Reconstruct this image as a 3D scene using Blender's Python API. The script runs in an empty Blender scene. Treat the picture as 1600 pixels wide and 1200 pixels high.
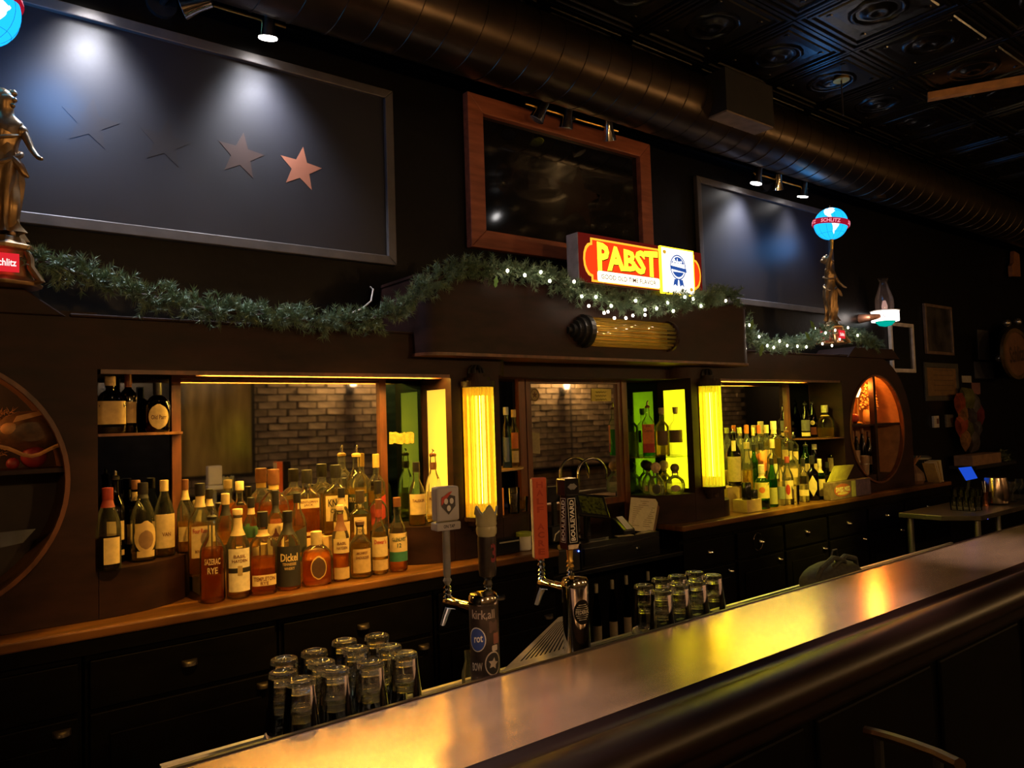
import bpy, math, random
from mathutils import Vector, Matrix
random.seed(7)
PI = math.pi
scene = bpy.context.scene
C = scene.collection

# ------------------------------------------------------------------ camera
CAMZ = 1.67
FPX = 1186.0
RX = (0.79005086, 0.0051688, 0.61301951)      # world X, Y, Z axes seen from the camera (right, down, forward)
RY = (-0.61222397, 0.05827137, 0.78853425)
RZ = (-0.03164571, -0.9982874, 0.04920181)
cam_data = bpy.data.cameras.new('camera')
cam_data.sensor_width = 36.0
cam_data.lens = FPX * 36.0 / 1600.0
cam_data.clip_start = 0.02
cam = bpy.data.objects.new('camera', cam_data)
C.objects.link(cam)
cam.matrix_world = Matrix(((RX[0], -RX[1], -RX[2], 0), (RY[0], -RY[1], -RY[2], 0), (RZ[0], -RZ[1], -RZ[2], CAMZ), (0, 0, 0, 1)))
scene.camera = cam

# ------------------------------------------------------------------ world, exposure
world = bpy.data.worlds.new('night'); scene.world = world
world.use_nodes = True
world.node_tree.nodes['Background'].inputs[0].default_value = (0.25, 0.35, 1.0, 1)
world.node_tree.nodes['Background'].inputs[1].default_value = 0.004
scene.view_settings.view_transform = 'Standard'
scene.view_settings.look = 'None'
scene.view_settings.exposure = 0.35
scene.view_settings.gamma = 1.0
scene.view_settings.use_curve_mapping = False
cy = scene.cycles
cy.use_denoising = True
cy.max_bounces = 10
cy.transparent_max_bounces = 24
cy.transmission_bounces = 8
cy.sample_clamp_indirect = 4.0
cy.caustics_reflective = True
cy.caustics_refractive = True
cy.blur_glossy = 0.5

WARM = (1.0, 0.58, 0.22)
def point_light(name, loc, power, color, radius=0.03, spot=None, target=None, parent=None):
    d = bpy.data.lights.new(name, 'SPOT' if spot else 'POINT')
    d.energy = power; d.color = color; d.shadow_soft_size = radius
    o = bpy.data.objects.new(name, d); C.objects.link(o); o.location = loc
    if spot:
        d.spot_size = math.radians(spot); d.spot_blend = 1.0
        v = Vector(target) - Vector(loc)
        o.rotation_euler = v.to_track_quat('-Z', 'Y').to_euler()
    return o

# ------------------------------------------------------------------ pixel -> point on a real plane
def ray(px, py):
    a, b, c = px - 800.0, py - 600.0, FPX
    return Vector((RX[0]*a+RX[1]*b+RX[2]*c, RY[0]*a+RY[1]*b+RY[2]*c, RZ[0]*a+RZ[1]*b+RZ[2]*c))
def A(px, py, y):
    d = ray(px, py); d *= y / d.y; d.z += CAMZ; return d
def AZ(px, py, z):
    d = ray(px, py); d *= (z - CAMZ) / d.z; d.z += CAMZ; return d
def depth(p):
    return p[0]*RX[2] + p[1]*RY[2] + (p[2]-CAMZ)*RZ[2]

# ------------------------------------------------------------------ materials
MATS = {}
def nodes_of(name):
    m = bpy.data.materials.new(name); m.use_nodes = True
    nt = m.node_tree; nt.nodes.clear()
    out = nt.nodes.new('ShaderNodeOutputMaterial')
    MATS[name] = m
    return m, nt, out
def pm(name, col, rough=0.5, metal=0.0, var=0.25, scale=14.0, bump=0.0, stretch=(1, 1, 1), spec=0.5, coat=0.0, col2=None, rvar=0.0, detail=5.0):
    m, nt, out = nodes_of(name)
    b = nt.nodes.new('ShaderNodeBsdfPrincipled')
    tc = nt.nodes.new('ShaderNodeTexCoord'); mp = nt.nodes.new('ShaderNodeMapping')
    mp.inputs['Scale'].default_value = stretch
    nz = nt.nodes.new('ShaderNodeTexNoise'); nz.inputs['Scale'].default_value = scale; nz.inputs['Detail'].default_value = detail
    nt.links.new(tc.outputs['Object'], mp.inputs[0]); nt.links.new(mp.outputs[0], nz.inputs['Vector'])
    cr = nt.nodes.new('ShaderNodeValToRGB')
    cr.color_ramp.elements[0].position = 0.3; cr.color_ramp.elements[1].position = 0.7
    c2 = col2 or tuple(min(1, c*(1+var)) for c in col)
    c1 = col if col2 else tuple(c*(1-var) for c in col)
    cr.color_ramp.elements[0].color = (*c1, 1); cr.color_ramp.elements[1].color = (*c2, 1)
    nt.links.new(nz.outputs['Fac'], cr.inputs[0]); nt.links.new(cr.outputs[0], b.inputs['Base Color'])
    b.inputs['Roughness'].default_value = rough; b.inputs['Metallic'].default_value = metal
    b.inputs['Specular IOR Level'].default_value = spec
    b.inputs['Coat Weight'].default_value = coat
    if rvar:
        mr = nt.nodes.new('ShaderNodeMapRange')
        mr.inputs['To Min'].default_value = max(0.02, rough-rvar); mr.inputs['To Max'].default_value = rough+rvar
        nt.links.new(nz.outputs['Fac'], mr.inputs['Value']); nt.links.new(mr.outputs[0], b.inputs['Roughness'])
    if bump:
        bp = nt.nodes.new('ShaderNodeBump'); bp.inputs['Strength'].default_value = bump; bp.inputs['Distance'].default_value = 0.004
        nt.links.new(nz.outputs['Fac'], bp.inputs['Height']); nt.links.new(bp.outputs[0], b.inputs['Normal'])
    nt.links.new(b.outputs[0], out.inputs[0])
    return m
def em(name, col, strength):
    m, nt, out = nodes_of(name)
    e = nt.nodes.new('ShaderNodeEmission'); e.inputs[0].default_value = (*col, 1); e.inputs[1].default_value = strength
    nt.links.new(e.outputs[0], out.inputs[0]); return m
def glass(name, tint=(1, 1, 1), ior=1.5, rough=0.02, emit=None, haze=0.0):
    m, nt, out = nodes_of(name)
    t = nt.nodes.new('ShaderNodeBsdfTransparent'); t.inputs[0].default_value = (*tint, 1)
    g = nt.nodes.new('ShaderNodeBsdfGlossy'); g.inputs['Roughness'].default_value = rough
    fr = nt.nodes.new('ShaderNodeFresnel'); fr.inputs[0].default_value = ior
    mx = nt.nodes.new('ShaderNodeMixShader')
    nt.links.new(fr.outputs[0], mx.inputs[0]); nt.links.new(t.outputs[0], mx.inputs[1]); nt.links.new(g.outputs[0], mx.inputs[2])
    last = mx
    if haze:
        tl = nt.nodes.new('ShaderNodeBsdfTranslucent'); tl.inputs[0].default_value = (*[min(1, c*1.05) for c in tint], 1)
        m2 = nt.nodes.new('ShaderNodeMixShader'); m2.inputs[0].default_value = haze
        nt.links.new(mx.outputs[0], m2.inputs[1]); nt.links.new(tl.outputs[0], m2.inputs[2]); last = m2
    if emit:
        e = nt.nodes.new('ShaderNodeEmission'); e.inputs[0].default_value = (*emit[0], 1); e.inputs[1].default_value = emit[1]
        ad = nt.nodes.new('ShaderNodeAddShader'); nt.links.new(mx.outputs[0], ad.inputs[0]); nt.links.new(e.outputs[0], ad.inputs[1]); last = ad
    nt.links.new(last.outputs[0], out.inputs[0]); return m
def liquid(name, col, solid=0.55, ior=1.36, haze=0.20):
    m, nt, out = nodes_of(name)
    p = nt.nodes.new('ShaderNodeBsdfPrincipled'); p.inputs['Base Color'].default_value = (*col, 1)
    p.inputs['Roughness'].default_value = 0.02; p.inputs['Transmission Weight'].default_value = 1.0; p.inputs['IOR'].default_value = ior
    t = nt.nodes.new('ShaderNodeBsdfTransparent'); t.inputs[0].default_value = (*[c**0.8 for c in col], 1)
    mx = nt.nodes.new('ShaderNodeMixShader'); mx.inputs[0].default_value = solid
    nt.links.new(t.outputs[0], mx.inputs[1]); nt.links.new(p.outputs[0], mx.inputs[2])
    tl = nt.nodes.new('ShaderNodeBsdfTranslucent'); tl.inputs[0].default_value = (*[min(1, c*1.15) for c in col], 1)
    m2 = nt.nodes.new('ShaderNodeMixShader'); m2.inputs[0].default_value = haze
    nt.links.new(mx.outputs[0], m2.inputs[1]); nt.links.new(tl.outputs[0], m2.inputs[2]); nt.links.new(m2.outputs[0], out.inputs[0])
    return m
def pane(name, col, emit, trans=0.6):
    m, nt, out = nodes_of(name)
    tr = nt.nodes.new('ShaderNodeBsdfTranslucent'); tr.inputs[0].default_value = (*[c*trans for c in col], 1)
    e = nt.nodes.new('ShaderNodeEmission'); e.inputs[0].default_value = (*col, 1); e.inputs[1].default_value = emit
    ad = nt.nodes.new('ShaderNodeAddShader'); nt.links.new(tr.outputs[0], ad.inputs[0]); nt.links.new(e.outputs[0], ad.inputs[1])
    nt.links.new(ad.outputs[0], out.inputs[0]); return m
_flat = {}
def flat(col, rough=0.6, metal=0.0):
    k = (round(col[0], 3), round(col[1], 3), round(col[2], 3), rough, metal)
    if k not in _flat:
        _flat[k] = pm('paint_%d' % len(_flat), col, rough, metal, var=0.12, scale=60)
    return _flat[k]

AMB = (1.0, 0.64, 0.09)      # amber-yellow light of the first pilaster
YEL = (0.95, 0.88, 0.02)      # greener yellow light of the second pilaster
M_wood = pm('dark_stained_wood', (0.022, 0.0084, 0.0064), 0.48, spec=0.2, var=0.5, scale=5, stretch=(1, 1, 3), bump=0.08, rvar=0.08)
M_wood2 = pm('brown_moulding_wood', (0.12, 0.04, 0.016), 0.38, var=0.45, scale=9, stretch=(3, 3, 0.6))
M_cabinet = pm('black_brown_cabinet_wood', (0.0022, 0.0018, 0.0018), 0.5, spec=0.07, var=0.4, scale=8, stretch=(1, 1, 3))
M_ctop = pm('worn_orange_brown_wood_top', (0.13, 0.052, 0.014), 0.30, var=0.6, scale=6, stretch=(0.7, 5, 1), bump=0.05)
M_black = pm('black_plaster', (0.003, 0.0028, 0.0032), 0.40, spec=0.2, var=0.3, scale=22, bump=0.35)
M_board = pm('chalkboard', (0.0115, 0.0120, 0.0175), 0.42, var=0.18, scale=3.0)
M_alu = pm('board_frame_grey', (0.10, 0.09, 0.088), 0.4, 0.3, var=0.15)
M_cherry = pm('red_pine_frame', (0.34, 0.105, 0.055), 0.4, var=0.35, scale=7, stretch=(0.5, 4, 4))
M_bglass = pm('black_mirror_glass', (0.006, 0.006, 0.008), 0.06, 0.0, var=0.1, spec=0.9)
M_mirror = pm('old_mirror_silver', (0.85, 0.83, 0.76), 0.03, 1.0, var=0.05, scale=2)
M_dmirror = pm('green_tinted_mirror', (0.07, 0.17, 0.13), 0.05, 1.0, var=0.1, scale=2)
M_bmirror = pm('blue_tinted_mirror', (0.045, 0.06, 0.11), 0.06, 1.0, var=0.1, scale=2)
M_brass_top = pm('copper_bar_sheet', (0.66, 0.47, 0.36), 0.22, 0.75, var=0.12, scale=5, stretch=(1, 3, 1), rvar=0.03)
M_railwood = pm('mahogany_rail', (0.010, 0.0036, 0.003), 0.40, spec=0.25, var=0.5, scale=6, stretch=(0.4, 4, 4), bump=0.1)
M_duct = pm('galvanised_duct', (0.085, 0.062, 0.045), 0.32, 0.9, var=0.2, scale=6)
M_tin = pm('black_pressed_tin', (0.006, 0.006, 0.007), 0.24, 0.35, var=0.3, scale=25, bump=0.25)
M_chrome = pm('chrome', (0.78, 0.75, 0.70), 0.09, 1.0, var=0.05)
M_steel = pm('brushed_steel', (0.74, 0.70, 0.62), 0.32, 1.0, var=0.1, scale=40, stretch=(1, 20, 1))
M_dark = pm('matte_black', (0.012, 0.012, 0.012), 0.5, var=0.3)
M_gblack = pm('gloss_black', (0.012, 0.012, 0.013), 0.15, var=0.2)
M_brickA = pm('dusky_brick', (0.52, 0.40, 0.27), 0.85, var=0.45, scale=9, bump=0.5)
def vary(m):
    nt = m.node_tree; b = [n for n in nt.nodes if n.type == 'BSDF_PRINCIPLED'][0]
    src = b.inputs['Base Color'].links[0].from_socket
    oi = nt.nodes.new('ShaderNodeObjectInfo'); hs = nt.nodes.new('ShaderNodeHueSaturation'); mr = nt.nodes.new('ShaderNodeMapRange')
    mr.inputs['To Min'].default_value = 0.55; mr.inputs['To Max'].default_value = 1.25
    nt.links.new(oi.outputs['Random'], mr.inputs['Value']); nt.links.new(mr.outputs[0], hs.inputs['Value']); nt.links.new(src, hs.inputs['Color'])
    nt.links.new(hs.outputs[0], b.inputs['Base Color'])
vary(M_brickA)
M_mortar = pm('mortar', (0.11, 0.09, 0.07), 0.9, var=0.3, scale=30, bump=0.3)
M_floor = pm('dark_floor_boards', (0.02, 0.014, 0.011), 0.5, var=0.4, scale=5, stretch=(0.5, 6, 1))
M_glass = glass('clear_glass', (0.93, 0.95, 0.90), haze=0.025)
M_gglass = glass('green_glass', (0.25, 0.62, 0.22), haze=0.05)
M_dglass = glass('dark_glass', (0.10, 0.075, 0.04))
M_bluglass = glass('blue_glass', (0.25, 0.45, 0.9))
M_pint = liquid('pint_glass_wall', (0.97, 0.98, 0.95), 0.62, 1.5, 0.0)
M_amber = liquid('amber_whiskey', (1.0, 0.66, 0.18))
M_damber = liquid('dark_whiskey', (0.93, 0.42, 0.085))
M_lamber = liquid('pale_whisky', (0.95, 0.70, 0.22))
M_clear = liquid('clear_spirit', (0.93, 0.94, 0.85), 0.4, haze=0.12)
M_black_liq = pm('black_liquid', (0.02, 0.008, 0.006), 0.1)
M_gliq = liquid('green_spirit', (0.10, 0.5, 0.12))
M_cream = pm('cream_paper', (0.62, 0.52, 0.34), 0.7, var=0.08, scale=40)
M_white = pm('white_paper', (0.78, 0.74, 0.66), 0.7, var=0.05, scale=40)
M_ink = pm('black_ink', (0.010, 0.009, 0.008), 0.85, spec=0.1)
M_cork = pm('cork', (0.55, 0.38, 0.20), 0.8, var=0.3, scale=60)
M_gold = pm('gold_foil', (0.75, 0.48, 0.12), 0.3, 0.9)
M_bronze = pm('bronze_statue', (0.42, 0.27, 0.13), 0.33, 0.75, var=0.4, scale=18)
M_card = pm('brown_cardboard', (0.50, 0.33, 0.13), 0.8, var=0.12, scale=30)
M_tube1 = em('fluorescent_tube_amber', (1.0, 0.80, 0.16), 24.0)
M_tube2 = em('fluorescent_tube_yellow', (1.0, 0.97, 0.12), 24.0)
M_tubeA = em('lamp_tube_amber', (1.0, 0.72, 0.12), 12.0)
M_tubeB = em('lamp_tube_yellow', (1.0, 0.92, 0.08), 12.0)
M_pane1 = pane('frosted_pane_amber', AMB, 0.5)
M_pane2 = pane('frosted_pane_yellow', YEL, 0.55)
def rodmat(name, col, ecol, es, hz=0.05):
    m = liquid(name, col, 0.94, 1.5, hz); nt = m.node_tree
    out = [n for n in nt.nodes if n.type == 'OUTPUT_MATERIAL'][0]; src = out.inputs[0].links[0].from_socket
    e = nt.nodes.new('ShaderNodeEmission'); e.inputs[0].default_value = (*ecol, 1); e.inputs[1].default_value = es
    ad = nt.nodes.new('ShaderNodeAddShader'); nt.links.new(src, ad.inputs[0]); nt.links.new(e.outputs[0], ad.inputs[1]); nt.links.new(ad.outputs[0], out.inputs[0])
    return m
M_rod1 = rodmat('amber_glass_rod', (0.98, 0.80, 0.22), (1.0, 0.55, 0.03), 0.14)
M_rod2 = rodmat('yellow_glass_rod', (0.98, 0.95, 0.20), (1.0, 0.85, 0.03), 0.14)
M_rod3 = liquid('unlit_glass_rod', (0.95, 0.88, 0.55), 0.5, 1.5, 0.25)
M_pine = pm('pine_needles', (0.070, 0.140, 0.080), 0.55, var=0.6, scale=30, col2=(0.21, 0.30, 0.18))
M_leaf = pm('holly_leaf_green', (0.10, 0.26, 0.04), 0.45, var=0.3)
M_twig = pm('twig_brown', (0.05, 0.03, 0.015), 0.8)
M_fairy = em('fairy_bulb', (1.0, 0.78, 0.58), 34.0)

# ------------------------------------------------------------------ mesh building
class MB:
    def __init__(s): s.v = []; s.f = []
    def add(s, vs, fs):
        n = len(s.v); s.v += [tuple(v) for v in vs]; s.f += [tuple(i+n for i in f) for f in fs]; return s
    def box(s, x0, x1, y0, y1, z0, z1):
        return s.add([(x0,y0,z0),(x1,y0,z0),(x1,y1,z0),(x0,y1,z0),(x0,y0,z1),(x1,y0,z1),(x1,y1,z1),(x0,y1,z1)],
                     [(0,3,2,1),(4,5,6,7),(0,1,5,4),(1,2,6,5),(2,3,7,6),(3,0,4,7)])
    def rings(s, rs, cap0=True, cap1=True, closed=True):
        n = len(rs[0]); vs = [p for r in rs for p in r]; fs = []
        for i in range(len(rs)-1):
            for j in range(n if closed else n-1):
                k = (j+1) % n
                fs.append((i*n+j, i*n+k, (i+1)*n+k, (i+1)*n+j))
        if cap0: fs.append(tuple(reversed(range(n))))
        if cap1: fs.append(tuple(range((len(rs)-1)*n, len(rs)*n)))
        return s.add(vs, fs)
    def lathe(s, prof, seg=20, c=(0, 0, 0), sec=None, cap0=True, cap1=True):
        rs = []
        for r, z in prof:
            ring = []
            for j in range(seg):
                a = 2*PI*j/seg
                x, y = sec(a) if sec else (math.cos(a), math.sin(a))
                ring.append((c[0]+r*x, c[1]+r*y, c[2]+z))
            rs.append(ring)
        return s.rings(rs, cap0, cap1)
    def tube(s, pts, r, seg=8, caps=True):
        pts = [Vector(p) for p in pts]; rs = []
        rad = r if isinstance(r, (list, tuple)) else [r]*len(pts)
        ref = Vector((0, 0, 1))
        if abs((pts[-1]-pts[0]).normalized().z) > 0.9: ref = Vector((0, 1, 0))
        for i, p in enumerate(pts):
            t = (pts[min(i+1, len(pts)-1)] - pts[max(i-1, 0)]).normalized()
            u = t.cross(ref)
            if u.length < 1e-4: u = t.cross(Vector((1, 0, 0)))
            u.normalize(); w = t.cross(u).normalized()
            rs.append([p + rad[i]*(math.cos(2*PI*j/seg)*u + math.sin(2*PI*j/seg)*w) for j in range(seg)])
        return s.rings(rs, caps, caps)
    def sphere(s, c, r, seg=14, rings=9, sc=(1, 1, 1)):
        rs = []
        for i in range(1, rings):
            t = PI*i/rings
            rs.append([(c[0]+r*sc[0]*math.sin(t)*math.cos(2*PI*j/seg), c[1]+r*sc[1]*math.sin(t)*math.sin(2*PI*j/seg), c[2]-r*sc[2]*math.cos(t)) for j in range(seg)])
        return s.rings(rs)
    def prism(s, poly, y0, y1):              # polygon in (x,z), extruded along y
        n = len(poly)
        vs = [(p[0], y0, p[1]) for p in poly] + [(p[0], y1, p[1]) for p in poly]
        fs = [tuple(range(n)), tuple(reversed(range(n, 2*n)))] + [(j, j+n, (j+1) % n+n, (j+1) % n) for j in range(n)]
        return s.add(vs, fs)
    def prism_z(s, poly, z0, z1):            # polygon in (x,y), extruded along z
        n = len(poly)
        vs = [(p[0], p[1], z0) for p in poly] + [(p[0], p[1], z1) for p in poly]
        fs = [tuple(reversed(range(n))), tuple(range(n, 2*n))] + [(j, (j+1) % n, (j+1) % n+n, j+n) for j in range(n)]
        return s.add(vs, fs)
    def prism_x(s, poly, x0, x1):            # polygon in (y,z), extruded along x
        n = len(poly)
        vs = [(x0, p[0], p[1]) for p in poly] + [(x1, p[0], p[1]) for p in poly]
        fs = [tuple(range(n)), tuple(reversed(range(n, 2*n)))] + [(j, j+n, (j+1) % n+n, (j+1) % n) for j in range(n)]
        return s.add(vs, fs)
    def xf(s, mat):
        s.v = [tuple(mat @ Vector(v)) for v in s.v]; return s
    def mesh(s, name):
        me = bpy.data.meshes.new(name); me.from_pydata(s.v, [], s.f); me.update(); return me
    def build(s, name, m, parent=None, smooth=False, bevel=0.0, loc=None):
        me = s.mesh(name); return link_mesh(name, me, m, parent, smooth, bevel, loc)
def link_mesh(name, me, m, parent=None, smooth=False, bevel=0.0, loc=None):
    o = bpy.data.objects.new(name, me); C.objects.link(o)
    if m and len(me.materials) == 0: me.materials.append(m)
    if smooth:
        for p in me.polygons: p.use_smooth = True
        try: me.set_sharp_from_angle(angle=math.radians(42))
        except Exception: pass
    if bevel:
        b = o.modifiers.new('bevel', 'BEVEL'); b.width = bevel; b.segments = 2; b.limit_method = 'ANGLE'
    if parent: o.parent = parent
    if loc is not None: o.location = loc
    return o
def thing(name, label, cat, loc=(0, 0, 0), rz=0.0, group=None):
    o = bpy.data.objects.new(name, None); C.objects.link(o); o.empty_display_size = 0.05
    o.location = loc; o.rotation_euler = (0, 0, rz)
    return tag(o, label, cat, group)
def tag(o, label, cat, group=None):
    o['label'] = label; o['category'] = cat
    if group: o['group'] = group
    return o
def struct(o, label=None):
    o['kind'] = 'structure'
    if label: o['label'] = label
    return o
def holder(name, loc=(0, 0, 0)):
    o = bpy.data.objects.new(name, None); C.objects.link(o); o.location = loc; o['kind'] = 'structure'; return o
def share(o, parent, loc=(0, 0, 0), rot=(0, 0, 0), sc=(1, 1, 1)):
    c = o.copy(); C.objects.link(c); c.parent = parent; c.location = loc; c.rotation_euler = rot; c.scale = sc; return c

_txt = {}
def text_mesh(t, bold=0.0):
    k = (t, bold)
    if k in _txt: return _txt[k]
    cu = bpy.data.curves.new('lettering', 'FONT'); cu.body = t; cu.align_x = 'CENTER'; cu.resolution_u = 2; cu.offset = bold
    o = bpy.data.objects.new('lettering_tmp', cu); C.objects.link(o)
    dg = bpy.context.evaluated_depsgraph_get()
    me = bpy.data.meshes.new_from_object(o.evaluated_get(dg))
    vs = [v.co.copy() for v in me.vertices]; fs = [tuple(p.vertices) for p in me.polygons]
    bpy.data.objects.remove(o); bpy.data.curves.remove(cu); bpy.data.meshes.remove(me)
    x0 = min(v.x for v in vs); x1 = max(v.x for v in vs); y0 = min(v.y for v in vs); y1 = max(v.y for v in vs)
    vs = [((v.x-x0)/(x1-x0)-0.5, (v.y-y0)/(y1-y0)-0.5) for v in vs]
    _txt[k] = (vs, fs); return _txt[k]
def lettering(t, w, h, mapper, m, parent, bold=0.0, name='lettering'):
    vs, fs = text_mesh(t, bold)
    mb = MB(); mb.add([mapper(u*w, v*h) for u, v in vs], fs)
    return mb.build(name, m, parent)
def star_poly(cx, cz, r, k=0.42, rot=0.0, n=5):
    return [(cx + (r if i % 2 == 0 else r*k)*math.sin(rot+PI*i/n), cz + (r if i % 2 == 0 else r*k)*math.cos(rot+PI*i/n)) for i in range(2*n)]
def rrect(x0, x1, z0, z1, r, n=4):
    out = []
    for cx, cz, a0 in ((x1-r, z0+r, -PI/2), (x1-r, z1-r, 0), (x0+r, z1-r, PI/2), (x0+r, z0+r, PI)):
        for i in range(n+1):
            a = a0 + PI/2*i/n; out.append((cx+r*math.cos(a), cz+r*math.sin(a)))
    return out
def ellipse(cx, cz, rx, rz, n=24):
    return [(cx+rx*math.cos(2*PI*i/n), cz+rz*math.sin(2*PI*i/n)) for i in range(n)]
def ring_poly(mb, inner, outer, y0, y1):         # annulus between two loops of equal length, in (x,z)
    n = len(inner)
    vs = [(p[0], y0, p[1]) for p in inner] + [(p[0], y0, p[1]) for p in outer] + [(p[0], y1, p[1]) for p in inner] + [(p[0], y1, p[1]) for p in outer]
    fs = []
    for j in range(n):
        k = (j+1) % n
        fs += [(j, n+j, n+k, k), (2*n+j, 2*n+k, 3*n+k, 3*n+j), (j, k, 2*n+k, 2*n+j), (n+j, 3*n+j, 3*n+k, n+k)]
    return mb.add(vs, fs)
WB = {}
def wthing(name, label, cat, loc, group=None):          # thing whose parts are given in world coordinates
    o = thing(name, label, cat, loc, 0, group); WB[o.name] = Vector(loc); return o
_lm = link_mesh
def link_mesh(name, me, m, parent=None, smooth=False, bevel=0.0, loc=None):
    o = _lm(name, me, m, parent, smooth, bevel, loc)
    if parent is not None and parent.name in WB:
        o.matrix_parent_inverse = Matrix.Translation(-WB[parent.name])
    return o

# ================================================================== THE ROOM
X0, X1, YB, YW, ZC = -3.0, 11.0, -1.2, 3.30, 3.80
struct(MB().box(X0, X1, YB, YW, -0.1, 0).build('floor', M_floor))
struct(MB().box(X0, X1, YW, YW+0.1, 0, ZC).build('wall_back', M_black))
struct(MB().box(X1, X1+0.1, YB-0.1, YW+0.1, 0, ZC).build('wall_right', M_black))
struct(MB().box(X0-0.1, X0, YB-0.1, YW+0.1, 0, ZC).build('wall_left', M_black))

# pressed tin ceiling, tile by tile
ceil = struct(MB().box(X0, X1, YB, YW, ZC, ZC+0.1).build('ceiling', M_tin))
def tin_tile():
    S = 0.305; mb = MB()
    steps = [(1.0, 0), (0.985, 0.016), (0.93, 0.016), (0.915, 0.004), (0.86, 0.004), (0.845, 0.014), (0.80, 0.014), (0.785, 0.003), (0.72, 0.003), (0.70, 0.010), (0.55, 0.005)]
    rs = [[(-S*k, -S*k, -h), (S*k, -S*k, -h), (S*k, S*k, -h), (-S*k, S*k, -h)] for k, h in steps]
    mb.rings(rs, cap0=False, cap1=False)
    loop = rs[-1]
    n = 16; prof = [(0.50, 0.004), (0.46, 0.012), (0.40, 0.012), (0.36, 0.002), (0.26, 0.004), (0.20, 0.016), (0.12, 0.018), (0.05, 0.008)]
    mb.add(loop, [(0, 1, 2, 3)])
    mb.rings([[(S*k*(1+0.06*math.cos(8*2*PI*j/n*1.0))*math.cos(2*PI*j/n), S*k*math.sin(2*PI*j/n), -h-0.002) for j in range(n)] for k, h in prof], cap0=False)
    for sx in (-1, 1):
        for sy in (-1, 1):
            mb.sphere((sx*S*0.58, sy*S*0.58, -0.006), 0.018, 6, 4, (1, 1, 0.5))
    return mb.mesh('tin_tile')
tt = tin_tile()
first = None
for i in range(23):
    for j in range(8):
        x = X0+0.305+0.61*i; y = YW-0.20-0.61*j
        if y < YB-0.3 or x > X1: continue
        if first is None:
            first = link_mesh('tin_tile', tt, M_tin, ceil, True); first.location = (x, y, ZC-0.001)
        else:
            share(first, ceil, (x, y, ZC-0.001))

# brick wall behind the customers: seen in the mirrors
wf = struct(MB().box(X0, X1, YB-0.1, YB, 0, ZC).build('wall_front', M_mortar))
BW, BH = 0.215, 0.075
bme = MB().box(-BW/2+0.006, BW/2-0.006, -0.02, 0.009, -BH/2+0.006, BH/2-0.006).mesh('brick')
bme.materials.append(M_brickA)
rest = MB(); firstb = None
for r in range(int(ZC/BH)):
    for k in range(int((X1-X0)/BW)):
        x = X0 + BW*(k+0.5+0.5*(r % 2)); z = BH*(r+0.5)
        if x > X1-0.1: continue
        dy = random.uniform(-0.004, 0.004)
        if (2.45 < x < 4.25 and 1.18 < z < 2.24) or (6.15 < x < 8.1 and 1.12 < z < 2.26):
            if firstb is None:
                firstb = link_mesh('brick', bme, None, wf); firstb.location = (x, YB+dy, z)
            else: share(firstb, wf, (x+random.uniform(-.006, .006), YB+dy*1.6, z+random.uniform(-.003, .003)), (0, random.uniform(-0.035, 0.035), random.uniform(-0.02, 0.02)), (random.uniform(.90, 1.02), 1, random.uniform(.86, 1.03)))
        else:
            x0, x1, z0, z1, y1 = x-BW/2+0.006, x+BW/2-0.006, z-BH/2+0.006, z+BH/2-0.006, YB+0.009+dy
            rest.add([(x0, YB, z0), (x1, YB, z0), (x1, YB, z1), (x0, YB, z1), (x0, y1, z0), (x1, y1, z0), (x1, y1, z1), (x0, y1, z1)],
                     [(4, 5, 6, 7), (0, 1, 5, 4), (1, 2, 6, 5), (2, 3, 7, 6), (3, 0, 4, 7)])
ro = rest.build('brick_courses', M_brickA, wf); ro['kind'] = 'stuff'

# wall sconces on the brick wall (the room's own lamps)
M_shade = em('warm_lamp_shade', (1.0, 0.60, 0.30), 5.0)
for i, (x, z, lab) in enumerate([(-1.4, 2.15, 'first from the far left end'), (1.35, 2.15, 'beside the glazed brown hanging'), (3.72, 2.16, 'seen at the top of the first mirror'),
                                 (6.85, 2.13, 'seen at the top of the middle mirror'), (9.3, 2.15, 'beyond the middle mirror')]):
    s = wthing('wall_sconce', 'small warm wall sconce on the brick wall, ' + lab, 'lamp', (x, YB, z), 'sconces along the brick wall')
    MB().box(x-0.04, x+0.04, YB+0.005, YB+0.03, z-0.14, z-0.02).build('back_plate', M_dark, s)
    MB().tube([(x, YB+0.03, z-0.09), (x, YB+0.09, z-0.1), (x, YB+0.12, z-0.06)], 0.008).build('arm', M_dark, s, True)
    MB().lathe([(0.03, -0.05), (0.042, 0.0), (0.035, 0.11), (0.02, 0.12)], 14, (x, YB+0.12, z)).build('shade', M_shade, s, True)
    point_light('sconce_light', (x, YB+0.15, z+0.17), 26.0, WARM, 0.05)
hang = wthing('glazed_hanging', 'brown draped hanging behind glass on the brick wall', 'picture', (2.28, YB, 1.7))
M_cloth = pm('brown_cloth', (0.52, 0.38, 0.13), 0.14, var=0.5, scale=3, stretch=(2.5, 1, 0.5))
MB().box(1.93, 2.63, YB+0.015, YB+0.03, 1.24, 2.25).build('cloth', M_cloth, hang)
mb = MB()
for a in ((1.90, 1.93, 1.21, 2.28), (2.63, 2.66, 1.21, 2.28), (1.93, 2.63, 1.21, 1.24), (1.93, 2.63, 2.25, 2.28)): mb.box(a[0], a[1], YB+0.01, YB+0.045, a[2], a[3])
mb.build('frame', M_dark, hang)
dr = wthing('drink_rail', 'wooden drink rail running along the brick wall', 'shelf', (4, YB, 1.0))
MB().box(-1, 10.5, YB+0.01, YB+0.24, 1.02, 1.06).build('top', M_railwood, dr)
for k in range(12):
    x = -0.6+k*0.95; MB().prism_x([(YB+0.01, 1.02), (YB+0.2, 1.02), (YB+0.01, 0.82)], x-0.015, x+0.015).build('bracket', M_dark, dr)
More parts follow.
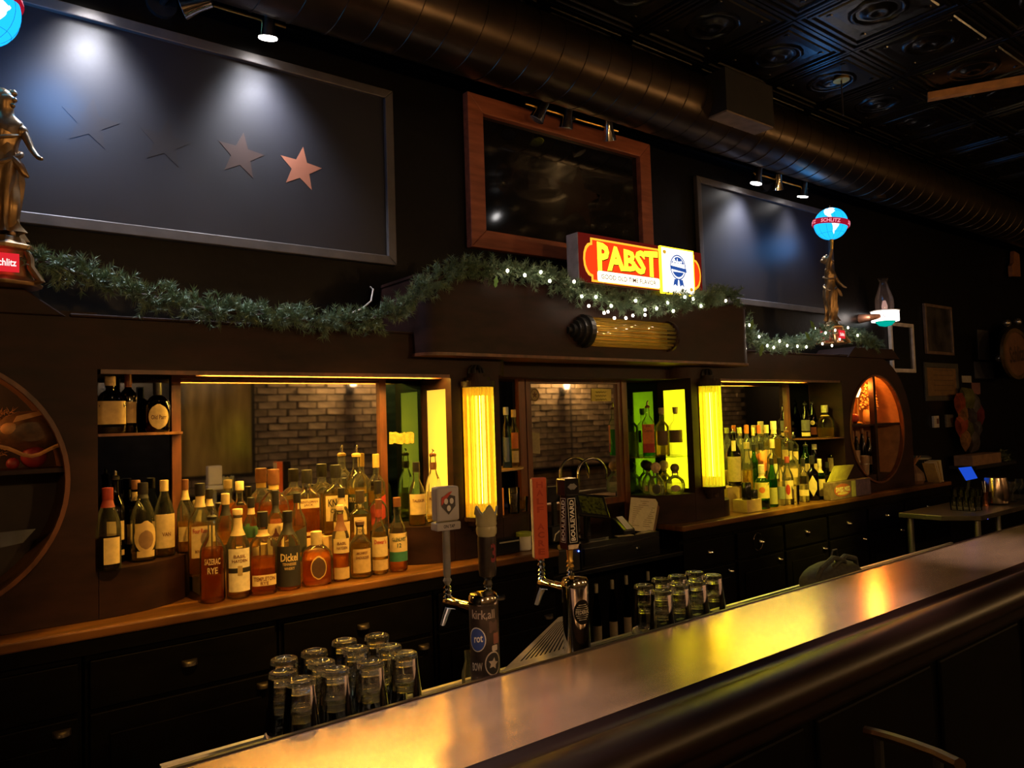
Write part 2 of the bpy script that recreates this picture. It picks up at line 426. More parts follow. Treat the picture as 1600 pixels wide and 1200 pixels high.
tag(MB().tube([(7.0, YB+0.02, 2.2), (7.0, YB+0.02, 1.06)], 0.012).build('conduit', M_alu, None, True), 'thin vertical conduit on the brick wall under a sconce', 'pipe')
col = tag(MB().box(5.85, 6.12, YB+0.016, YB+0.10, 0.0, 2.7).build('pilaster_board', M_dark), 'black boarded upright on the brick wall', 'panel')

# ================================================================== OVERHEAD: duct, vent, track lights
duct = wthing('air_duct', 'long round spiral air duct along the wall under the ceiling', 'duct', (4, 2.94, 3.57))
DY, DZ, DR = 2.94, 3.57, 0.205
MB().tube([(X0, DY, DZ), (4, DY, DZ), (X1, DY, DZ)], DR, 40).build('pipe', M_duct, duct, True)
mb = MB(); rib = []
for k in range(int((X1-X0)/0.16)):
    x = X0+0.1+k*0.16
    ring0 = [(x-0.006+0.03*math.sin(2*PI*j/32)*0, DY+(DR-0.002)*math.cos(2*PI*j/32), DZ+(DR-0.002)*math.sin(2*PI*j/32)) for j in range(32)]
    sk = [0.05*math.sin(2*PI*j/32) for j in range(32)]
    rs = []
    for dx, rr in ((-0.006, DR-0.002), (-0.003, DR+0.004), (0.003, DR+0.004), (0.006, DR-0.002)):
        rs.append([(x+dx+sk[j], DY+rr*math.cos(2*PI*j/32), DZ+rr*math.sin(2*PI*j/32)) for j in range(32)])
    mb.rings(rs, False, False)
so = mb.build('spiral_seam', M_duct, duct, True); so['kind'] = 'stuff'
for x in (0.4, 2.6, 5.1, 7.6): MB().tube([(x, DY, DZ+DR), (x, DY, ZC)], 0.006).build('hanger', M_dark, duct)
MB().tube([(6.05, DY-0.02, DZ-DR-0.012), (6.05, DY-0.02, DZ-DR+0.03)], 0.06, 16).build('drain_cap', M_duct, duct, True)
vent = wthing('vent_box', 'boxy air vent hanging on the duct with a pale grille underneath', 'vent', (3.95, 2.74, 3.45))
MB().box(3.71, 4.19, 2.64, 2.86, 3.455, 3.71).build('housing', M_dark, vent)
MB().box(3.715, 4.185, 2.645, 2.80, 3.445, 3.455).build('grille', pm('dusty_grille', (0.20, 0.15, 0.12), 0.6), vent)
beam = tag(MB().box(-0.03, 0.03, -0.9, 0.0, -0.045, 0.0).xf(Matrix.Translation((5.30, 2.19, ZC-0.03)) @ Matrix.Rotation(math.radians(28), 4, 'Z')).build('ceiling_batten', pm('orange_brown_batten', (0.50, 0.24, 0.09), 0.5)), 'orange-brown batten fixed under the black tin ceiling', 'batten')
rose = wthing('ceiling_hook', 'small round hook plate on the tin ceiling above the duct', 'hook', (4.55, 2.40, ZC))
MB().lathe([(0.05, -0.012), (0.05, 0)], 14, (4.62, 2.42, ZC-0.014)).build('plate', M_gold, rose, True)
MB().tube([(4.62, 2.42, ZC-0.014), (4.62, 2.42, ZC-0.25)], 0.005).build('rod', M_dark, rose)

M_lens = em('lit_spot_lens', (1.0, 0.95, 0.92), 9.0)
M_lens_off = pm('dim_spot_lens', (0.35, 0.38, 0.45), 0.15, 0.6)
def track(name, label, x0, x1, z, heads):
    t = wthing(name, label, 'track light', ((x0+x1)/2, YW, z), 'track lights above the wall panels')
    yb = YW-0.155
    MB().tube([(x0, yb, z+0.03), ((x0+x1)/2, yb+0.01, z+0.034), (x1, yb, z+0.03)], 0.006).build('bar', M_gold, t, True)
    MB().tube([((x0+x1)/2, yb, z+0.03), ((x0+x1)/2, YW, z+0.05)], 0.012).build('bracket', M_dark, t)
    MB().tube([((x0+x1)/2, YW-0.025, z+0.05), ((x0+x1)/2, YW-0.001, z+0.05)], 0.06, 16).build('wall_plate', M_dark, t)
    for x, tx, tz, lit in heads:
        d = (Vector((tx, YW, tz)) - Vector((x, yb, z))).normalized()
        p = Vector((x, yb, z))
        h = MB().tube([p-d*0.085, p-d*0.075, p-d*0.02, p+d*0.035, p+d*0.04], [0.014, 0.026, 0.030, 0.044, 0.045], 16).build('spot_head', M_chrome, t, True)
        MB().tube([p+d*0.0405, p+d*0.0425], 0.040, 16).build('lens', M_lens if lit else M_lens_off, h, True)
        if lit:
            point_light('spot_light', p+d*0.05, lit, (0.92, 0.93, 1.0), 0.07, 92, p+d)
track('track_light', 'track light bar with chrome spots over the chalkboard with stars', 0.30, 1.25, 3.40,
      [(0.52, 0.50, 2.55, 84.0), (0.86, 0.60, 3.3, 0), (1.17, 1.22, 2.53, 80.0)])
track('track_light', 'track light bar with dark chrome spots over the red framed mirror', 2.60, 3.32, 3.375,
      [(2.70, 2.55, 3.0, 0), (2.90, 2.9, 2.9, 0), (3.24, 3.4, 2.9, 0)])
track('track_light', 'track light bar with one bright spot over the plain chalkboard', 4.70, 5.40, 3.365,
      [(4.74, 4.62, 2.55, 105.0), (5.0, 5.15, 2.9, 0), (5.34, 5.34, 2.60, 34.0)])

for i, (x, lb) in enumerate(((0.95, 'near the pint glasses'), (2.5, 'over the middle of the bar'), (3.4, 'over the far part of the bar'))):  # spotlights added out of view to brighten the copper top
    dl = wthing('added_ceiling_spot', 'small added black ceiling spotlight ' + lb, 'spotlight', (x, 1.50, ZC), 'added ceiling spotlights over the customer bar')
    MB().tube([(x, 1.50, ZC-0.02), (x, 1.50, ZC-0.16)], [0.05, 0.055], 18).build('can', M_dark, dl, True)
    MB().tube([(x, 1.50, ZC-0.161), (x, 1.50, ZC-0.164)], 0.04, 18).build('lens', M_lens, dl, True)
    point_light('added_downlight', (x, 1.50, ZC-0.18), 260.0, (1.0, 0.68, 0.52), 0.04, 26, (x+(0.02 if i < 2 else 0.75), 1.50, 0.97))

for i, (x, tx, y, c, pw, lb) in enumerate(((0.95, 0.78, 1.15, (1.0, 0.50, 0.075), 240.0, 'aimed at the corner plinth bottles'), (1.75, 1.42, 1.15, (1.0, 0.50, 0.075), 520.0, 'aimed at the whiskey bottles'),
                                              (4.35, 4.85, 0.75, (1.0, 0.78, 0.06), 760.0, 'aimed at the clear spirits'))):  # more spotlights added out of view, to light the bottle labels from the front
    dl = wthing('added_ceiling_spot', 'small added black ceiling spotlight ' + lb, 'spotlight', (x, y, ZC), 'added ceiling spotlights aimed at the back bar')
    d = (Vector((tx, 3.02, 1.16))-Vector((x, y, ZC-0.1))).normalized(); p = Vector((x, y, ZC-0.1))
    MB().tube([(x, y, ZC-0.015), (x, y, ZC-0.06)], 0.03, 14).build('mount', M_dark, dl, True)
    MB().tube([p-d*0.05, p+d*0.07], [0.045, 0.05], 18).build('can', M_dark, dl, True)
    MB().tube([p+d*0.071, p+d*0.074], 0.04, 18).build('lens', M_lens, dl, True)
    point_light('added_bottle_spot', p+d*0.09, pw, c, 0.03, 23, p+d)

# ================================================================== WALL PANELS
def framed(name, label, cat, x0, x1, z0, z1, fw, fy, mface, mframe, y=YW):
    t = wthing(name, label, cat, ((x0+x1)/2, y, z0))
    MB().box(x0+fw*0.6, x1-fw*0.6, y-0.014, y-0.001, z0+fw*0.6, z1-fw*0.6).build('panel', mface, t)
    for k, q in enumerate([[(x0, z0), (x1, z0), (x1-fw, z0+fw), (x0+fw, z0+fw)], [(x1, z0), (x1, z1), (x1-fw, z1-fw), (x1-fw, z0+fw)],
                           [(x1, z1), (x0, z1), (x0+fw, z1-fw), (x1-fw, z1-fw)], [(x0, z1), (x0, z0), (x0+fw, z0+fw), (x0+fw, z1-fw)]]):
        MB().prism(list(reversed(q)), y-fy, y-0.0015).build('frame_rail', mframe, t, bevel=0.004)
    return t
b1 = framed('chalkboard', 'wide black chalkboard with a row of faded orange stars', 'chalkboard', -0.02, 1.845, 2.455, 3.335, 0.045, 0.035, M_board, M_alu)
for x, z, c, lb in ((1.366, 2.86, (0.27, 0.10, 0.06), 'clearest painted orange star'), (1.094, 2.87, (0.046, 0.025, 0.021), 'half faded painted star'),
                    (0.784, 2.862, (0.0135, 0.0115, 0.014), 'almost rubbed out star'), (0.51, 2.885, (0.0150, 0.0122, 0.0145), 'faded star under the spotlight')):
    st = MB().prism(list(reversed(star_poly(x, z, 0.105, rot=0.12))), YW-0.0150, YW-0.0142).build('painted_star', pm('star_paint_%d' % int(x*1000), c, 0.42, var=0.18, scale=3.0), b1); st['label'] = lb
b2 = framed('chalkboard', 'plain empty black chalkboard behind the lit globe statue', 'chalkboard', 4.21, 5.96, 2.46, 3.325, 0.045, 0.035, M_board, M_alu)
mr = framed('framed_dark_mirror', 'dark mirror with faint star lettering in a reddish wood frame', 'mirror', 2.288, 3.725, 2.60, 3.44, 0.10, 0.05, M_bglass, M_cherry)
M_faint = pm('faint_brown_paint', (0.020, 0.009, 0.006), 0.15)
MB().prism(list(reversed(star_poly(3.10, 3.00, 0.20, rot=0.1))), YW-0.0150, YW-0.0142).build('painted_star', M_faint, mr)
for t_, x in (('GOLD', 2.68), ('STAR', 3.45)):
    lettering(t_, 0.40, 0.16, lambda u, v, x=x: (x+u, YW-0.0150, 3.02+v), pm('faint_letter_%s' % t_, (0.012, 0.008, 0.007), 0.12), mr)
# conduit line and moulding on the black wall
tag(MB().box(X0, X1, YW-0.03, YW-0.001, 3.50, 3.525).build('wall_moulding', M_black), 'thin black moulding along the wall above the panels', 'moulding')
cab = tag(MB().tube([A(578, 448, YW-0.02), A(583, 452, YW-0.03), A(580, 470, YW-0.06), A(566, 482, YW-0.1), A(545, 491, YW-0.14)], 0.0042, 8).build('cable', pm('white_cable', (0.5, 0.47, 0.42), 0.5), None, True),
          'short pale cable hanging from the star chalkboard to the garland', 'cable')

# ================================================================== BACK BAR
F, M, XC = 3.0, 3.27, 2.985
ZCT = 1.03                       # worktop
LEDGE = 2.08; SOF = 1.90
bb = wthing('back_bar', 'long dark wooden art deco back bar with mirrors and round ends', 'back bar', (XC, F, ZCT))
mirx = lambda x: 2*XC - x
# round ends with circular windows
def end_plate(sgn):
    cx, cz, r, R = (6.0, 1.52, 0.43, 0.58)
    inner, outer = [], []
    angs = sorted([2*PI*i/64 for i in range(64)] + [math.atan2(zc_-cz, 5.485-cx) % (2*PI) for zc_ in (LEDGE+0.02, ZCT)] + [math.atan2(ZCT-cz, R) % (2*PI)])
    for a in angs:
        dx, dz = math.cos(a), math.sin(a)
        inner.append((cx+r*dx, cz+r*dz))
        # outer boundary: rectangle toward the middle, round top outside, straight below
        best = 9.0
        if dx < -1e-6: best = min(best, (5.485-cx)/dx)
        if dz > 1e-6 and dx <= 1e-6: best = min(best, (LEDGE+0.02-cz)/dz)
        if dz < -1e-6: best = min(best, (ZCT-cz)/dz)
        if dx > 1e-6:
            if dz >= 0: best = min(best, R)
            else: best = min(best, R/dx)
        outer.append((cx+best*dx, cz+best*dz))
    if sgn < 0:
        inner = [(mirx(p[0]), p[1]) for p in inner][::-1]; outer = [(mirx(p[0]), p[1]) for p in outer][::-1]
    e = MB(); ring_poly(e, inner, outer, F, M)
    e.build('round_end', M_wood, bb, True)
    cxx = cx if sgn > 0 else mirx(cx)
    e2 = MB(); ring_poly(e2, [(cxx+(p[0]-cxx)*0.965, 1.52+(p[1]-1.52)*0.965) for p in inner], [(cxx+(p[0]-cxx)*1.0, 1.52+(p[1]-1.52)*1.0) for p in inner], F-0.012, F+0.02)
    e2.build('round_window_rim', M_wood2, bb, True)
    MB().box(cxx-0.60, cxx+0.60, M, M+0.02, ZCT, 2.1).build('alcove_back', pm('alcove_panel_%d' % sgn, (0.34, 0.15, 0.06) if sgn > 0 else (0.03, 0.018, 0.014), 0.6), bb)  # glow painted into the far back's lighter colour, shade into the near one
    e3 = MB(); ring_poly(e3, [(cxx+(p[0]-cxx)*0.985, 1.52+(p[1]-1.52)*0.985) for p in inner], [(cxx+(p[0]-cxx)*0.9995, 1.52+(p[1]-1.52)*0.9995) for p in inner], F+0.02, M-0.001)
    e3.build('alcove_lining', pm('alcove_lining_%d' % sgn, (0.45, 0.21, 0.09) if sgn > 0 else (0.10, 0.04, 0.018), 0.55), bb, True)  # added lining: its colour carries glow in the far alcove, shade in the near
    MB().box(cxx-0.018, cxx+0.018, F+0.01, F+0.05, 1.09, 1.95).build('window_divider', M_wood, bb)
    MB().box(cxx-0.425, cxx+0.425, F+0.02, M, 1.545, 1.56).build('alcove_shelf', M_wood, bb)
    MB().box(cxx-0.44, cxx+0.44, F+0.02, M, 1.03, 1.16).build('alcove_floor', M_wood, bb)
    mb = MB(); mb.prism([(cxx-0.42, LEDGE), (cxx-0.30, LEDGE+0.085), (cxx+0.30, LEDGE+0.085), (cxx+0.42, LEDGE)][::-1] if True else [], F-0.01, YW-0.005)
    mb.build('top_step', M_wood, bb, bevel=0.005)
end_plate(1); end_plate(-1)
# header beams with rounded inner ends
def header(x0, x1, round_at):
    n = 6; poly = [(x0, M+0.025), (x0, F)] if round_at == 'r' else []
    rr = 0.09
    if round_at == 'r':
        poly += [(x1-rr+rr*math.sin(PI/2*i/n), F+rr-rr*math.cos(PI/2*i/n)) for i in range(n+1)] + [(x1, M+0.025)]
    else:
        poly = [(x0, M+0.025)] + [(x0+rr-rr*math.cos(PI/2*i/n), F+rr-rr*math.sin(PI/2*i/n)) for i in range(n+1)] + [(x1, F), (x1, M+0.025)]
    MB().prism_z(poly[::1], SOF, LEDGE).build('header_beam', M_wood, bb, True)
header(0.485, 2.33, 'r'); header(mirx(2.33), 5.485, 'l')
MB().box(2.33, mirx(2.33), 3.10, M+0.025, SOF, LEDGE).build('middle_header', M_wood, bb)
MB().box(0.40, 5.57, F-0.012, YW-0.004, LEDGE, LEDGE+0.012).build('top_ledge', M_wood, bb, bevel=0.004)
M_strip1 = em('added_amber_strip', (1.0, 0.54, 0.07), 90.0)  # strips added to brighten the bottles, hidden behind the lips
M_strip2 = em('added_yellow_strip', (1.0, 0.86, 0.08), 55.0)
for x0, x1, ms in ((0.87, 1.93, M_strip1), (4.05, 5.10, M_strip2)):
    MB().box(min(x0, 0.53 if x0 < 2 else x0)-0.034, max(x1, 5.44 if x0 > 2 else x1)+0.034, F+0.002, F+0.010, SOF-0.016, SOF).build('soffit_lip', M_wood2, bb)
    MB().box(x0-0.034, x1+0.034, F+0.074, F+0.082, SOF-0.016, SOF).build('soffit_lip', M_wood2, bb)
    MB().box(x0, x1, F+0.016, F+0.070, SOF-0.003, SOF).build('added_strip_light', ms, bb)
# back panel and the mirrors
MB().box(0.485, 5.485, M+0.004, M+0.025, ZCT, SOF).build('back_panel', M_wood, bb)
def mirror_unit(x0, x1, z0, z1, m, y=M):
    o = MB().box(x0, x1, y-0.004, y+0.003, z0, z1).build('mirror', m, bb)
    w = 0.035
    for a in ((x0-w, x0, z0-w, z1+w), (x1, x1+w, z0-w, z1+w)):
        MB().box(a[0], a[1], y-0.022, y+0.003, a[2], min(a[3], SOF)).build('mirror_frame_stile', M_wood2, o)
    MB().box(x0, x1, y-0.022, y+0.003, z1, min(z1+w, SOF)).build('mirror_frame_rail', M_wood2, o)
    MB().box(x0, x1, y-0.022, y+0.003, z0-w, z0).build('mirror_frame_rail', M_wood2, o)
mirror_unit(0.825, 1.722, 1.13, 1.886, M_mirror)
mirror_unit(mirx(1.722), mirx(0.825), 1.13, 1.886, M_mirror)
mirror_unit(2.655, 3.335, 1.198, 1.876, M_mirror)
for x0, x1, m in ((0.49, 0.788, M_bmirror), (1.76, 1.962, M_dmirror), (2.255, 2.555, M_bmirror), (3.415, 3.715, M_dmirror), (mirx(1.962), mirx(1.76), M_dmirror), (mirx(0.788), mirx(0.49), M_bmirror)):
    MB().box(x0, x1, M-0.002, M+0.003, 1.20, 1.885).build('corner_mirror', m, bb)
for x in (2.585, mirx(2.585)): MB().box(x-0.022, x+0.022, M-0.03, M+0.003, ZCT, SOF).build('post', M_wood2, bb)
# pilasters: hollow, lit, with a window in each side
def pilaster(x0, x1, mp, mt, k):
    MB().box(x0, x1, F, F+0.018, ZCT, SOF).build('pilaster_front', M_wood, bb)
    for x, s in ((x0, 1), (x1, -1)):
        xa, xb = (x, x+0.016) if s > 0 else (x-0.016, x)
        sp = MB(); sp.box(xa, xb, F+0.018, F+0.05, ZCT, SOF); sp.box(xa, xb, M-0.045, M, ZCT, SOF)
        sp.box(xa, xb, F+0.05, M-0.045, ZCT, 1.225); sp.box(xa, xb, F+0.05, M-0.045, 1.835, SOF)
        po = sp.build('pilaster_side', M_wood, bb)
        MB().box(xa+0.005, xb-0.005, F+0.05, M-0.045, 1.225, 1.835).build('lit_pane', mp, po)
    MB().tube([((x0+x1)/2, F+0.085, 1.22), ((x0+x1)/2, F+0.085, 1.80)], 0.02, 12).build('light_tube', mt, bb)
pilaster(1.967, 2.25, M_pane1, M_tube1, 1)
pilaster(mirx(2.25), mirx(1.967), M_pane2, M_tube2, 2)
# rounded plinths and corner shelves
def quarter(x0, x1, big, z0, z1, name, m, yf=F, ymin=M-0.003):
    # quarter ellipse in plan; 'big' = side on which it reaches the face ('l' or 'r')
    n = 10; pts = []
    for i in range(n+1):
        a = PI/2*i/n
        pts.append((x0+(x1-x0)*math.sin(a), ymin-(ymin-yf)*math.cos(a)))
    if big == 'r': pts = [(x0+x1-p[0], p[1]) for p in pts][::-1]; poly = pts + [(x1, ymin)] if False else [(x0, ymin)] + pts[1:] + [(x1, ymin)]
    else: poly = [(x0, ymin)] + pts
    return MB().prism_z(poly, z0, z1).build(name, m, bb, True)
M_shelfglass = glass('shelf_glass', (0.75, 0.85, 0.65), rough=0.05)
quarter(0.487, 0.85, 'l', ZCT, 1.195, 'plinth', M_wood)
quarter(0.487, 0.83, 'l', 1.662, 1.672, 'shelf', M_wood2)
quarter(1.66, 1.965, 'r', ZCT, 1.20, 'plinth', M_wood)
quarter(2.252, 2.56, 'l', ZCT, 1.20, 'plinth', M_wood)
quarter(2.252, 2.53, 'l', 1.424, 1.432, 'shelf', M_card)
quarter(3.40, 3.718, 'r', ZCT, 1.20, 'plinth', M_wood)
quarter(3.42, 3.718, 'r', 1.422, 1.430, 'glass_shelf', M_shelfglass)
quarter(mirx(1.965), 4.19, 'l', ZCT, 1.13, 'plinth', M_wood)
quarter(mirx(0.85), mirx(0.487), 'r', ZCT, 1.195, 'plinth', M_wood)
quarter(mirx(0.83), mirx(0.487), 'r', 1.465, 1.474, 'shelf', M_wood2)
# canopy over the middle
def canopy_poly(g=0.0):
    x0, x1, yf, r, n = 1.765-g, 4.205+g, 2.88-g, 0.10, 8
    p = [(x0, YW-0.004)]
    p += [(x0+r-r*math.cos(PI/2*i/n), yf+r-r*math.sin(PI/2*i/n)) for i in range(n+1)]
    p += [(x1-r+r*math.sin(PI/2*i/n), yf+r-r*math.cos(PI/2*i/n)) for i in range(n+1)]
    return p + [(x1, YW-0.004)]
can = MB().prism_z(canopy_poly(), 1.985, 2.345).build('canopy', M_wood, bb, True)
MB().prism_z(canopy_poly(0.006), 1.978, 1.992).build('canopy_edge', M_wood2, can, True)
MB().prism_z(canopy_poly(0.004), 2.340, 2.352).build('canopy_cap', M_wood, can, True)
for px, py in ((862, 463), (893, 465)):
    p = A(px, py, 2.878); MB().tube([(p.x, 2.872, p.z), (p.x, 2.882, p.z)], 0.011, 10).build('bolt', M_dark, can)

# worktops and base cabinets
def worktop(label, x0, x1, yf):
    t = wthing('worktop', label, 'counter', ((x0+x1)/2, yf, ZCT))
    MB().box(x0, x1, yf, M+0.02, ZCT-0.035, ZCT-0.002).build('slab', M_ctop, t, bevel=0.006)
    MB().box(x0+0.005, x1-0.005, yf+0.006, yf+0.03, ZCT-0.085, ZCT-0.035).build('front_edge', M_cabinet, t)
worktop('orange-brown wooden worktop under the amber whiskey bottles', -0.9, 2.50, 2.875)
worktop('wooden worktop lit yellow under the clear spirit bottles', 3.50, 7.10, 2.925)
M_dpull = pm('shaded_chrome_pull', (0.05, 0.04, 0.035), 0.4, 0.8)  # darkened copy of the chrome: shade painted into the first cabinets' pulls
def cup_pull(parent, x, y, z):
    mb = MB(); rs = []
    for k in range(5):
        a = PI/2*k/4
        rs.append([(x+0.028*math.cos(PI*j/8)*math.cos(a*0.2), y-0.022*math.sin(PI*j/8)*math.cos(a)-0.001, z+0.02*math.sin(a)) for j in range(9)])
    mb.rings(rs, False, False, closed=False)
    return mb.build('cup_handle', M_chrome if x > 3 else M_dpull, parent, True)
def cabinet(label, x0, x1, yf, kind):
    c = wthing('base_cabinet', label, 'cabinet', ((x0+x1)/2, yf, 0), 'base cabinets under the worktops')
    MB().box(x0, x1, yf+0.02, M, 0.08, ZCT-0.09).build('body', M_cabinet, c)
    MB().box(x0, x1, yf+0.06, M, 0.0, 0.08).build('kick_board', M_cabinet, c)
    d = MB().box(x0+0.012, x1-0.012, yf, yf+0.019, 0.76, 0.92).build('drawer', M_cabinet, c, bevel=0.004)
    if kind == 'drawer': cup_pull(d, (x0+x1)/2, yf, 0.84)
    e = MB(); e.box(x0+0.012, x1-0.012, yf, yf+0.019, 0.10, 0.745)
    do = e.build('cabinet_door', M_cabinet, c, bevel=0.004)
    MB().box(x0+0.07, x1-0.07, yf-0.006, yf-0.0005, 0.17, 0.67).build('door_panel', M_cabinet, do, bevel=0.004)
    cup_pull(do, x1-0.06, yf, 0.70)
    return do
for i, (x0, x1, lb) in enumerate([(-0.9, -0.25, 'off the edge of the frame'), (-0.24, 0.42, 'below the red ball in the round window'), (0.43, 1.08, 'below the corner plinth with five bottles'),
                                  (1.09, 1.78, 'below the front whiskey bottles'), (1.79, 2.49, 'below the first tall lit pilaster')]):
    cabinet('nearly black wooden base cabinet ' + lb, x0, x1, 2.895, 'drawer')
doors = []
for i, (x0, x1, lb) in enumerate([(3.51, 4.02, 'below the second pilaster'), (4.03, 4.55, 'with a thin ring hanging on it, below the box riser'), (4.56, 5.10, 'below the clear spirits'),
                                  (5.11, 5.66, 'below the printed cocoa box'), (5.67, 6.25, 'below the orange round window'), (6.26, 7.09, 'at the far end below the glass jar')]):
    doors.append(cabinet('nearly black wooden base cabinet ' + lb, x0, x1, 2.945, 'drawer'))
rg = MB(); p = A(1185, 846, 2.93)
rg.tube([(p.x+0.05*math.cos(a), 2.932, p.z+0.055*math.sin(a)) for a in [2*PI*k/20 for k in range(21)]], 0.003, 6).build('hanging_ring', M_chrome, doors[1], True)
lowc = wthing('low_counter', 'lower dark counter between the two worktops, open below', 'counter', (3.0, 2.93, 0.88))
MB().box(2.50, 3.50, 2.93, M+0.02, 0.862, 0.885).build('slab', M_gblack, lowc, bevel=0.003)
MB().box(2.50, 3.50, 3.24, M+0.02, 0.0, 0.862).build('back', M_cabinet, lowc)
MB().box(2.50, 3.50, 2.95, 3.24, 0.38, 0.40).build('shelf', M_cabinet, lowc)
MB().box(2.50, 3.50, 3.255, M+0.003, 0.885, 1.16).build('upstand', M_wood, lowc)

# ================================================================== PILASTER LAMPS (fans of glass rods)
def rod_lamp(label, cx, cyy, z0, z1, mrod, mtube, r=0.068):
    t = wthing('pilaster_lamp', label, 'lamp', (cx, cyy, z0), 'tall glass rod lamps on the pilasters')
    bp = MB().box(cx-r-0.012, cx+r+0.012, F-0.006, F-0.001, z0-0.01, z1+0.01).build('back_plate', M_gold, t)
    for i in range(11):
        a = PI + PI*i/10
        x, y = cx+r*math.cos(a), F-0.012+0.068*math.sin(a)*1.05
        MB().tube([(x, y, z0), (x, y, z1)], 0.0098, 8).build('glass_rod', mrod, t, True)
    MB().tube([(cx, F-0.035, z0+0.06), (cx, F-0.035, z1-0.04)], 0.011, 12).build('light_tube', mtube, t, True)
    half = lambda rr, za, zb: MB().prism_z([(cx+rr*math.cos(PI+PI*i/14), F-0.004+rr*math.sin(PI+PI*i/14)*1.0) for i in range(15)], za, zb)
    top = half(r+0.022, z1, z1+0.028).build('stepped_cap', M_wood, t)
    half(r, z1+0.028, z1+0.048).build('cap_step', M_wood, top)
    half(r-0.022, z1+0.048, z1+0.068).build('cap_step', M_wood, top)
    mb = MB()
    for k in range(5):
        b = PI+PI*k/4
        mb.tube([(cx+0.040*math.cos(b), F-0.004+0.040*math.sin(b), z1+0.066), (cx+0.034*math.cos(b), F-0.004+0.034*math.sin(b), z1+0.09), (cx+0.012*math.cos(b), F-0.01+0.012*math.sin(b), z1+0.105)], 0.008, 6)
    mb.build('scroll_crest', M_dark, top, True)
    bot = half(r+0.022, z0-0.018, z0).build('stepped_foot', M_wood, t)
    half(r, z0-0.04, z0-0.018).build('foot_step', M_wood, bot)
    half(r-0.025, z0-0.07, z0-0.04).build('foot_step', M_wood, bot)
    return t
rod_lamp('glowing amber glass rod lamp on the pilaster nearest the whiskey bottles', 2.108, F, 1.225, 1.838, M_rod1, M_tubeA)
rod_lamp('glowing yellow glass rod lamp on the pilaster beside the clear spirits', 3.866, F, 1.232, 1.850, M_rod2, M_tubeB)
# unlit horizontal rod lamp on the canopy
hl = wthing('canopy_lamp', 'horizontal unlit glass rod lamp with dark stepped end on the canopy', 'lamp', (3.02, 2.86, 2.12))
xa, xb, zc = 2.735, 3.37, 2.128
MB().box(xa, xb, 2.872, 2.879, zc-0.075, zc+0.075).build('back_plate', M_gold, hl)
for i in range(10):
    a = -PI/2 + PI*i/9
    MB().tube([(xa, 2.872-0.062*math.cos(a), zc+0.07*math.sin(a)), (xb, 2.872-0.062*math.cos(a), zc+0.07*math.sin(a))], 0.008, 8).build('glass_rod', M_rod3, hl, True)
for s, x in ((-1, xa), (1, xb)):
    for k, (rr, ln) in enumerate(((0.088, 0.03), (0.072, 0.028), (0.055, 0.026), (0.036, 0.022), (0.018, 0.022)) if s < 0 else ((0.088, 0.02),)):
        off = sum(l for _, l in ((0.088, 0.03), (0.072, 0.028), (0.055, 0.026), (0.036, 0.022))[:k]) if s < 0 else 0
        poly = [(2.879-rr*math.sin(PI*i/12), zc+rr*math.cos(PI*i/12)) for i in range(13)]
        x0_, x1_ = (x-off-ln, x-off) if s < 0 else (x, x+ln)
        MB().prism_x(poly, x0_, x1_).build('stepped_end', M_dark if s < 0 else M_wood, hl)

# ================================================================== FRONT BAR
FB = 1.17                       # size of the bar relative to first guess, from the taps' reflections in the mirror
BY = lambda y: y*FB
BZ = lambda z: CAMZ-(CAMZ-z)*FB
bar = wthing('front_bar', 'long customer bar with copper top and dark mahogany arm rail', 'bar counter', (3.0, BY(1.3), 0))
BX0, BX1 = -1.2, 6.4
MB().box(BX0, BX1, BY(1.125), BY(1.472), BZ(1.045), BZ(1.07)).build('copper_top', M_brass_top, bar)
MB().box(BX0, BX1, BY(1.472), BY(1.484), BZ(1.03), BZ(1.0735)).build('inner_trim', M_railwood, bar, bevel=0.002)
prof = [(1.126, 1.02), (1.126, 1.074), (1.118, 1.078), (1.105, 1.070), (1.090, 1.066), (1.075, 1.070), (1.055, 1.083), (1.030, 1.092), (1.000, 1.092), (0.975, 1.083), (0.957, 1.066), (0.950, 1.046), (0.954, 1.03), (0.968, 1.02), (0.985, 1.0), (0.985, 0.985), (0.995, 0.965), (1.02, 0.95), (1.06, 0.94), (1.126, 0.94)]
MB().prism_x([(BY(a), BZ(b)) for a, b in prof], BX0, BX1).build('arm_rail', M_railwood, bar, True)
MB().box(BX0, BX1, BY(1.10), BY(1.47), 0.0, BZ(1.044)).build('bar_body', M_cabinet, bar)
for k in range(9):
    x0 = BX0+0.05+k*0.81
    MB().box(x0, x0+0.74, BY(1.10)-0.016, BY(1.10), 0.14, 0.76).build('front_panel', M_cabinet, bar, bevel=0.008)
ledge = wthing('drip_ledge', 'stainless steel service ledge behind the customer bar', 'shelf', (1.9, BY(1.65), 0.75))
ZL = BZ(0.925)
MB().box(0.49, 5.2, BY(1.49), BY(1.855), ZL-0.03, ZL).build('top', M_steel, ledge, bevel=0.003)
MB().box(0.49, 5.2, BY(1.842), BY(1.857), ZL, ZL+0.012).build('raised_lip', M_steel, ledge)
MB().box(0.52, 5.15, BY(1.55), BY(1.80), 0.0, ZL-0.03).build('support', M_cabinet, ledge)
def bar_mat(label, x0, x1):
    t = wthing('bar_mat', label, 'bar mat', ((x0+x1)/2, BY(1.66), ZL), 'black ribbed bar mats')
    MB().box(x0, x1, BY(1.50), BY(1.82), ZL+0.0005, ZL+0.006).build('base', M_dark, t)
    mb = MB(); n = int((x1-x0)/0.012)
    for k in range(n):
        mb.box(x0+k*0.012, x0+k*0.012+0.005, BY(1.505), BY(1.815), ZL+0.006, ZL+0.012)
    o = mb.build('ribs', M_dark, t); o['kind'] = 'stuff'
bar_mat('black ribbed rubber mat under the nearer cluster of pint glasses', 0.62, 1.19)
